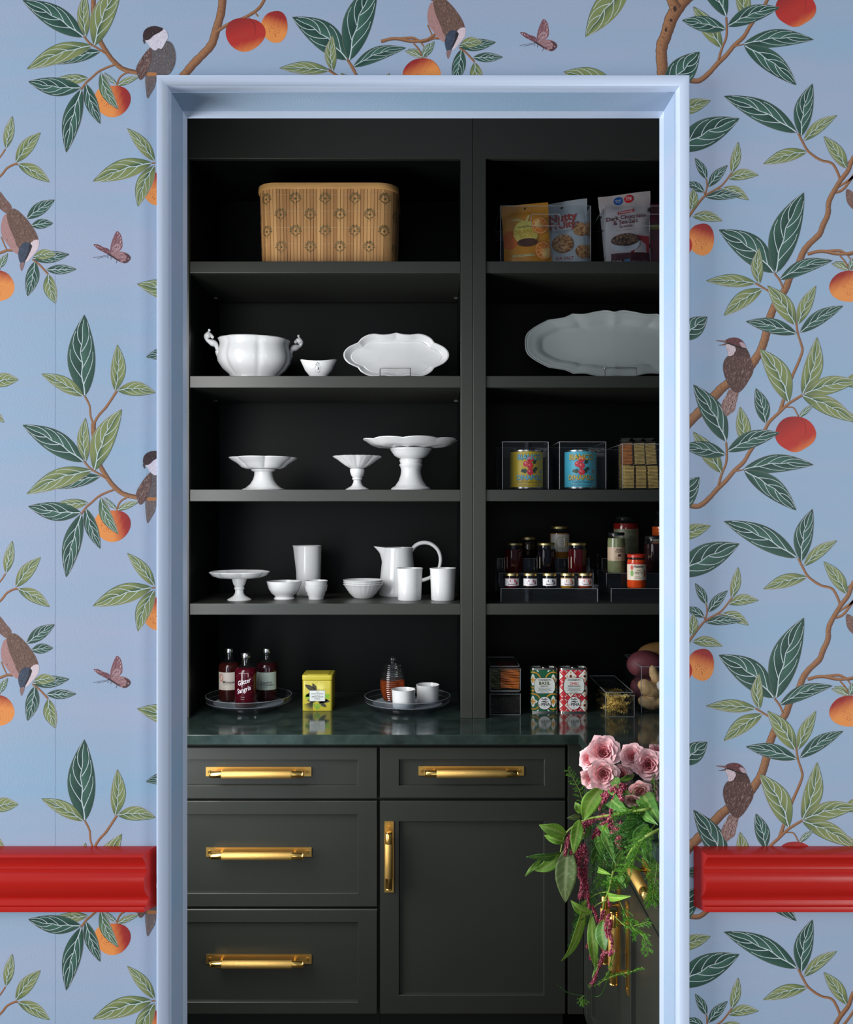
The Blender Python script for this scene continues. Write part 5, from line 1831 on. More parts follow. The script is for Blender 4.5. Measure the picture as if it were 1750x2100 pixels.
# third shelf, right: tins and crackers in bins
def tin_can(label, cx, Y, r, h, z, bgc, tcol, name1, sub, th):
    t = thing('food_can', label, 'can', (PX(cx, Y), Y, z), 0, 'tomato cans in bins')
    spin('can', [(r - 0.001, 0), (r + 0.0012, 0.001), (r + 0.0012, 0.003), (r - 0.0006, 0.0045), (r - 0.0006, h - 0.0045), (r + 0.0012, h - 0.003), (r + 0.0012, h), (r - 0.001, h), (r - 0.002, h - 0.004), (0, h - 0.004)], t, M['steel'], 64)
    mb = MB()
    at = on_cyl(r, th, 0)
    for k in range(2):
        patch(mb, at, -pi * r + pi * r * k, pi * r * k, 0.005, h - 0.005, 24, lin(*bgc))
    a2, a3, a4 = on_cyl(r + 0.0004, th, 0), on_cyl(r + 0.0007, th, 0), on_cyl(r + 0.001, th, 0)
    oc = lin(30, 56, 70)
    for (s, sz, y) in (('BIANCO', 0.0255, h - 0.031), ('DINAPOLI', 0.0225, 0.028)):
        put_text(mb, s, sz, lambda x, yy: a2(x + 0.0006, yy + y - 0.0006), 0, oc, 0.88, bold=0.05)
        put_text(mb, s, sz, lambda x, yy: a3(x, yy + y), 0, lin(*tcol), 0.88, bold=0.018)
    gr, rd = lin(30, 62, 40), lin(206, 44, 56)
    for (x, y, a) in ((-0.012, 0.092, 100), (-0.012, 0.064, 250), (0.010, 0.064, 300), (0.012, 0.062, 10), (0.010, 0.080, 40), (-0.014, 0.060, 200)):
        pts = [(0.017 * k / 6, 0.0062 * sin(pi * k / 6)) for k in range(7)]
        pts += [(p, -q_) for p, q_ in reversed(pts[1:-1])]
        c, n = cos(radians(a)), sin(radians(a))
        mb.poly([a2(x + p * c - q_ * n, y + p * n + q_ * c) for p, q_ in pts], [gr] * len(pts))
    for (x, y, q) in ((0.001, 0.094, 0.0105), (-0.012, 0.079, 0.0095), (0.001, 0.073, 0.0105), (0.001, 0.053, 0.0105)):
        disc(mb, a3, x, y, q, None, 18, rd)
        disc(mb, a4, x - q * 0.3, y + q * 0.3, q * 0.3, None, 10, lin(236, 130, 136))
    disc(mb, a3, 0.043, 0.055, 0.0062, None, 16, lin(206, 204, 190)); disc(mb, a4, 0.043, 0.055, 0.0052, None, 16, lin(60, 70, 56))
    put_text(mb, 'USDA', 0.004, lambda x, y: on_cyl(r + 0.0013, th, 0)(x + 0.043, y + 0.0535), 0, W_)
    put_text(mb, sub, 0.0092, lambda x, y: a2(x + 0.004, y + 0.018), 0, lin(50, 44, 30), 0.95)
    put_text(mb, 'NET WT 28 OZ (1 LB 12 OZ) 794g', 0.005, lambda x, y: a2(x, y + 0.0095), 0, lin(50, 44, 30), 0.95)
    if bgc[2] > 150:
        for k in range(14):
            patch(mb, a2, 0.060, 0.066, 0.026 + k * 0.0052, 0.030 + k * 0.0052, 1, lin(150, 60, 60) if k % 2 else lin(60, 90, 110))
    mb.build('label', M['label'], t)


b3y = 2.985
bin_at('clear bin holding the yellow tomato can', 1031, 1125, b3y, 0.27, 0.152, ZS[2], False)
bin_at('clear bin holding the blue tomato can', 1148, 1243, b3y, 0.27, 0.152, ZS[2], False)
bin_at('clear bin holding sleeves of crackers', 1277, 1410, b3y, 0.27, 0.145, ZS[2], False)
tin_can('yellow tomato can in a clear bin on the third shelf', 1080, 3.065, 0.0535, 0.124, ZS[2] + 0.0045, (196, 164, 30), (96, 176, 190), '', 'Diced Tomatoes with Basil', F_ + 0.1)
tin_can('blue tomato can in a clear bin on the third shelf', 1191, 3.065, 0.0520, 0.124, ZS[2] + 0.0045, (74, 176, 196), (214, 178, 40), '', 'Crushed Tomatoes', F_ - 0.12)

cr = mat('baked_cracker', (206, 172, 98), 0.7, vary=0.2, scale=60)
cro = mat('orange_cracker', (206, 122, 40), 0.7, vary=0.2, scale=60)
M['film'] = glass('cellophane_film', (250, 250, 246), 0.12, 0.02)


def cracker_sleeve(label, cx, Y, z, n, m, tilt, crinkle=True):
    t = thing('cracker_sleeve', label, 'crackers', (PX(cx, Y), Y, z), 0, 'cracker sleeves in the bin')
    t.rotation_euler = (0, tilt, 0)
    mb = MB()
    h = 0.0158
    rr = random.Random(int(cx) + n)
    for k in range(n):
        x, y, zz = (rr.random() - 0.5) * 0.0014, (rr.random() - 0.5) * 0.0014, 0.001 + k * 0.00455
        mb.box(x - h, x + h, y - h, y + h, zz, zz + 0.0031)
    tag(mb.build('crackers', m, t, bevel=0.0006, seg=1), None, None, kind='stuff')
    H = 0.0015 + n * 0.00455
    if crinkle:
        mb = MB()
        prof = [(0.0172, 0.0004), (0.0178, H * 0.5), (0.0172, H), (0.011, H + 0.004), (0.006, H + 0.007), (0.011, H + 0.013), (0.013, H + 0.016)]
        g = 28
        for (r, zz) in prof:
            for j in range(g):
                a = 2 * pi * (j + 0.5) / g
                q = r / max(abs(cos(a)), abs(sin(a))) * (1 + 0.05 * sin(j * 2.7 + zz * 900) * (zz > H * 0.9))
                mb.vert((q * cos(a) * (1.25 if zz > H + 0.008 else 1), q * sin(a) * (0.3 if zz > H + 0.008 else 1), zz))
        for k in range(len(prof) - 1):
            for j in range(g):
                j2 = (j + 1) % g
                mb.face((k * g + j, k * g + j2, (k + 1) * g + j2, (k + 1) * g + j))
        mb.build('wrapper', M['film'], t, smooth=40)
    return t


zz = ZS[2] + 0.0048
W3 = ('first', 'second', 'third')
for k, cx in enumerate((1289, 1314, 1339)):
    cracker_sleeve('%s cracker sleeve from the left in the lower front row of the bin' % W3[k], cx, 3.02, zz, 16, cr, (0.0, -0.015, -0.05)[k], False)
for k, cx in enumerate((1285.5, 1311, 1335)):
    t = cracker_sleeve('%s wrapped cracker sleeve from the left in the upper row%s' % (W3[k], ', orange' if k == 0 else ''), cx, 3.02, zz + 0.0765, 15, cro if k == 0 else cr, (-0.03, -0.04, -0.07)[k])
cracker_sleeve('tall cracker sleeve showing at the far left behind the others in the bin', 1281, 3.062, zz, 31, cr, 0.0)

# ------------------------------------------------------------------ fourth shelf, right: tiered risers and jars
def riser(label, px0, px1, Yf, steps, sd, sh):
    w = (px1 - px0) * Yf / F
    t = thing('riser', label, 'riser', (PX((px0 + px1) / 2, Yf), Yf, ZS[3]), 0, 'clear tiered risers')
    mb = MB()
    out = [(0, 0)]
    for k in range(steps):
        out += [(k * sd, (k + 1) * sh), ((k + 1) * sd, (k + 1) * sh)]
    out += [(steps * sd, 0)]
    inn = [(0.0025, 0.0)]
    for k in range(steps):
        inn += [(k * sd + 0.0025, (k + 1) * sh - 0.0025), ((k + 1) * sd + (0.0025 if k < steps - 1 else -0.0025), (k + 1) * sh - 0.0025)]
    inn += [(steps * sd - 0.0025, 0)]
    mb.prism(out + list(reversed(inn)), -w / 2, w / 2, axis='x')
    mb.build('steps', M['acrylic'], t, bevel=0.0006)
    mb = MB()
    for k in range(steps):
        for x in (-w / 2, w / 2):
            mb.tube([(x, k * sd, k * sh + 0.002), (x, k * sd, (k + 1) * sh)], 0.0011, 6)
        mb.tube([(-w / 2, k * sd, (k + 1) * sh), (w / 2, k * sd, (k + 1) * sh)], 0.0009, 6)
    mb.build('step_edges', M['edge'], t, smooth=50)
    for s in (-1, 1):
        mb = MB()
        x = s * (w / 2 + 0.0016)
        mb.prism([(p[0], p[1] + (0.012 if 0 < i < len(out) - 1 else 0)) for i, p in enumerate(out)], x - 0.0012, x + 0.0012, axis='x')
        mb.build('side_pane', M['acrylic'], t, bevel=0.0005)
    return t


R1Y, SD, SH = 2.985, 0.078, 0.044
riser('clear three-step riser carrying jam jars', 1028, 1226, R1Y, 3, SD, SH)
riser('clear three-step riser carrying sauce jars, at the right', 1254, 1400, R1Y, 3, SD, SH)
zst = [ZS[3] + SH * (k + 1) + 0.0005 for k in range(3)]
yst = [R1Y + SD * (k + 0.5) for k in range(3)]


def jar(label, cx, Y, z, r, h, fill, lid, neck=0.86, hexa=False, lab=None, level=0.86, lid_h=0.011, grp='jars on the risers', sides=0):
    t = thing('jar', label, 'jar', (PX(cx, Y), Y, z), 0, grp)
    seg = 48
    lh = lid_h
    nr = r * neck

    def sq(th, rr_, zz, k):
        if not hexa or rr_ < 1e-5 or rr_ < nr * 1.02:
            return rr_, zz
        a = (th + pi / 8 + F_) % (pi / 4) - pi / 8
        return rr_ * (0.93 / cos(a)), zz
    zb_ = h - lh
    glassp = [(0, 0.0006), (r * 0.92, 0.0006), (r, 0.004), (r, zb_ * 0.80), (r * 0.97, zb_ * 0.86), (nr, zb_ * 0.95), (nr * 0.97, zb_)]
    fz = zb_ * level
    body = [(0, 0.0006), (r * 0.92, 0.0006), (r, 0.004), (r, min(fz, zb_ * 0.80))]
    if fz > zb_ * 0.80:
        body += [(r * 0.97, zb_ * 0.86), (r * 0.95 if level < 0.95 else nr, min(fz, zb_ * 0.95))]
    body.append((0, body[-1][1] + 0.0002))
    spin('contents', body, t, fill, seg, sq)
    top = [(0, fz + 0.0006), (body[-2][0] * 0.999, fz + 0.0006), (nr, max(fz + 0.002, zb_ * 0.95)), (nr * 0.97, zb_), (0, zb_)]
    spin('glass_shoulder', top, t, M['glass'], seg)
    lr = nr * 1.06
    spin('lid', [(0, zb_ + 0.0004), (lr * 0.97, zb_ + 0.0004), (lr * 1.02, zb_ + 0.0012), (lr, zb_ + 0.003), (lr, h - 0.0016), (lr * 0.95, h), (lr * 0.86, h), (lr * 0.82, h - 0.0008), (0, h - 0.0008)], t, lid, seg)
    if lab:
        mb = MB()
        lab(mb, r * (0.99 if hexa else 1.0) + 0.0003)
        mb.build('label', M['label'], t)
    return t


def goo(name, rgb, tr=0.0):
    return mat(name, rgb, 0.07, vary=0.15, scale=60, Transmission_Weight=tr)


g_rasp, g_black, g_dark = goo('dark_raspberry_jam', (60, 10, 16)), goo('blackberry_jam', (14, 10, 16)), goo('dark_fig_jam', (26, 16, 12))
g_mus, g_sauce, g_green, g_pesto, g_orange = goo('honey_mustard', (132, 88, 40)), goo('tomato_sauce', (104, 22, 18)), goo('green_pickle', (108, 116, 84)), goo('red_pesto', (192, 66, 24)), goo('orange_sauce', (196, 84, 34))
g_gold = goo('apricot_jam', (140, 100, 20))


def side_label(mb, r):
    at = on_cyl(r * 0.94, F_ - 1.15, 0)
    patch(mb, at, -0.012, 0.010, 0.014, 0.052, 6, lin(176, 166, 150))
    put_text(mb, 'preserve', 0.006, lambda x, y: on_cyl(r * 0.94 + 0.0004, F_ - 1.15, 0)(x, y + 0.03), pi / 2, K_)


for (cx, lb, fill) in ((1053.5, 'dark red faceted jam jar at the left of the middle step', g_rasp), (1120, 'nearly black faceted jam jar in the middle of the step', g_black), (1184, 'dark red faceted jam jar at the right of the middle step', g_rasp)):
    jar(lb, cx, yst[1], zst[1], 0.0315, 0.098, fill, M['gold_lid'], 0.86, True, side_label, grp='faceted jam jars', lid_h=0.009)


def fig_label(mb, r):
    at = on_cyl(r, F_, 0)
    for k in range(4):
        patch(mb, at, -0.012, 0.010, 0.030 + 0.007 * k, 0.0315 + 0.007 * k, 4, lin(120, 100, 60))


jar('dark jar standing between and behind the first two faceted jars', 1082.5, yst[2], zst[2], 0.0285, 0.072, g_dark, M['gold_lid'], 0.88, False, fig_label, grp='tall jars at the back')


def mustard_label(mb, r):
    at, a2, a3 = on_cyl(r, F_, 0), on_cyl(r + 0.0004, F_, 0), on_cyl(r + 0.0007, F_, 0)
    patch(mb, at, -0.04, 0.04, 0.022, 0.080, 20, lin(166, 166, 160))
    for k in range(16):
        a = 2 * pi * k / 16
        mb.poly([a2(0.004 + 0.017 * cos(a - 0.12), 0.052 + 0.017 * sin(a - 0.12)), a2(0.004 + 0.017 * cos(a + 0.12), 0.052 + 0.017 * sin(a + 0.12)), a2(0.004 + 0.025 * cos(a), 0.052 + 0.025 * sin(a))], [lin(110, 96, 60)] * 3)
    mb.poly([a3(*p) for p in rrect(-0.008, 0.014, 0.036, 0.070, 0.002, 3)], [lin(190, 188, 180)] * 16)
    for k, s in enumerate(('HONEY', 'MUSTARD', 'gourmet', '12 oz')):
        put_text(mb, s, 0.004, lambda x, y: on_cyl(r + 0.001, F_, 0)(x + 0.002, y + 0.061 - 0.006 * k), 0, lin(70, 60, 44))
    patch(mb, a3, 0.016, 0.021, 0.040, 0.056, 2, lin(206, 150, 50))


jar('taller mustard jar with a grey label behind the jam jars', 1148, yst[2], zst[2], 0.0335, 0.108, g_mus, M['gold_lid'], 0.86, False, mustard_label, grp='tall jars at the back', lid_h=0.010)


def mini_label(rgb, word):
    def f(mb, r):
        at, a2, a3 = on_cyl(r, F_, 0), on_cyl(r + 0.0003, F_, 0), on_cyl(r + 0.0006, F_, 0)
        patch(mb, at, -0.030, 0.030, 0.0075, 0.0305, 18, lin(222, 220, 222))
        disc(mb, a2, 0.002, 0.0232, 0.0105, 0.0052, 18, lin(*rgb))
        put_text(mb, 'ORGANIC', 0.0018, lambda x, y: a3(x + 0.002, y + 0.0224), 0, mix(lin(*rgb), W_, 0.4))
        put_text(mb, word, 0.0062, lambda x, y: a3(x + 0.001, y + 0.0105), 0.05, lin(*[int(c * 0.55) for c in rgb]), 0.85, shear=0.3, bold=0.02)
        for k in range(3):
            put_text(mb, 'sugar', 0.0024, lambda x, y: a3(x - 0.0125, y + 0.020 - 0.003 * k), 0, lin(90, 80, 90))
        disc(mb, a2, 0.0155, 0.016, 0.0045, 0.004, 12, lin(*[min(255, int(c * 0.8)) for c in rgb]))
        disc(mb, a2, 0.0165, 0.021, 0.003, 0.003, 10, lin(96, 120, 50))
    return f


for (cx, rgb, word, lb, fill) in ((1050, (206, 70, 86), 'Strawberry Jam', 'mini jam jar with pinkish red oval, first of five', g_rasp), (1087.5, (160, 76, 120), 'Fig Jam', 'mini jam jar with purple oval label', g_dark),
                                  (1127, (62, 70, 104), 'Blueberry Jam', 'mini jam jar with navy oval label', g_black), (1164, (224, 120, 60), 'Orange Marm', 'mini jam jar with orange oval label', g_gold), (1200, (226, 104, 96), 'Peach Jam', 'mini jam jar with coral oval, last of five', goo('peach_jam', (110, 40, 20)))):
    jar(lb, cx, yst[0] - 0.006, zst[0], 0.0222, 0.047, fill, M['gold_lid'], 0.93, False, mini_label(rgb, word), grp='mini jam jars', lid_h=0.0085)


def green_label(mb, r):
    at, a2 = on_cyl(r, F_, 0), on_cyl(r + 0.0004, F_, 0)
    patch(mb, at, -0.045, 0.045, 0.040, 0.084, 24, lin(178, 156, 132))
    put_text(mb, 'Winch', 0.0085, lambda x, y: a2(x + 0.004, y + 0.0735), 0.06, K_, shear=0.3, bold=0.01)
    put_text(mb, 'Trumper', 0.0085, lambda x, y: a2(x + 0.004, y + 0.067), 0.06, K_, shear=0.3, bold=0.01)
    disc(mb, a2, 0.004, 0.058, 0.005, 0.004, 12, K_)
    mb.poly([a2(0.007, 0.057), a2(0.012, 0.062), a2(0.013, 0.061), a2(0.008, 0.055)], [K_] * 4)
    patch(mb, a2, -0.005, 0.013, 0.0535, 0.0545, 2, K_)
    put_text(mb, 'Cucumber Relish', 0.0042, lambda x, y: a2(x + 0.003, y + 0.0475), 0, K_)
    put_text(mb, 'SMALL BATCH 9 OZ', 0.0026, lambda x, y: a2(x + 0.003, y + 0.043), 0, K_)


jar('grey-green relish jar with a tan label and dark lid', 1264.5, yst[1] - 0.012, zst[1], 0.0290, 0.132, g_green, M['black_lid'], 0.86, False, green_label, grp='sauce jars on the right riser', lid_h=0.010, level=0.93)


def sauce_label(mb, r):
    at, a2 = on_cyl(r, F_, 0), on_cyl(r + 0.0004, F_, 0)
    patch(mb, at, -0.062, 0.062, 0.014, 0.098, 30, lin(106, 112, 88))
    patch(mb, a2, -0.062, 0.062, 0.094, 0.0955, 30, lin(60, 64, 48))
    for s, z, y in (('SIANSOLI M', 0.0075, 0.086), ('HAND', 0.0085, 0.068), ('PANTANO', 0.0090, 0.059), ('tomato & herb', 0.005, 0.052)):
        put_text(mb, s, z, lambda x, yy: a2(x + 0.012, yy + y), 0, lin(44, 46, 34))
    for k in range(20):
        a = pi * 2 * k / 20
        b_ = pi * 2 * (k + 1) / 20
        mb.poly([a2(0.014 + q * 0.015 * cos(c), 0.034 + q * 0.006 * sin(c)) for q, c in ((1, a), (1, b_), (0.86, b_), (0.86, a))], [lin(60, 64, 48)] * 4)
    put_text(mb, '24 oz', 0.005, lambda x, yy: a2(x + 0.014, yy + 0.0325), 0, lin(44, 46, 34))


jar('large red sauce jar with an olive label behind the green jar', 1284.5, yst[2] + 0.008, zst[2], 0.0425, 0.140, g_sauce, M['black_lid'], 0.78, False, sauce_label, grp='sauce jars on the right riser', lid_h=0.010, level=0.9)


def pesto_label(mb, r):
    at, a2, a3 = on_cyl(r, F_, 0), on_cyl(r + 0.0004, F_, 0), on_cyl(r + 0.0008, F_, 0)
    patch(mb, at, -0.046, 0.046, 0.026, 0.076, 24, lin(216, 206, 184))
    patch(mb, at, -0.046, 0.046, 0.076, 0.081, 24, lin(186, 26, 28))
    put_text(mb, 'PRIANO', 0.0098, lambda x, y: a2(x + 0.001, y + 0.0655), 0, K_, 0.95, bold=0.03)
    put_text(mb, 'ROSSO', 0.0045, lambda x, y: a2(x + 0.001, y + 0.0555), 0, lin(120, 40, 30))
    put_text(mb, 'PESTO', 0.0100, lambda x, y: a2(x + 0.001, y + 0.0455), 0, lin(90, 70, 50), 0.95)
    put_text(mb, 'NET WT', 0.004, lambda x, y: a2(x - 0.004, y + 0.035), 0, K_)
    put_text(mb, '6.7 OZ 190g', 0.004, lambda x, y: a2(x - 0.004, y + 0.0305), 0, K_)
    for (x, y, rx, ry, c) in ((-0.0225, 0.066, 0.005, 0.008, (190, 44, 30)), (-0.0225, 0.048, 0.005, 0.010, (96, 150, 46)), (0.0235, 0.044, 0.005, 0.009, (196, 96, 60)), (0.021, 0.055, 0.0025, 0.004, (150, 60, 40))):
        disc(mb, a3, x, y, rx, ry, 14, lin(*c))


pest = jar('small orange-red pesto jar with cream label at the front', 1306, yst[0] - 0.004, zst[0], 0.0302, 0.108, g_pesto, mat('red_lid', (176, 44, 30), 0.3), 0.92, False, pesto_label, grp='sauce jars on the right riser', lid_h=0.011, level=0.94)
jar('dark jar half hidden by the door casing, middle step', 1343, yst[1] + 0.004, zst[1], 0.036, 0.121, goo('black_cherry_jam', (30, 12, 16)), M['black_lid'], 0.84, True, None, grp='sauce jars on the right riser')


def orange_label(mb, r):
    at, a2 = on_cyl(r, F_ - 0.3, 0), on_cyl(r + 0.0004, F_ - 0.3, 0)
    patch(mb, at, -0.05, 0.05, 0.018, 0.072, 24, lin(206, 132, 92))
    patch(mb, a2, -0.05, 0.05, 0.058, 0.072, 24, lin(186, 186, 180))
    put_text(mb, 'MARINARA', 0.011, lambda x, y: a2(x + 0.014, y + 0.079), 0, W_, bold=0.03)


jar('orange sauce jar cut off by the door casing, back step', 1361, yst[2] + 0.004, zst[2], 0.038, 0.158, g_orange, M['black_lid'], 0.62, False, orange_label, grp='sauce jars on the right riser', level=0.72)

# ------------------------------------------------------------------ worktop, right
def lidded_box(label, px0, px1, Yf, depth, h, z, grp):
    w = (px1 - px0) * Yf / F
    t = thing('food_box', label, 'food box', (PX((px0 + px1) / 2, Yf), Yf + depth / 2, z), 0, grp)
    bin_shell(-w / 2 + 0.002, w / 2 - 0.002, -depth / 2 + 0.002, depth / 2 - 0.002, h - 0.009, 0.002).build('box', M['acrylic'], t, bevel=0.0007)
    mb = MB()
    mb.box(-w / 2, w / 2, -depth / 2, depth / 2, h - 0.0085, h - 0.0015)
    mb.build('lid', M['acrylic'], t, bevel=0.0012)
    mb = MB()
    mb.tube([(x, y, h - 0.0008) for x, y in rrect(-w / 2 + 0.004, w / 2 - 0.004, -depth / 2 + 0.004, depth / 2 - 0.004, 0.004, 3)], 0.0012, 6, closed=True)
    for (x, y) in ((-w / 2 + 0.0022, -depth / 2 + 0.0022), (w / 2 - 0.0022, -depth / 2 + 0.0022)):
        mb.tube([(x, y, 0.001), (x, y, h - 0.009)], 0.0011, 6)
    mb.tube([(-w / 2, -depth / 2, h - 0.0085), (w / 2, -depth / 2, h - 0.0085)], 0.0009, 6)
    mb.tube([(-w / 2 + 0.0022, -depth / 2 + 0.002, 0.0012), (w / 2 - 0.0022, -depth / 2 + 0.002, 0.0012)], 0.0009, 6)
    mb.build('lid_rim', M['edge'], t, smooth=50)
    return t, w


bx, w = lidded_box('lower of two stacked clear boxes, filled with dark seeds', 1004, 1069, 2.995, 0.20, 0.075, ZC, 'lidded clear boxes')
mb = MB(); rr = random.Random(5)
hw = w / 2 - 0.0055
for k in range(2600):
    x, y, z = (rr.random() * 2 - 1) * hw, -0.093 + 0.006 * rr.random() if k < 1500 else -0.093 + 0.186 * rr.random(), 0.0065 + rr.random() * 0.046 if k < 1500 else 0.052
    s = 0.0016
    b0 = len(mb.v)
    for q in ((s, 0, 0), (-s, 0, 0), (0, s, 0), (0, -s, 0), (0, 0, s), (0, 0, -s)):
        mb.vert((x + q[0], y + q[1], z + q[2]))
    for f in ((0, 2, 4), (2, 1, 4), (1, 3, 4), (3, 0, 4), (2, 0, 5), (1, 2, 5), (3, 1, 5), (0, 3, 5)):
        mb.face([b0 + i for i in f])
mb.box(-hw, hw, -0.087, 0.092, 0.0045, 0.051)
tag(mb.build('dark_seeds', mat('dark_seed', (34, 26, 22), 0.5), None, loc=tuple(bx.location), recalc=False), 'dark seeds filling the lower clear box', 'seeds', kind='stuff')
bx2, w = lidded_box('upper of two stacked clear boxes, with dried fruit slices inside', 1004, 1069, 2.995, 0.20, 0.079, ZC + 0.0765, 'lidded clear boxes')
gm, om, rm = mat('dried_green_fruit', (78, 84, 30), 0.45, vary=0.25, scale=40), mat('dried_mango', (214, 112, 30), 0.4, vary=0.25, scale=30), mat('dried_papaya', (196, 62, 26), 0.4, vary=0.25, scale=30)
for row in range(3):
    for k in range(13):
        for (m, x0, x1, nm) in ((gm, -0.047, -0.016, 'green'), (om if row == 0 else rm, -0.014, 0.046, 'orange')):
            if row and nm == 'green' and k % 2:
                continue
            mb = MB()
            rr = random.Random(k * 7 + row * 31 + (1 if nm == 'green' else 2))
            z = 0.0055 + k * 0.0047
            sag = 0.0012 * (rr.random() - 0.3)
            y = -0.090 + row * 0.062 + rr.random() * 0.003
            n = 9
            b0 = len(mb.v)
            for j in range(n):
                q = j / (n - 1)
                x = x0 + (x1 - x0) * q + (rr.random() - 0.5) * 0.001
                zz = z + 0.0022 * sin(q * 5 + k) * 0.5 + sag
                for (dy, dz) in ((0, 0), (0.054, 0), (0.054, 0.0026), (0, 0.0026)):
                    mb.vert((x, y + dy + 0.0015 * sin(q * 8 + k), zz + dz))
            for j in range(n - 1):
                for i in range(4):
                    i2 = (i + 1) % 4
                    mb.face((b0 + j * 4 + i, b0 + j * 4 + i2, b0 + (j + 1) * 4 + i2, b0 + (j + 1) * 4 + i))
            mb.face([b0 + i for i in range(4)]); mb.face([b0 + (n - 1) * 4 + i for i in range(4)])
            o = mb.build('dried_fruit_slice', m, None, loc=tuple(bx2.location))
            tag(o, '%s dried fruit slice layered in the upper clear box' % ('greenish' if nm == 'green' else 'orange'), 'dried fruit', '%s dried fruit slices' % ('green' if nm == 'green' else 'orange'))


def oil_tin(label, px0, px1, Yf, base, deco):
    w = (px1 - px0) * Yf / F
    d, h = 0.052, 0.143
    t = thing('oil_tin', label, 'tin', (PX((px0 + px1) / 2, Yf), Yf + d / 2, ZC), 0, 'printed oil tins')
    o = lambda g: rrect(-w / 2 - g, w / 2 + g, -d / 2 - g, d / 2 + g, 0.012 + g, 5)
    mb = MB(); mb.prism(o(0), 0.003, h - 0.004, axis='z')
    mb.build('body', mat(label[:5].strip() + '_tin_paint', base, 0.35), t, smooth=40)
    for (z0, z1) in ((0, 0.004), (h - 0.005, h)):
        mb = MB()
        ou, ins = o(0.0012), o(-0.003)
        n = len(ou)
        for (ol, z) in ((ou, z0), (ou, z1), (ins, z1), (ins, z1 - 0.003)):
            for (x, y) in ol: mb.vert((x, y, z))
        for k in range(3):
            for i in range(n):
                j = (i + 1) % n
                mb.face((k * n + i, k * n + j, (k + 1) * n + j, (k + 1) * n + i))
        mb.face([3 * n + i for i in range(n)]); mb.face(list(reversed(range(n))))
        mb.build('seamed_edge', M['steel'], t, smooth=40)
    spin('spout_cap', [(0.014, h - 0.003), (0.0145, h + 0.001), (0.013, h + 0.0025), (0, h + 0.0025)], t, M['steel'], 24, c=(0.004, 0, 0))
    mb = MB()
    flat, cr_ = w / 2 - 0.012, 0.012

    def lay(k):
        e = 0.0003 + 0.0003 * k

        def f(x, y):
            if abs(x) <= flat:
                return (x, -d / 2 - e, y)
            q = min(1.5, (abs(x) - flat) / cr_)
            return (math.copysign(flat + (cr_ + e) * sin(q), x), -d / 2 + cr_ - (cr_ + e) * cos(q), y)
        return f

    def emit(k, pts, c):
        cols = [c] * len(pts)
        pts, cols = clip(pts, cols, 1, 0.0045, False)
        if pts: pts, cols = clip(pts, cols, 1, h - 0.0055, True)
        br = [-flat - cr_ * 1.4 + cr_ * 0.35 * q for q in range(5)] + [flat + cr_ * 0.35 * q for q in range(5)]
        for x0, x1 in zip(br, br[1:]):
            a, ac = clip(pts, cols, 0, x0, False) if pts else ([], [])
            if a: a, ac = clip(a, ac, 0, x1, True)
            if len(a) > 2: mb.poly([lay(k)(*p) for p in a], ac)
    deco(emit)
    k_ = lin(214, 220, 214)
    at = lay(6)
    # ornate title plate
    pl = [(-0.029, 0.067), (-0.026, 0.063), (0.026, 0.063), (0.029, 0.067), (0.033, 0.075), (0.033, 0.095), (0.029, 0.108), (0.022, 0.112), (-0.022, 0.112), (-0.029, 0.108), (-0.033, 0.095), (-0.033, 0.075)]
    mb.poly([at(x * 0.985 * 1.04, 0.0875 + (y - 0.0875) * 1.05) for x, y in pl], [lin(60, 66, 60)] * len(pl))
    mb.poly([lay(7)(x * 0.985, y) for x, y in pl], [k_] * len(pl))
    # medallion
    disc(mb, at, 0, 0.031, 0.0218, 0.0218, 32, lin(40, 60, 52) if base[1] > base[0] else lin(150, 34, 44)); disc(mb, lay(7), 0, 0.031, 0.0203, 0.0203, 32, lin(226, 228, 226))
    put_text(mb, 'PIÑA', 0.0135, lambda x, y: lay(8)(x + 0.0035, y + 0.0225), 0, K_, 0.95, bold=0.03)
    put_text(mb, 'LA', 0.0062, lambda x, y: lay(8)(x - 0.0155, y + 0.0235), pi / 2 * 0, lin(190, 50, 60), 0.7, bold=0.03)
    put_text(mb, 'toscana', 0.0036, lambda x, y: lay(8)(x, y + 0.0172), 0, lin(90, 90, 90))
    # small ink drawing of a reclining figure above the name
    for q in (((-0.009, 0.041), (-0.004, 0.045), (0.003, 0.043), (0.010, 0.046), (0.011, 0.044), (0.003, 0.040), (-0.004, 0.042)), ((-0.010, 0.036), (-0.002, 0.039), (0.008, 0.0365), (0.012, 0.038), (0.012, 0.0355), (0.0, 0.0345), (-0.010, 0.0348)),
              ((-0.011, 0.044), (-0.008, 0.0475), (-0.006, 0.046), (-0.008, 0.0425)), ((0.0, 0.046), (0.004, 0.0485), (0.0055, 0.047), (0.002, 0.0445))):
        mb.poly([lay(8)(*p) for p in q], [K_] * len(q))
    return t, mb, lay


def finish(t, mb): mb.build('label', M['label'], t)


def ell(cx, cy, rx, ry, rot=0.0, n=14):
    return [(cx + rx * cos(a) * cos(rot) - ry * sin(a) * sin(rot), cy + rx * cos(a) * sin(rot) + ry * sin(a) * cos(rot)) for a in [2 * pi * k / n for k in range(n)]]


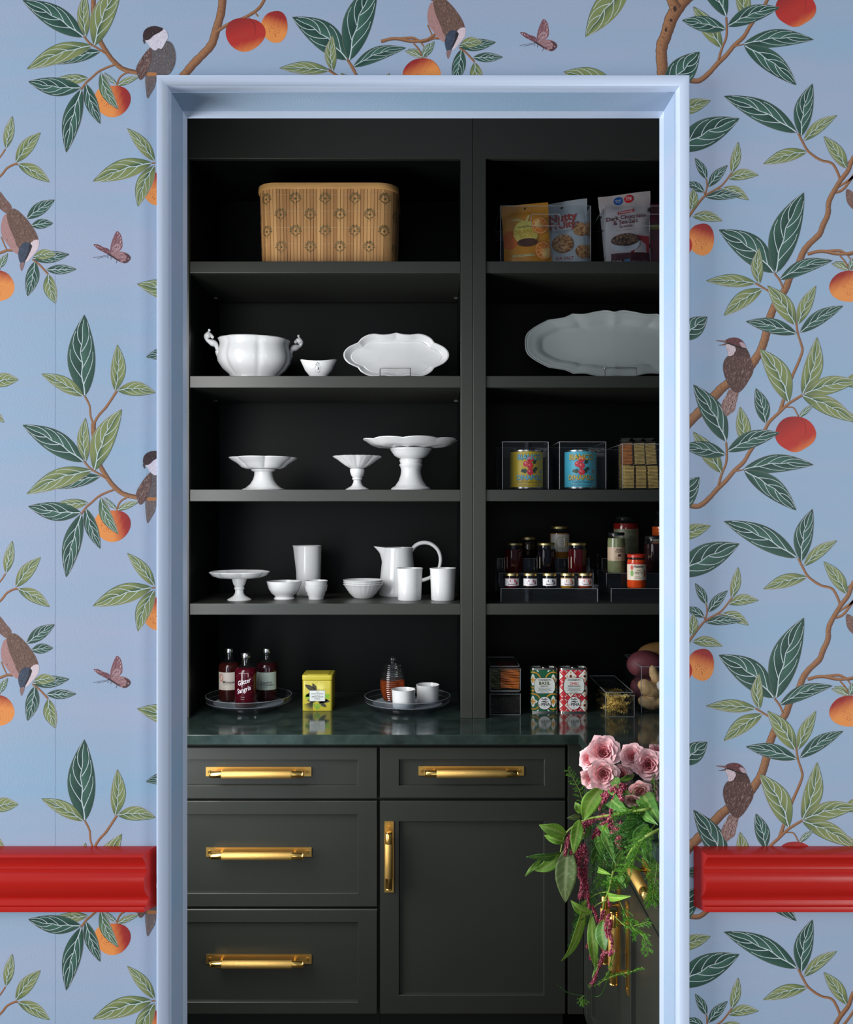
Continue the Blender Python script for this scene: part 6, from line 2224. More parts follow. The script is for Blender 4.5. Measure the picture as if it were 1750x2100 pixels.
def deco_basil(emit):
    W0, am = lin(222, 226, 220), lin(206, 146, 40)
    X, Yr = (-0.0373, 0.0283), (-0.0335, 0.036, 0.1055, 0.175)
    for cx in X + (0.094, -0.103):
        for cy in Yr:
            n = 40
            for k in range(n):
                a, b_ = 2 * pi * k / n, 2 * pi * (k + 1) / n
                emit(1, [(cx + r * cos(t_), cy + r * sin(t_)) for r, t_ in ((0.0268, a), (0.0268, b_), (0.0228, b_), (0.0228, a))], am)
            for k in range(4):
                a = pi / 2 * k
                L, wd = (0.0155, 0.0065) if k % 2 == 0 else (0.0190, 0.0060)
                pts = [(0.0, 0.0)] + [(L * q, wd * sin(pi * q ** 0.8) ** 0.8) for q in (0.2, 0.4, 0.6, 0.8, 0.93)] + [(L, 0)] + [(L * q, -wd * sin(pi * q ** 0.8) ** 0.8) for q in (0.93, 0.8, 0.6, 0.4, 0.2)]
                emit(2, [(cx + x * cos(a) - y * sin(a), cy + x * sin(a) + y * cos(a)) for x, y in pts], W0)
                emit(3, [(cx + 0.62 * (x * cos(a) - 0.75 * y * sin(a)), cy + 0.62 * (x * sin(a) + 0.75 * y * cos(a))) for x, y in pts], am)
    for mx in (-0.0045, 0.061, -0.07):
        for my in (0.0012, 0.0708, 0.140):
            for sx in (-1, 1):
                for sy in (-1, 1):
                    emit(2, ell(mx + sx * 0.0175, my + sy * 0.0055 * (1 if sx * sy else 1), 0.0047, 0.0021, sx * sy * -0.75), W0)
    for cx in X:
        for my in (0.0012, 0.0708, 0.140):
            emit(2, [(cx + x, my + y) for x, y in ((0.0085, 0), (0.002, 0.002), (0, 0.008), (-0.002, 0.002), (-0.0085, 0), (-0.002, -0.002), (0, -0.008), (0.002, -0.002))], am)


def deco_chili(emit):
    W0, dr, dk, orr = lin(222, 222, 216), lin(140, 22, 40), lin(40, 36, 62), lin(222, 132, 40)
    for i in range(-2, 3):
        for j in range(-1, 5):
            cx, cy = -0.0105 + i * 0.0448, 0.024 + j * 0.0468
            dia = lambda s: [(cx + s * 0.96, cy), (cx, cy + s), (cx - s * 0.96, cy), (cx, cy - s)]
            emit(1, dia(0.0234), dr)
            emit(2, dia(0.0208), W0)
            emit(3, ell(cx, cy, 0.0046, 0.0050), orr)
            emit(4, ell(cx, cy, 0.0032, 0.0038), dk)
            for k in range(4):
                a = pi / 2 * k
                emit(3, ell(cx + 0.0115 * cos(a), cy + 0.0115 * sin(a), 0.0034, 0.0016, a), orr)
            # red cell, half a repeat away
            cx, cy = cx + 0.0224, cy + 0.0234
            for k in range(4):
                a = pi / 2 * k + pi / 4
                for (r, q) in ((0.0065, 0.0), (0.0125, 0.0)):
                    x, y = cx + r * cos(a), cy + r * sin(a)
                    emit(3, ell(x, y, 0.0026, 0.0010, a), W0)
                    emit(3, ell(x + 0.0016 * cos(a + 1.2), y + 0.0016 * sin(a + 1.2), 0.0018, 0.0009, a + 1.1), W0)
                    emit(3, ell(x + 0.0016 * cos(a - 1.2), y + 0.0016 * sin(a - 1.2), 0.0018, 0.0009, a - 1.1), W0)
                b_ = pi / 2 * k
                for s in (-1, 1):
                    emit(3, ell(cx + 0.0100 * cos(b_) + s * 0.0018 * sin(b_), cy + 0.0100 * sin(b_) - s * 0.0018 * cos(b_), 0.0010, 0.0010, 0, 8), dk)
                emit(3, ell(cx + 0.0028 * cos(b_ + pi / 4), cy + 0.0028 * sin(b_ + pi / 4), 0.0022, 0.0008, b_ + pi / 4, 8), dk)


OT = 3.03
for (lb, a, c_, base, deco, ttl, tc, sub) in (('green patterned oil tin reading BASIL', 1090, 1144, (18, 92, 62), deco_basil, 'BASIL', (84, 84, 44), 'BASILICO'), ('red and white patterned oil tin reading CHILI', 1149, 1206, (204, 44, 54), deco_chili, 'CHILI', (190, 50, 54), 'PEPERONCINO')):
    t, mb, lay = oil_tin(lb, a, c_, OT, base, deco)
    at = lay(8)
    dk = lin(50, 50, 48)
    put_text(mb, 'CONDIMENTO', 0.0062, lambda x, y: at(x, y + 0.1035), 0, dk, 1.0, bold=0.03)
    put_text(mb, ttl, 0.0145 if ttl == 'BASIL' else 0.0115, lambda x, y: at(x, y + 0.0905), 0, lin(*tc), 0.95, bold=0.035, space=1.1)
    put_text(mb, sub, 0.0058, lambda x, y: at(x, y + 0.084), 0, dk, 1.05, bold=0.03)
    for k, s in enumerate(('CONDIMENTO A BASE DI OLIO', 'EXTRA VERGINE DI OLIVA', 'EXTRA VIRGIN OLIVE OIL AND')):
        put_text(mb, s, 0.0031, lambda x, y: at(x, y + 0.0787 - 0.0038 * k), 0, dk, 1.0, bold=0.02)
    put_text(mb, '250 mL 8.5 fl.oz.', 0.0042, lambda x, y: at(x, y + 0.0655), 0, dk, bold=0.03)
    finish(t, mb)

# pasta in a long lidded box, receding from the worktop's edge
PYF = 2.968
t, w = lidded_box('long lidded clear box of ruffled pasta on the worktop', 1241, 1303, PYF, 0.31, 0.077, ZC, 'lidded clear boxes')
pm = mat('dry_pasta', (240, 206, 112), 0.45, vary=0.12, scale=40)
hw = w / 2 - 0.006
rr = random.Random(11)
n_p = 0
for layer in range(3):
    for k in range(20):
        L = 0.040 + 0.016 * rr.random()
        wd = 0.0150
        if layer < 2 or k < 14:
            y = -0.143 + 0.012 * (k % 5) + (0.055 * (k // 5) if k >= 5 else 0.0)
        x = (rr.random() * 2 - 1) * (hw - 0.022)
        z = 0.012 + layer * 0.019 + 0.003 * rr.random()
        y = min(0.12, y)
        a, tl = (rr.random() - 0.5) * 1.5 + (pi if rr.random() < 0.5 else 0), (rr.random() - 0.5) * 0.9
        mb = MB()
        n = 22
        for j in range(n + 1):
            q = j / n
            u = (q - 0.5) * L
            for i, s in enumerate((-1, -0.35, 0.35, 1)):
                ed = abs(s) > 0.5
                mb.vert((u, s * wd * 0.5 + (0.0018 * sin(q * 36) if ed else 0), (0.0036 * sin(q * 36 + s) if ed else 0.0) + 0.004 * sin(q * 6 + k)))
        for j in range(n):
            for i in range(3):
                mb.face((j * 4 + i, j * 4 + i + 1, j * 4 + 5 + i, j * 4 + 4 + i))
        if abs(cos(a)) * L / 2 > hw - abs(x):
            x = (hw - abs(cos(a)) * L / 2 - 0.001) * (1 if x > 0 else -1) if hw > abs(cos(a)) * L / 2 else 0
        y = max(y, -0.147 + abs(sin(a)) * L / 2 + 0.005)
        o = mb.build('pasta_ribbon', pm, None, loc=(t.location.x + x, t.location.y + y, t.location.z + z), rot=(rr.random() * 1.2 - 0.6, tl * 0.35, a), smooth=60)
        tag(o, 'ruffled yellow pasta ribbon in the long clear box', 'pasta', 'ruffled pasta ribbons')

# ginger, garlic and potatoes in an open bin
GYF = 3.018
t = bin_at('open clear bin of ginger, garlic and potatoes at the right of the worktop', 1316, 1420, GYF, 0.25, 0.150, ZC, False)
gcx, gx0 = t.location.x, PX(1316, GYF)
M['ginger'] = mat('ginger_skin', (196, 158, 108), 0.65, vary=0.18, scale=30, bump=0.5, bscale=60)
M['potato'] = mat('red_potato_skin', (96, 44, 52), 0.65, vary=0.18, scale=18, bump=0.2, bscale=40)
M['tan_potato'] = mat('tan_potato_skin', (150, 112, 66), 0.6, vary=0.18, scale=18, bump=0.2, bscale=40)


def lump(name, label, cat, grp, loc, blobs, m):
    """blobs: overlapping balls fused into one knobbly skin"""
    mb_ = bpy.data.metaballs.new(name)
    mb_.resolution = 0.0035
    mb_.threshold = 0.3
    o = bpy.data.objects.new(name + '_tmp', mb_)
    COL.objects.link(o)
    for (x, y, z, r) in blobs:
        e = mb_.elements.new()
        e.co = (x, y, z)
        e.radius = r * 1.75
    dg = bpy.context.evaluated_depsgraph_get()
    me = bpy.data.meshes.new_from_object(o.evaluated_get(dg))
    bpy.data.objects.remove(o)
    bpy.data.metaballs.remove(mb_)
    me.materials.clear()
    me.materials.append(m)
    if name == 'ginger_root':
        for v in me.vertices:
            c_ = v.co.normalized()
            v.co += c_ * (0.0022 * mnoise.noise(v.co * 70) + 0.0012 * mnoise.noise(v.co * 190) + 0.0005 * sin(v.co.x * 900))
    for p in me.polygons:
        p.use_smooth = True
    ob = bpy.data.objects.new(name, me)
    COL.objects.link(ob)
    ob.location = loc
    return tag(ob, label, cat, grp)


gy = GYF
g0 = gx0
lump('ginger_root', 'knobbly ginger root at the bottom front of the bin', 'ginger', 'ginger roots in the bin', (g0 + 0.040, gy + 0.034, ZC + 0.028), [(-0.024, 0, 0.004, 0.015), (-0.008, 0, 0.0, 0.018), (0.010, 0.004, -0.002, 0.018), (0.028, 0, 0.004, 0.015), (0.0, -0.006, 0.016, 0.011), (0.044, 0.004, 0.0, 0.013)], M['ginger'])
lump('ginger_root', 'large smooth ginger root lying across the middle of the bin', 'ginger', 'ginger roots in the bin', (g0 + 0.034, gy + 0.032, ZC + 0.072), [(-0.020, 0, 0.014, 0.015), (-0.008, -0.002, 0.006, 0.018), (0.006, 0, -0.004, 0.019), (0.020, 0, -0.011, 0.016), (0.012, 0.008, 0.012, 0.012), (-0.014, 0.004, -0.008, 0.012)], M['ginger'])
lump('ginger_root', 'upright ginger finger near the top of the bin', 'ginger', 'ginger roots in the bin', (g0 + 0.048, gy + 0.042, ZC + 0.116), [(0, 0, 0.014, 0.011), (0.004, 0, 0.0, 0.013), (0.012, 0, -0.012, 0.014), (0.022, 0.004, -0.002, 0.011), (-0.002, 0, 0.022, 0.008)], M['ginger'])
lump('garlic_bulb', 'white garlic bulb in the bin beside the ginger', 'garlic', None, (g0 + 0.076, gy + 0.026, ZC + 0.082), [(0, 0, 0, 0.017), (0.008, 0.004, 0, 0.014), (-0.006, 0.006, 0.0, 0.013), (0, 0, 0.018, 0.006), (0, 0, 0.026, 0.003)], mat('garlic_skin', (214, 208, 198), 0.5, bump=0.2, bscale=30))
lump('potato', 'dark red potato at the top left of the bin', 'potato', 'potatoes in the bin', (g0 + 0.032, gy + 0.105, ZC + 0.138), [(-0.018, 0, 0.002, 0.032), (0.006, 0, 0.006, 0.036), (0.030, 0, 0.0, 0.031)], M['potato'])
lump('potato', 'dark red potato lower down behind the ginger', 'potato', 'potatoes in the bin', (g0 + 0.044, gy + 0.125, ZC + 0.060), [(-0.012, 0, 0.0, 0.034), (0.012, 0, 0.0, 0.036)], M['potato'])
lump('potato', 'tan potato on top at the back of the bin', 'potato', 'potatoes in the bin', (g0 + 0.085, gy + 0.185, ZC + 0.155), [(-0.018, 0, 0.0, 0.033), (0.014, 0, 0.006, 0.036)], M['tan_potato'])

# ------------------------------------------------------------------ flowers spilling over the worktop's edge
M['petal'] = attr_mat('rose_petal', 0.55, Subsurface_Weight=0.0)
M['leaf'] = attr_mat('amaranth_leaf', 0.42)
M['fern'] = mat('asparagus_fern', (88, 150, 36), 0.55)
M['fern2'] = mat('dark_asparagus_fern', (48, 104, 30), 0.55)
M['stem'] = mat('pale_green_stem', (134, 160, 72), 0.5)
M['tassel'] = attr_mat('burgundy_amaranth', 0.7)
for k_ in ('petal', 'leaf'):
    b_ = M[k_].node_tree.nodes['Principled BSDF']
    b_.inputs['Transmission Weight'].default_value = 0.0


def fy(px, py):
    """depth of the spray's surface: it hugs the worktop, its edge and the fronts below"""
    return max(1.86, min(2.30, max(0.425 * F / max(1, px - 875.0), 1214.0 / max(1, py - 1050.0))))


def FP(px, py, dy=0.0):
    Y = fy(px, py) + dy
    return Vector((PX(px, Y), Y, PZ(py, Y)))


def petal_mesh(r, h, W, opening, curl, seed, layer):
    rr = random.Random(seed)
    mb = MB()
    NU, NV = 9, 9
    ph = rr.random() * 6
    pale, deep = lin(255, 208, 210), lin(246, 128, 146)

    def pos(i, j):
        u, v = -1 + 2 * i / (NU - 1), j / (NV - 1)
        wid = W * (0.30 + 0.70 * sin(pi * min(1, 0.12 + 0.62 * v)) ** 0.8)
        vv = v * (1 - 0.16 * u * u * v)
        rho = 0.003 + (r - 0.003) * sin(min(1, vv * 1.25) * pi / 2) ** 0.8 + opening * vv ** 2
        z = h * vv
        if vv > 0.72:
            q = (vv - 0.72) / 0.28
            rho += curl * q * q
            z -= curl * 0.55 * q * q
        rho += 0.0022 * sin(u * 5 + ph) * v * v + 0.0011 * sin(u * 12 + ph) * v ** 4
        z += 0.0024 * sin(u * 4 + ph * 2) * v * v + 0.001 * sin(u * 11 + ph) * v ** 3
        th = u * wid / max(r, 0.006)
        return (rho * cos(th), rho * sin(th), z)

    def col(i, j):
        u, v = -1 + 2 * i / (NU - 1), j / (NV - 1)
        f = (1 - layer / 5.6) * 0.75 + 0.38 * (1 - v)
        return mix(pale, deep, f - 0.16)
    mb.grid(NU, NV, pos, col=col)
    return mb.mesh('petal', M['petal'], smooth=180, recalc=False)


PETALS = []
for layer, (n, r, h, W, op, cu) in enumerate(((3, 0.0040, 0.0290, 0.0085, 0.0, 0.0005), (4, 0.0085, 0.0315, 0.0125, 0.0005, 0.0015), (5, 0.0135, 0.0335, 0.0165, 0.001, 0.003), (6, 0.0190, 0.0340, 0.0205, 0.003, 0.005), (7, 0.0245, 0.0325, 0.0225, 0.006, 0.008), (7, 0.0290, 0.0280, 0.0240, 0.010, 0.010))):
    ms = [petal_mesh(r, h, W, op, cu, layer * 10 + q, layer) for q in range(3)]
    for k in range(n):
        PETALS.append((ms[k % 3], 2 * pi * k / n + layer * 0.9, layer))


def rose(label, px, py, dia, axis, dy=0.0, spin_=0.0):
    p = FP(px, py, dy)
    s = dia * (p.y / F) / 0.088
    axis = Vector(axis).normalized()
    t = thing('rose', label, 'rose', p - axis * 0.020 * s, 0, 'pink garden roses')
    t.rotation_mode = 'QUATERNION'
    t.rotation_quaternion = axis.to_track_quat('Z', 'Y')
    t.scale = (s, s, s)
    for (me, a, layer) in PETALS:
        o = bpy.data.objects.new('petal', me)
        COL.objects.link(o)
        o.parent = t
        o.rotation_euler = (0, 0, a + spin_)
    mb = MB()
    mb.lathe([(0, -0.012), (0.005, -0.010), (0.0065, -0.005), (0.004, -0.0015), (0, -0.001)], 12)
    mb.tube(spline([(0, 0, -0.006), (0.004, 0, -0.03), (0.012, 0, -0.055)], 4), 0.0022, 6)
    mb.build('stem', M['stem'], t, smooth=50)
    return t


rose('largest pink rose, open towards the room, at the top of the flowers', 1239, 1541, 64, (-0.15, -0.85, 0.5), -0.02, 0.3)
rose('pink rose at the left edge of the flowers, turned away', 1208, 1556, 46, (-0.7, -0.6, 0.35), 0.0, 1.0)
rose('full pink rose just below the largest one', 1239, 1588, 60, (-0.1, -0.95, 0.1), -0.035, 2.1)
rose('pink rose in the gap right of the largest one, turned to the left', 1297, 1550, 50, (-0.4, -0.72, 0.5), 0.0, 0.6)
rose('wide open pink rose beside the door casing', 1331, 1568, 60, (-0.12, -0.92, 0.3), -0.02, 1.7)
rose('pale pink rose under the open one, drooping', 1314, 1624, 48, (-0.05, -0.9, -0.2), -0.03, 2.6)
rose('small pink rose behind the open one at the casing', 1350, 1544, 40, (0.2, -0.6, 0.8), 0.04, 0.2)
rose('shaded pink rose deep between the other roses', 1278, 1588, 40, (0.0, -0.9, 0.3), 0.04, 1.2)
rose('pale rose lowest at the left, half under the full one', 1212, 1596, 42, (-0.5, -0.85, -0.05), 0.0, 0.9)
rose('pale drooping bud below the drooping rose', 1297, 1642, 34, (-0.2, -0.8, -0.5), -0.01, 1.5)


def leaf_part(parent, b_, t_, w, bend=0.0, twist=0.0, tone=0, seed=1, dyb=0.0, dyt=0.0, name='leaf'):
    """leaf from base to tip (photo pixels); w in pixels"""
    B, T_ = FP(b_[0], b_[1], dyb), FP(t_[0], t_[1], dyt)
    sc = (B.y + T_.y) / 2 / F
    w *= sc
    d = T_ - B
    L = d.length
    d.normalize()
    view = Vector((0.0, -1.0, 0.0)) + Vector((-0.25, 0, 0.25))
    side = d.cross(view).normalized()
    nrm = side.cross(d).normalized()
    side, nrm = side * cos(twist) + nrm * sin(twist), nrm * cos(twist) - side * sin(twist)
    NV, NU = 26, 9
    rr = random.Random(seed)
    ph = rr.random() * 6
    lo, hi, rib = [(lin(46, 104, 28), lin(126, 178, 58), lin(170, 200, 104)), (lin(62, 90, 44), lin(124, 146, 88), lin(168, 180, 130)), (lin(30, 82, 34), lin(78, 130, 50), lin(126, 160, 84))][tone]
    root = parent.location
    mb = MB()

    def pos(i, j):
        u, v = -1 + 2 * i / (NU - 1), j / (NV - 1)
        wd = 0.5 * w * sin(pi * v ** 0.86) ** 0.85 if 0 < v < 1 else 0.0005
        p = B + d * (L * v) + side * (u * wd + bend * sc * sin(pi * v)) + nrm * (0.20 * wd * abs(u) ** 1.3 - L * 0.10 * sin(pi * v) * -1 + 0.0009 * sin(v * 70 - abs(u) * 9) * (1 - abs(u)) * min(1, w / 0.03) + 0.002 * sin(v * 9 + ph) * abs(u))
        return tuple(p - root)

    def col(i, j):
        u, v = -1 + 2 * i / (NU - 1), j / (NV - 1)
        vein = 0.5 + 0.5 * sin(v * 46 - abs(u) * 7)
        c = mix(lo, hi, 0.45 + 0.35 * (1 if u > 0 else 0) * (1 - abs(u)) + 0.2 * sin(v * 3 + ph) + 0.25 * abs(u))
        c = mix(c, rib, 0.5 * vein ** 6)
        return mix(c, rib, 0.95) if abs(u) < 0.05 else c
    mb.grid(NU, NV, pos, col=col)
    o = mb.build(name, M['leaf'], parent, smooth=180, recalc=False)
    m_ = o.modifiers.new('thickness', 'SOLIDIFY')
    m_.thickness = 0.0005
    return o


def stem_part(parent, pts, r, dys=0.0, name='stem', m='stem'):
    P = spline([tuple(FP(x, y, dys)) for x, y in pts], 6)
    mb = MB()
    n = len(P)
    mb.tube([tuple(Vector(p) - parent.location) for p in P], [r * (1 - 0.45 * i / n) for i in range(n)], 8)
    return mb.build(name, M[m], parent, smooth=60)


def tassel(parent, pts, w0, w1, dys=0.0, seed=1, dens=1.0):
    """drooping catkin of tiny bead flowers along a path"""
    rr = random.Random(seed)
    P = [Vector(p) for p in spline([tuple(FP(x, y, dys)) for x, y in pts], 14)]
    mb = MB()
    n = len(P)
    mb.tube([tuple(p - parent.location) for p in P], [0.5 * ((w0 + (w1 - w0) * i / n) * P[i].y / F) * 0.40 for i in range(n)], 6, col=lin(104, 22, 50))
    cs = [lin(112, 24, 54), lin(150, 40, 76), lin(176, 70, 98), lin(206, 126, 130), lin(134, 30, 62)]
    N = int(62 * dens * len(pts) * (w0 + w1) / 10)
    for k in range(N):
        q = rr.random() * (n - 1.001)
        i = int(q)
        p = P[i].lerp(P[i + 1], q - i)
        w = 0.5 * (w0 + (w1 - w0) * q / n) * p.y / F
        v = Vector((rr.gauss(0, 1), rr.gauss(0, 1), rr.gauss(0, 1))).normalized()
        c = p + v * w * (0.35 + 0.9 * rr.random()) - parent.location
        s = 0.0011 + 0.0009 * rr.random()
        mb.col = cs[rr.randrange(5)]
        b0 = len(mb.v)
        for a in ((s, 0, 0), (-s, 0, 0), (0, s, 0), (0, -s, 0), (0, 0, s * 1.3), (0, 0, -s * 1.3)):
            mb.vert((c.x + a[0], c.y + a[1], c.z + a[2]))
        for f in ((0, 2, 4), (2, 1, 4), (1, 3, 4), (3, 0, 4), (2, 0, 5), (1, 2, 5), (3, 1, 5), (0, 3, 5)):
            mb.face([b0 + a for a in f])
    o = mb.build('tassel', M['tassel'], parent, recalc=False)
    o['kind'] = 'stuff'
    return o


# upper amaranth stem, arching left
t = thing('amaranth', 'arching amaranth stem with broad leaves reaching furthest left', 'flower', FP(1345, 1662, -0.03), 0, 'amaranth stems')
stem_part(t, [(1352, 1657), (1310, 1662), (1250, 1672), (1205, 1680), (1175, 1696), (1158, 1715), (1150, 1748)], 0.0032, -0.03)
for b_, tp, w, bd, tw, tone, dyt in (((1162, 1712), (1106, 1692), 30, 4, 0.3, 0, -0.01), ((1160, 1726), (1116, 1713), 20, -3, -0.4, 0, 0.0), ((1152, 1750), (1080, 1757), 20, 3, 0.7, 2, -0.02), ((1152, 1752), (1098, 1786), 26, -3, 0.2, 0, -0.01), ((1112, 1762), (1077, 1797), 11, 2, 0.3, 0, -0.02),
                                     ((1166, 1735), (1160, 1851), 44, 3, 0.15, 1, -0.03), ((1190, 1680), (1177, 1752), 26, 3, 0.25, 0, -0.05), ((1236, 1612), (1196, 1682), 36, 6, 0.2, 0, -0.03), ((1192, 1668), (1180, 1645), 18, 2, 0.1, 0, 0.0), ((1290, 1622), (1258, 1662), 26, -4, -0.3, 0, -0.03),
                                     ((1240, 1704), (1264, 1772), 22, 4, 0.4, 2, -0.03), ((1246, 1686), (1236, 1716), 12, 0, 0.2, 0, -0.04), ((1190, 1674), (1164, 1678), 12, 0, 0, 1, -0.03), ((1212, 1690), (1196, 1722), 14, 0, 0.6, 2, -0.02)):
    leaf_part(t, b_, tp, w, bd, tw, tone, int(b_[0] + tp[1]), -0.03, dyt - 0.03)
for pts, w0, w1, sd in (([(1278, 1612), (1255, 1622), (1240, 1640), (1230, 1662)], 13, 7, 1), ([(1275, 1614), (1262, 1632), (1258, 1650), (1252, 1668)], 12, 7, 2), ([(1282, 1612), (1272, 1628), (1276, 1640), (1270, 1652)], 11, 6, 3), ([(1262, 1618), (1240, 1628), (1228, 1638)], 10, 5, 4),
                        ([(1172, 1712), (1164, 1730), (1160, 1750), (1158, 1765)], 11, 6, 5), ([(1196, 1735), (1188, 1760), (1190, 1790), (1196, 1815), (1190, 1842)], 15, 9, 6), ([(1198, 1735), (1202, 1765), (1200, 1795), (1205, 1822), (1200, 1840)], 12, 7, 7), ([(1186, 1742), (1178, 1760), (1166, 1772)], 9, 5, 8),
                        ([(1180, 1718), (1178, 1738), (1170, 1752)], 9, 5, 12), ([(1245, 1672), (1215, 1682), (1196, 1690)], 10, 6, 9), ([(1255, 1676), (1236, 1692), (1224, 1704), (1216, 1718)], 10, 6, 10), ([(1216, 1682), (1198, 1698), (1196, 1712)], 9, 6, 11)):
    tassel(t, pts, w0, w1, -0.04, sd)

# darker tassels and leaves in the middle, right
t = thing('amaranth', 'amaranth with dark tassels in the shade at the middle of the flowers', 'flower', FP(1330, 1690, 0.0), 0, 'amaranth stems')
stem_part(t, [(1352, 1702), (1325, 1716), (1300, 1738), (1286, 1760)], 0.0038, -0.01)
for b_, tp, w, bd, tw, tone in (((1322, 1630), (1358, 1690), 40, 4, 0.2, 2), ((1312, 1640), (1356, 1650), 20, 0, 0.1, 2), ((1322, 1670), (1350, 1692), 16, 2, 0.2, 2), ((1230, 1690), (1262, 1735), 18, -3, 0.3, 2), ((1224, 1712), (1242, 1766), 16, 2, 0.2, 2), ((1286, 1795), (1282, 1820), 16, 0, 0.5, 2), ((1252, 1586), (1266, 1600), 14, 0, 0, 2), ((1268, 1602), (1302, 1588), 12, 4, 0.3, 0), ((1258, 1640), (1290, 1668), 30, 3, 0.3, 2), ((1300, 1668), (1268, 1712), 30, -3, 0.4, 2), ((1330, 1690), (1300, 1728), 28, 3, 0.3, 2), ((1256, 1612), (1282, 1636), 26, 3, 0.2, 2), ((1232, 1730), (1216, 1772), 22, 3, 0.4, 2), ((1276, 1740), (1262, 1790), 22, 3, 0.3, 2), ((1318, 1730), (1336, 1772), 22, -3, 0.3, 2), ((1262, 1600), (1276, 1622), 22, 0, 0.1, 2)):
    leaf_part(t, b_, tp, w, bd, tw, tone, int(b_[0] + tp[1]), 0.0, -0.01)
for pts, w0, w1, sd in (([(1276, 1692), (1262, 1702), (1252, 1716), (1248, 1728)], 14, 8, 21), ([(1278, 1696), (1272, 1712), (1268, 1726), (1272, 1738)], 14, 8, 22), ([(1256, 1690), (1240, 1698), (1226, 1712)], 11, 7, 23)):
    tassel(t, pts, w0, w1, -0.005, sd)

# lower hanging amaranth
t = thing('amaranth', 'amaranth hanging straight down before the brass handles', 'flower', FP(1260, 1790, -0.03), 0, 'amaranth stems')
stem_part(t, [(1264, 1770), (1256, 1798), (1250, 1826), (1240, 1850), (1236, 1880)], 0.0036, -0.04)
stem_part(t, [(1250, 1829), (1228, 1832), (1210, 1842)], 0.0017, -0.04)
stem_part(t, [(1244, 1846), (1224, 1856), (1215, 1868), (1212, 1880)], 0.0017, -0.04)
for b_, tp, w, bd, tw, tone, dyt in (((1214, 1872), (1171, 1847), 22, -3, 0.3, 0, -0.02), ((1196, 1856), (1152, 1971), 22, -5, 0.7, 0, -0.02), ((1214, 1874), (1222, 1988), 22, 3, 0.2, 0, -0.04), ((1228, 1964), (1215, 2006), 6, 0, 0.2, 0, -0.04), ((1237, 1888), (1242, 1953), 30, 2, -0.15, 2, -0.03), ((1254, 1834), (1294, 1838), 18, -2, 0.2, 0, -0.02),
                                     ((1208, 1880), (1178, 1902), 22, 2, 0.7, 2, -0.01), ((1232, 1780), (1254, 1794), 12, 0, 0.3, 0, -0.03), ((1270, 1796), (1284, 1822), 14, 0, 0.4, 2, 0.0), ((1206, 1846), (1188, 1862), 10, 0, 0.2, 0, -0.02)):
    leaf_part(t, b_, tp, w, bd, tw, tone, int(b_[0] + tp[1]), -0.035, dyt - 0.02)
for pts, w0, w1, sd in (([(1238, 1870), (1232, 1890), (1226, 1905)], 9, 6, 31), ([(1236, 1930), (1240, 1950), (1236, 1964), (1228, 1985), (1220, 2008), (1213, 2020)], 9, 6, 32), ([(1216, 1912), (1210, 1930), (1204, 1942)], 8, 5, 33), ([(1222, 1930), (1214, 1948), (1211, 1968)], 9, 5, 34),
                        ([(1252, 1888), (1250, 1915), (1256, 1935), (1250, 1960)], 8, 5, 35), ([(1240, 1950), (1250, 1955), (1262, 1950)], 6, 4, 36), ([(1250, 1876), (1242, 1900), (1246, 1922)], 8, 5, 37), ([(1206, 1830), (1207, 1850), (1209, 1862)], 6, 4, 38), ([(1250, 1846), (1251, 1858)], 6, 4, 39), ([(1216, 1858), (1222, 1876), (1226, 1890)], 7, 4, 40)):
    tassel(t, pts, w0, w1, -0.045, sd)


def fern(label, pts, spread, nb, m='fern', dys=0.0, seed=1, needle=7.0, hang=0.3):
    """feathery spray: wiry stem, side twigs, needle tufts"""
    rr = random.Random(seed)
    P = [Vector(p) for p in spline([tuple(FP(x, y, dys)) for x, y in pts], 12)]
    t = thing('fern_spray', label, 'fern', P[0], 0, 'asparagus fern sprays')
    n = len(P)
    mb = MB()
    mb.tube([tuple(p - P[0]) for p in P], [0.0011 * (1 - 0.6 * i / n) for i in range(n)], 5)
    mb.build('stem', M['fern2' if m == 'fern2' else 'stem'], t)
    mb = MB()
    px = P[0].y / F
    for k in range(nb):
        q = (0.1 + 0.9 * (k + rr.random() * 0.8) / nb) * (n - 1.001)
        i = int(q)
        p = P[i].lerp(P[i + 1], q - i)
        d = (P[i + 1] - P[i]).normalized()
        out = d.cross(Vector((rr.gauss(0, 0.35), -1, rr.gauss(0, 0.35)))).normalized() * (1 if k % 2 else -1)
        dirv = (out * 0.8 + d * 0.75 + Vector((0, -0.25 * rr.random(), -hang * rr.random()))).normalized()
        L = spread * px * (0.55 + 0.6 * rr.random()) * (1 - 0.55 * q / n)
        m_ = max(4, int(L / (2.1 * px)))
        prev = p
        for j in range(m_):
            e = p + dirv * (L * (j + 1) / m_) + Vector((0, 0, -hang * 0.25 * L * ((j + 1) / m_) ** 2))
            for z in range(4):
                a = (dirv * 0.9 + Vector((rr.gauss(0, 0.7), rr.gauss(0, 0.5), rr.gauss(0, 0.7)))).normalized()
                l = needle * px * (0.6 + 0.6 * rr.random()) * (1 - 0.4 * j / m_)
                s = a.cross(Vector((0, -1, 0))).normalized() * 0.00052
                mb.poly([tuple(e - P[0] + s), tuple(e - P[0] - s), tuple(e - P[0] + a * l)])
            s = dirv.cross(Vector((0, -1, 0))).normalized() * 0.0005
            mb.poly([tuple(prev - P[0] + s), tuple(prev - P[0] - s), tuple(e - P[0] - s * 0.6), tuple(e - P[0] + s * 0.6)])
            prev = e
    o = mb.build('needles', M[m], t, recalc=False)
    o['kind'] = 'stuff'


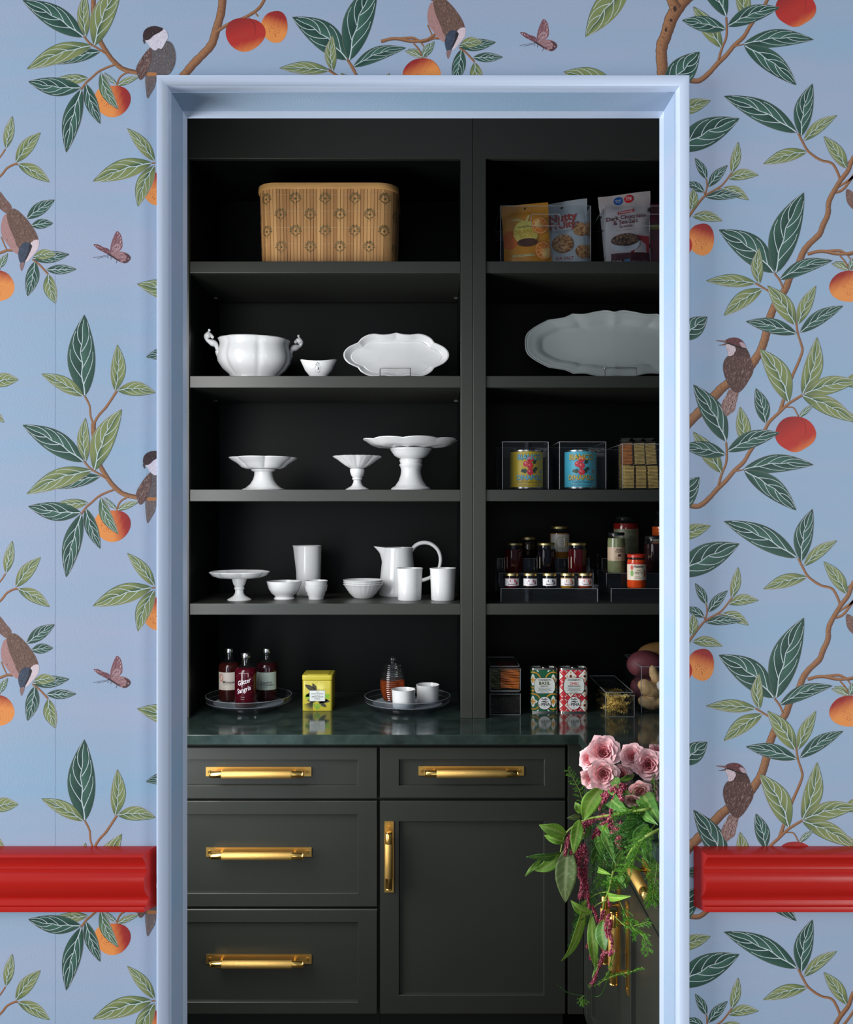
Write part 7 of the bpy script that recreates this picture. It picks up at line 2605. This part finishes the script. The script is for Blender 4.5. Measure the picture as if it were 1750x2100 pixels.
fern('bright fern tip rising left of the roses beside the corner post', [(1200, 1668), (1192, 1630), (1178, 1600), (1165, 1578)], 20, 20, 'fern', -0.01, 51, 6)
fern('fern spray rising at the right among the open roses', [(1340, 1660), (1344, 1630), (1342, 1605), (1340, 1590)], 16, 16, 'fern', -0.03, 52, 6)
fern('fern spray crossing the upper amaranth stem', [(1352, 1660), (1320, 1655), (1290, 1662), (1262, 1672)], 30, 34, 'fern', -0.035, 53, 8)
fern('dense fern hanging from the middle towards the drawer handle', [(1345, 1690), (1320, 1720), (1300, 1760), (1272, 1800), (1248, 1812)], 48, 60, 'fern', -0.01, 54, 9)
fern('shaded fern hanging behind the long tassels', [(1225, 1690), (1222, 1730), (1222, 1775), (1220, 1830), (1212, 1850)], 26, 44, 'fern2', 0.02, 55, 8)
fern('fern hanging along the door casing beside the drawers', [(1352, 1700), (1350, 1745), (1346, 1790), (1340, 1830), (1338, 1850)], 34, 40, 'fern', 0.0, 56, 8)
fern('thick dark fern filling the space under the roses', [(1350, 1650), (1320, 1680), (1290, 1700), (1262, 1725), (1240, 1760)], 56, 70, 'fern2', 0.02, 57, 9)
fern('fern fronds spreading in front of the second side door', [(1272, 1850), (1286, 1880), (1300, 1905), (1318, 1918), (1330, 1952)], 34, 34, 'fern', -0.03, 58, 7)
fern('fern frond level above the brass handles, pointing right', [(1262, 1880), (1285, 1900), (1310, 1896), (1330, 1890)], 16, 22, 'fern', -0.03, 59, 6)
fern('drooping fern tip left of the hanging amaranth', [(1190, 1840), (1188, 1870), (1184, 1900), (1172, 1940)], 22, 28, 'fern2', 0.01, 60, 7)
fern('thin fern tip crossing the lower end of the brass handle', [(1240, 2010), (1262, 2000), (1290, 1994), (1318, 1984)], 10, 24, 'fern', -0.05, 61, 5)
fern('small fern curl above the lower tassel end', [(1262, 1950), (1250, 1990), (1232, 2016), (1206, 2022)], 9, 16, 'fern', -0.05, 62, 5)
fern('wiry fern tendril trailing low over the corner post', [(1255, 1960), (1246, 2010), (1230, 2042), (1198, 2042), (1166, 2036), (1142, 2018)], 3, 8, 'fern2', -0.05, 63, 3)
fern('tuft of fern at the end of the lowest tendril', [(1198, 2042), (1190, 2050), (1194, 2058), (1202, 2052)], 14, 12, 'fern', -0.05, 64, 5)
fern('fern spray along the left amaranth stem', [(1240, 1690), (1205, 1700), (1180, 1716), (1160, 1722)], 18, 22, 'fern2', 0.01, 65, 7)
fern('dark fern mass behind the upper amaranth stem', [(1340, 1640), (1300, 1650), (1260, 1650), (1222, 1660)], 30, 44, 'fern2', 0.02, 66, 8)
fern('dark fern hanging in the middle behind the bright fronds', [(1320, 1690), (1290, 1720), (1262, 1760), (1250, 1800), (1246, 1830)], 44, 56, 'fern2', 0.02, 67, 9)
fern('bright fern curl beside the hanging amaranth stalk', [(1250, 1700), (1240, 1740), (1238, 1780), (1232, 1812)], 24, 34, 'fern', -0.01, 68, 8)
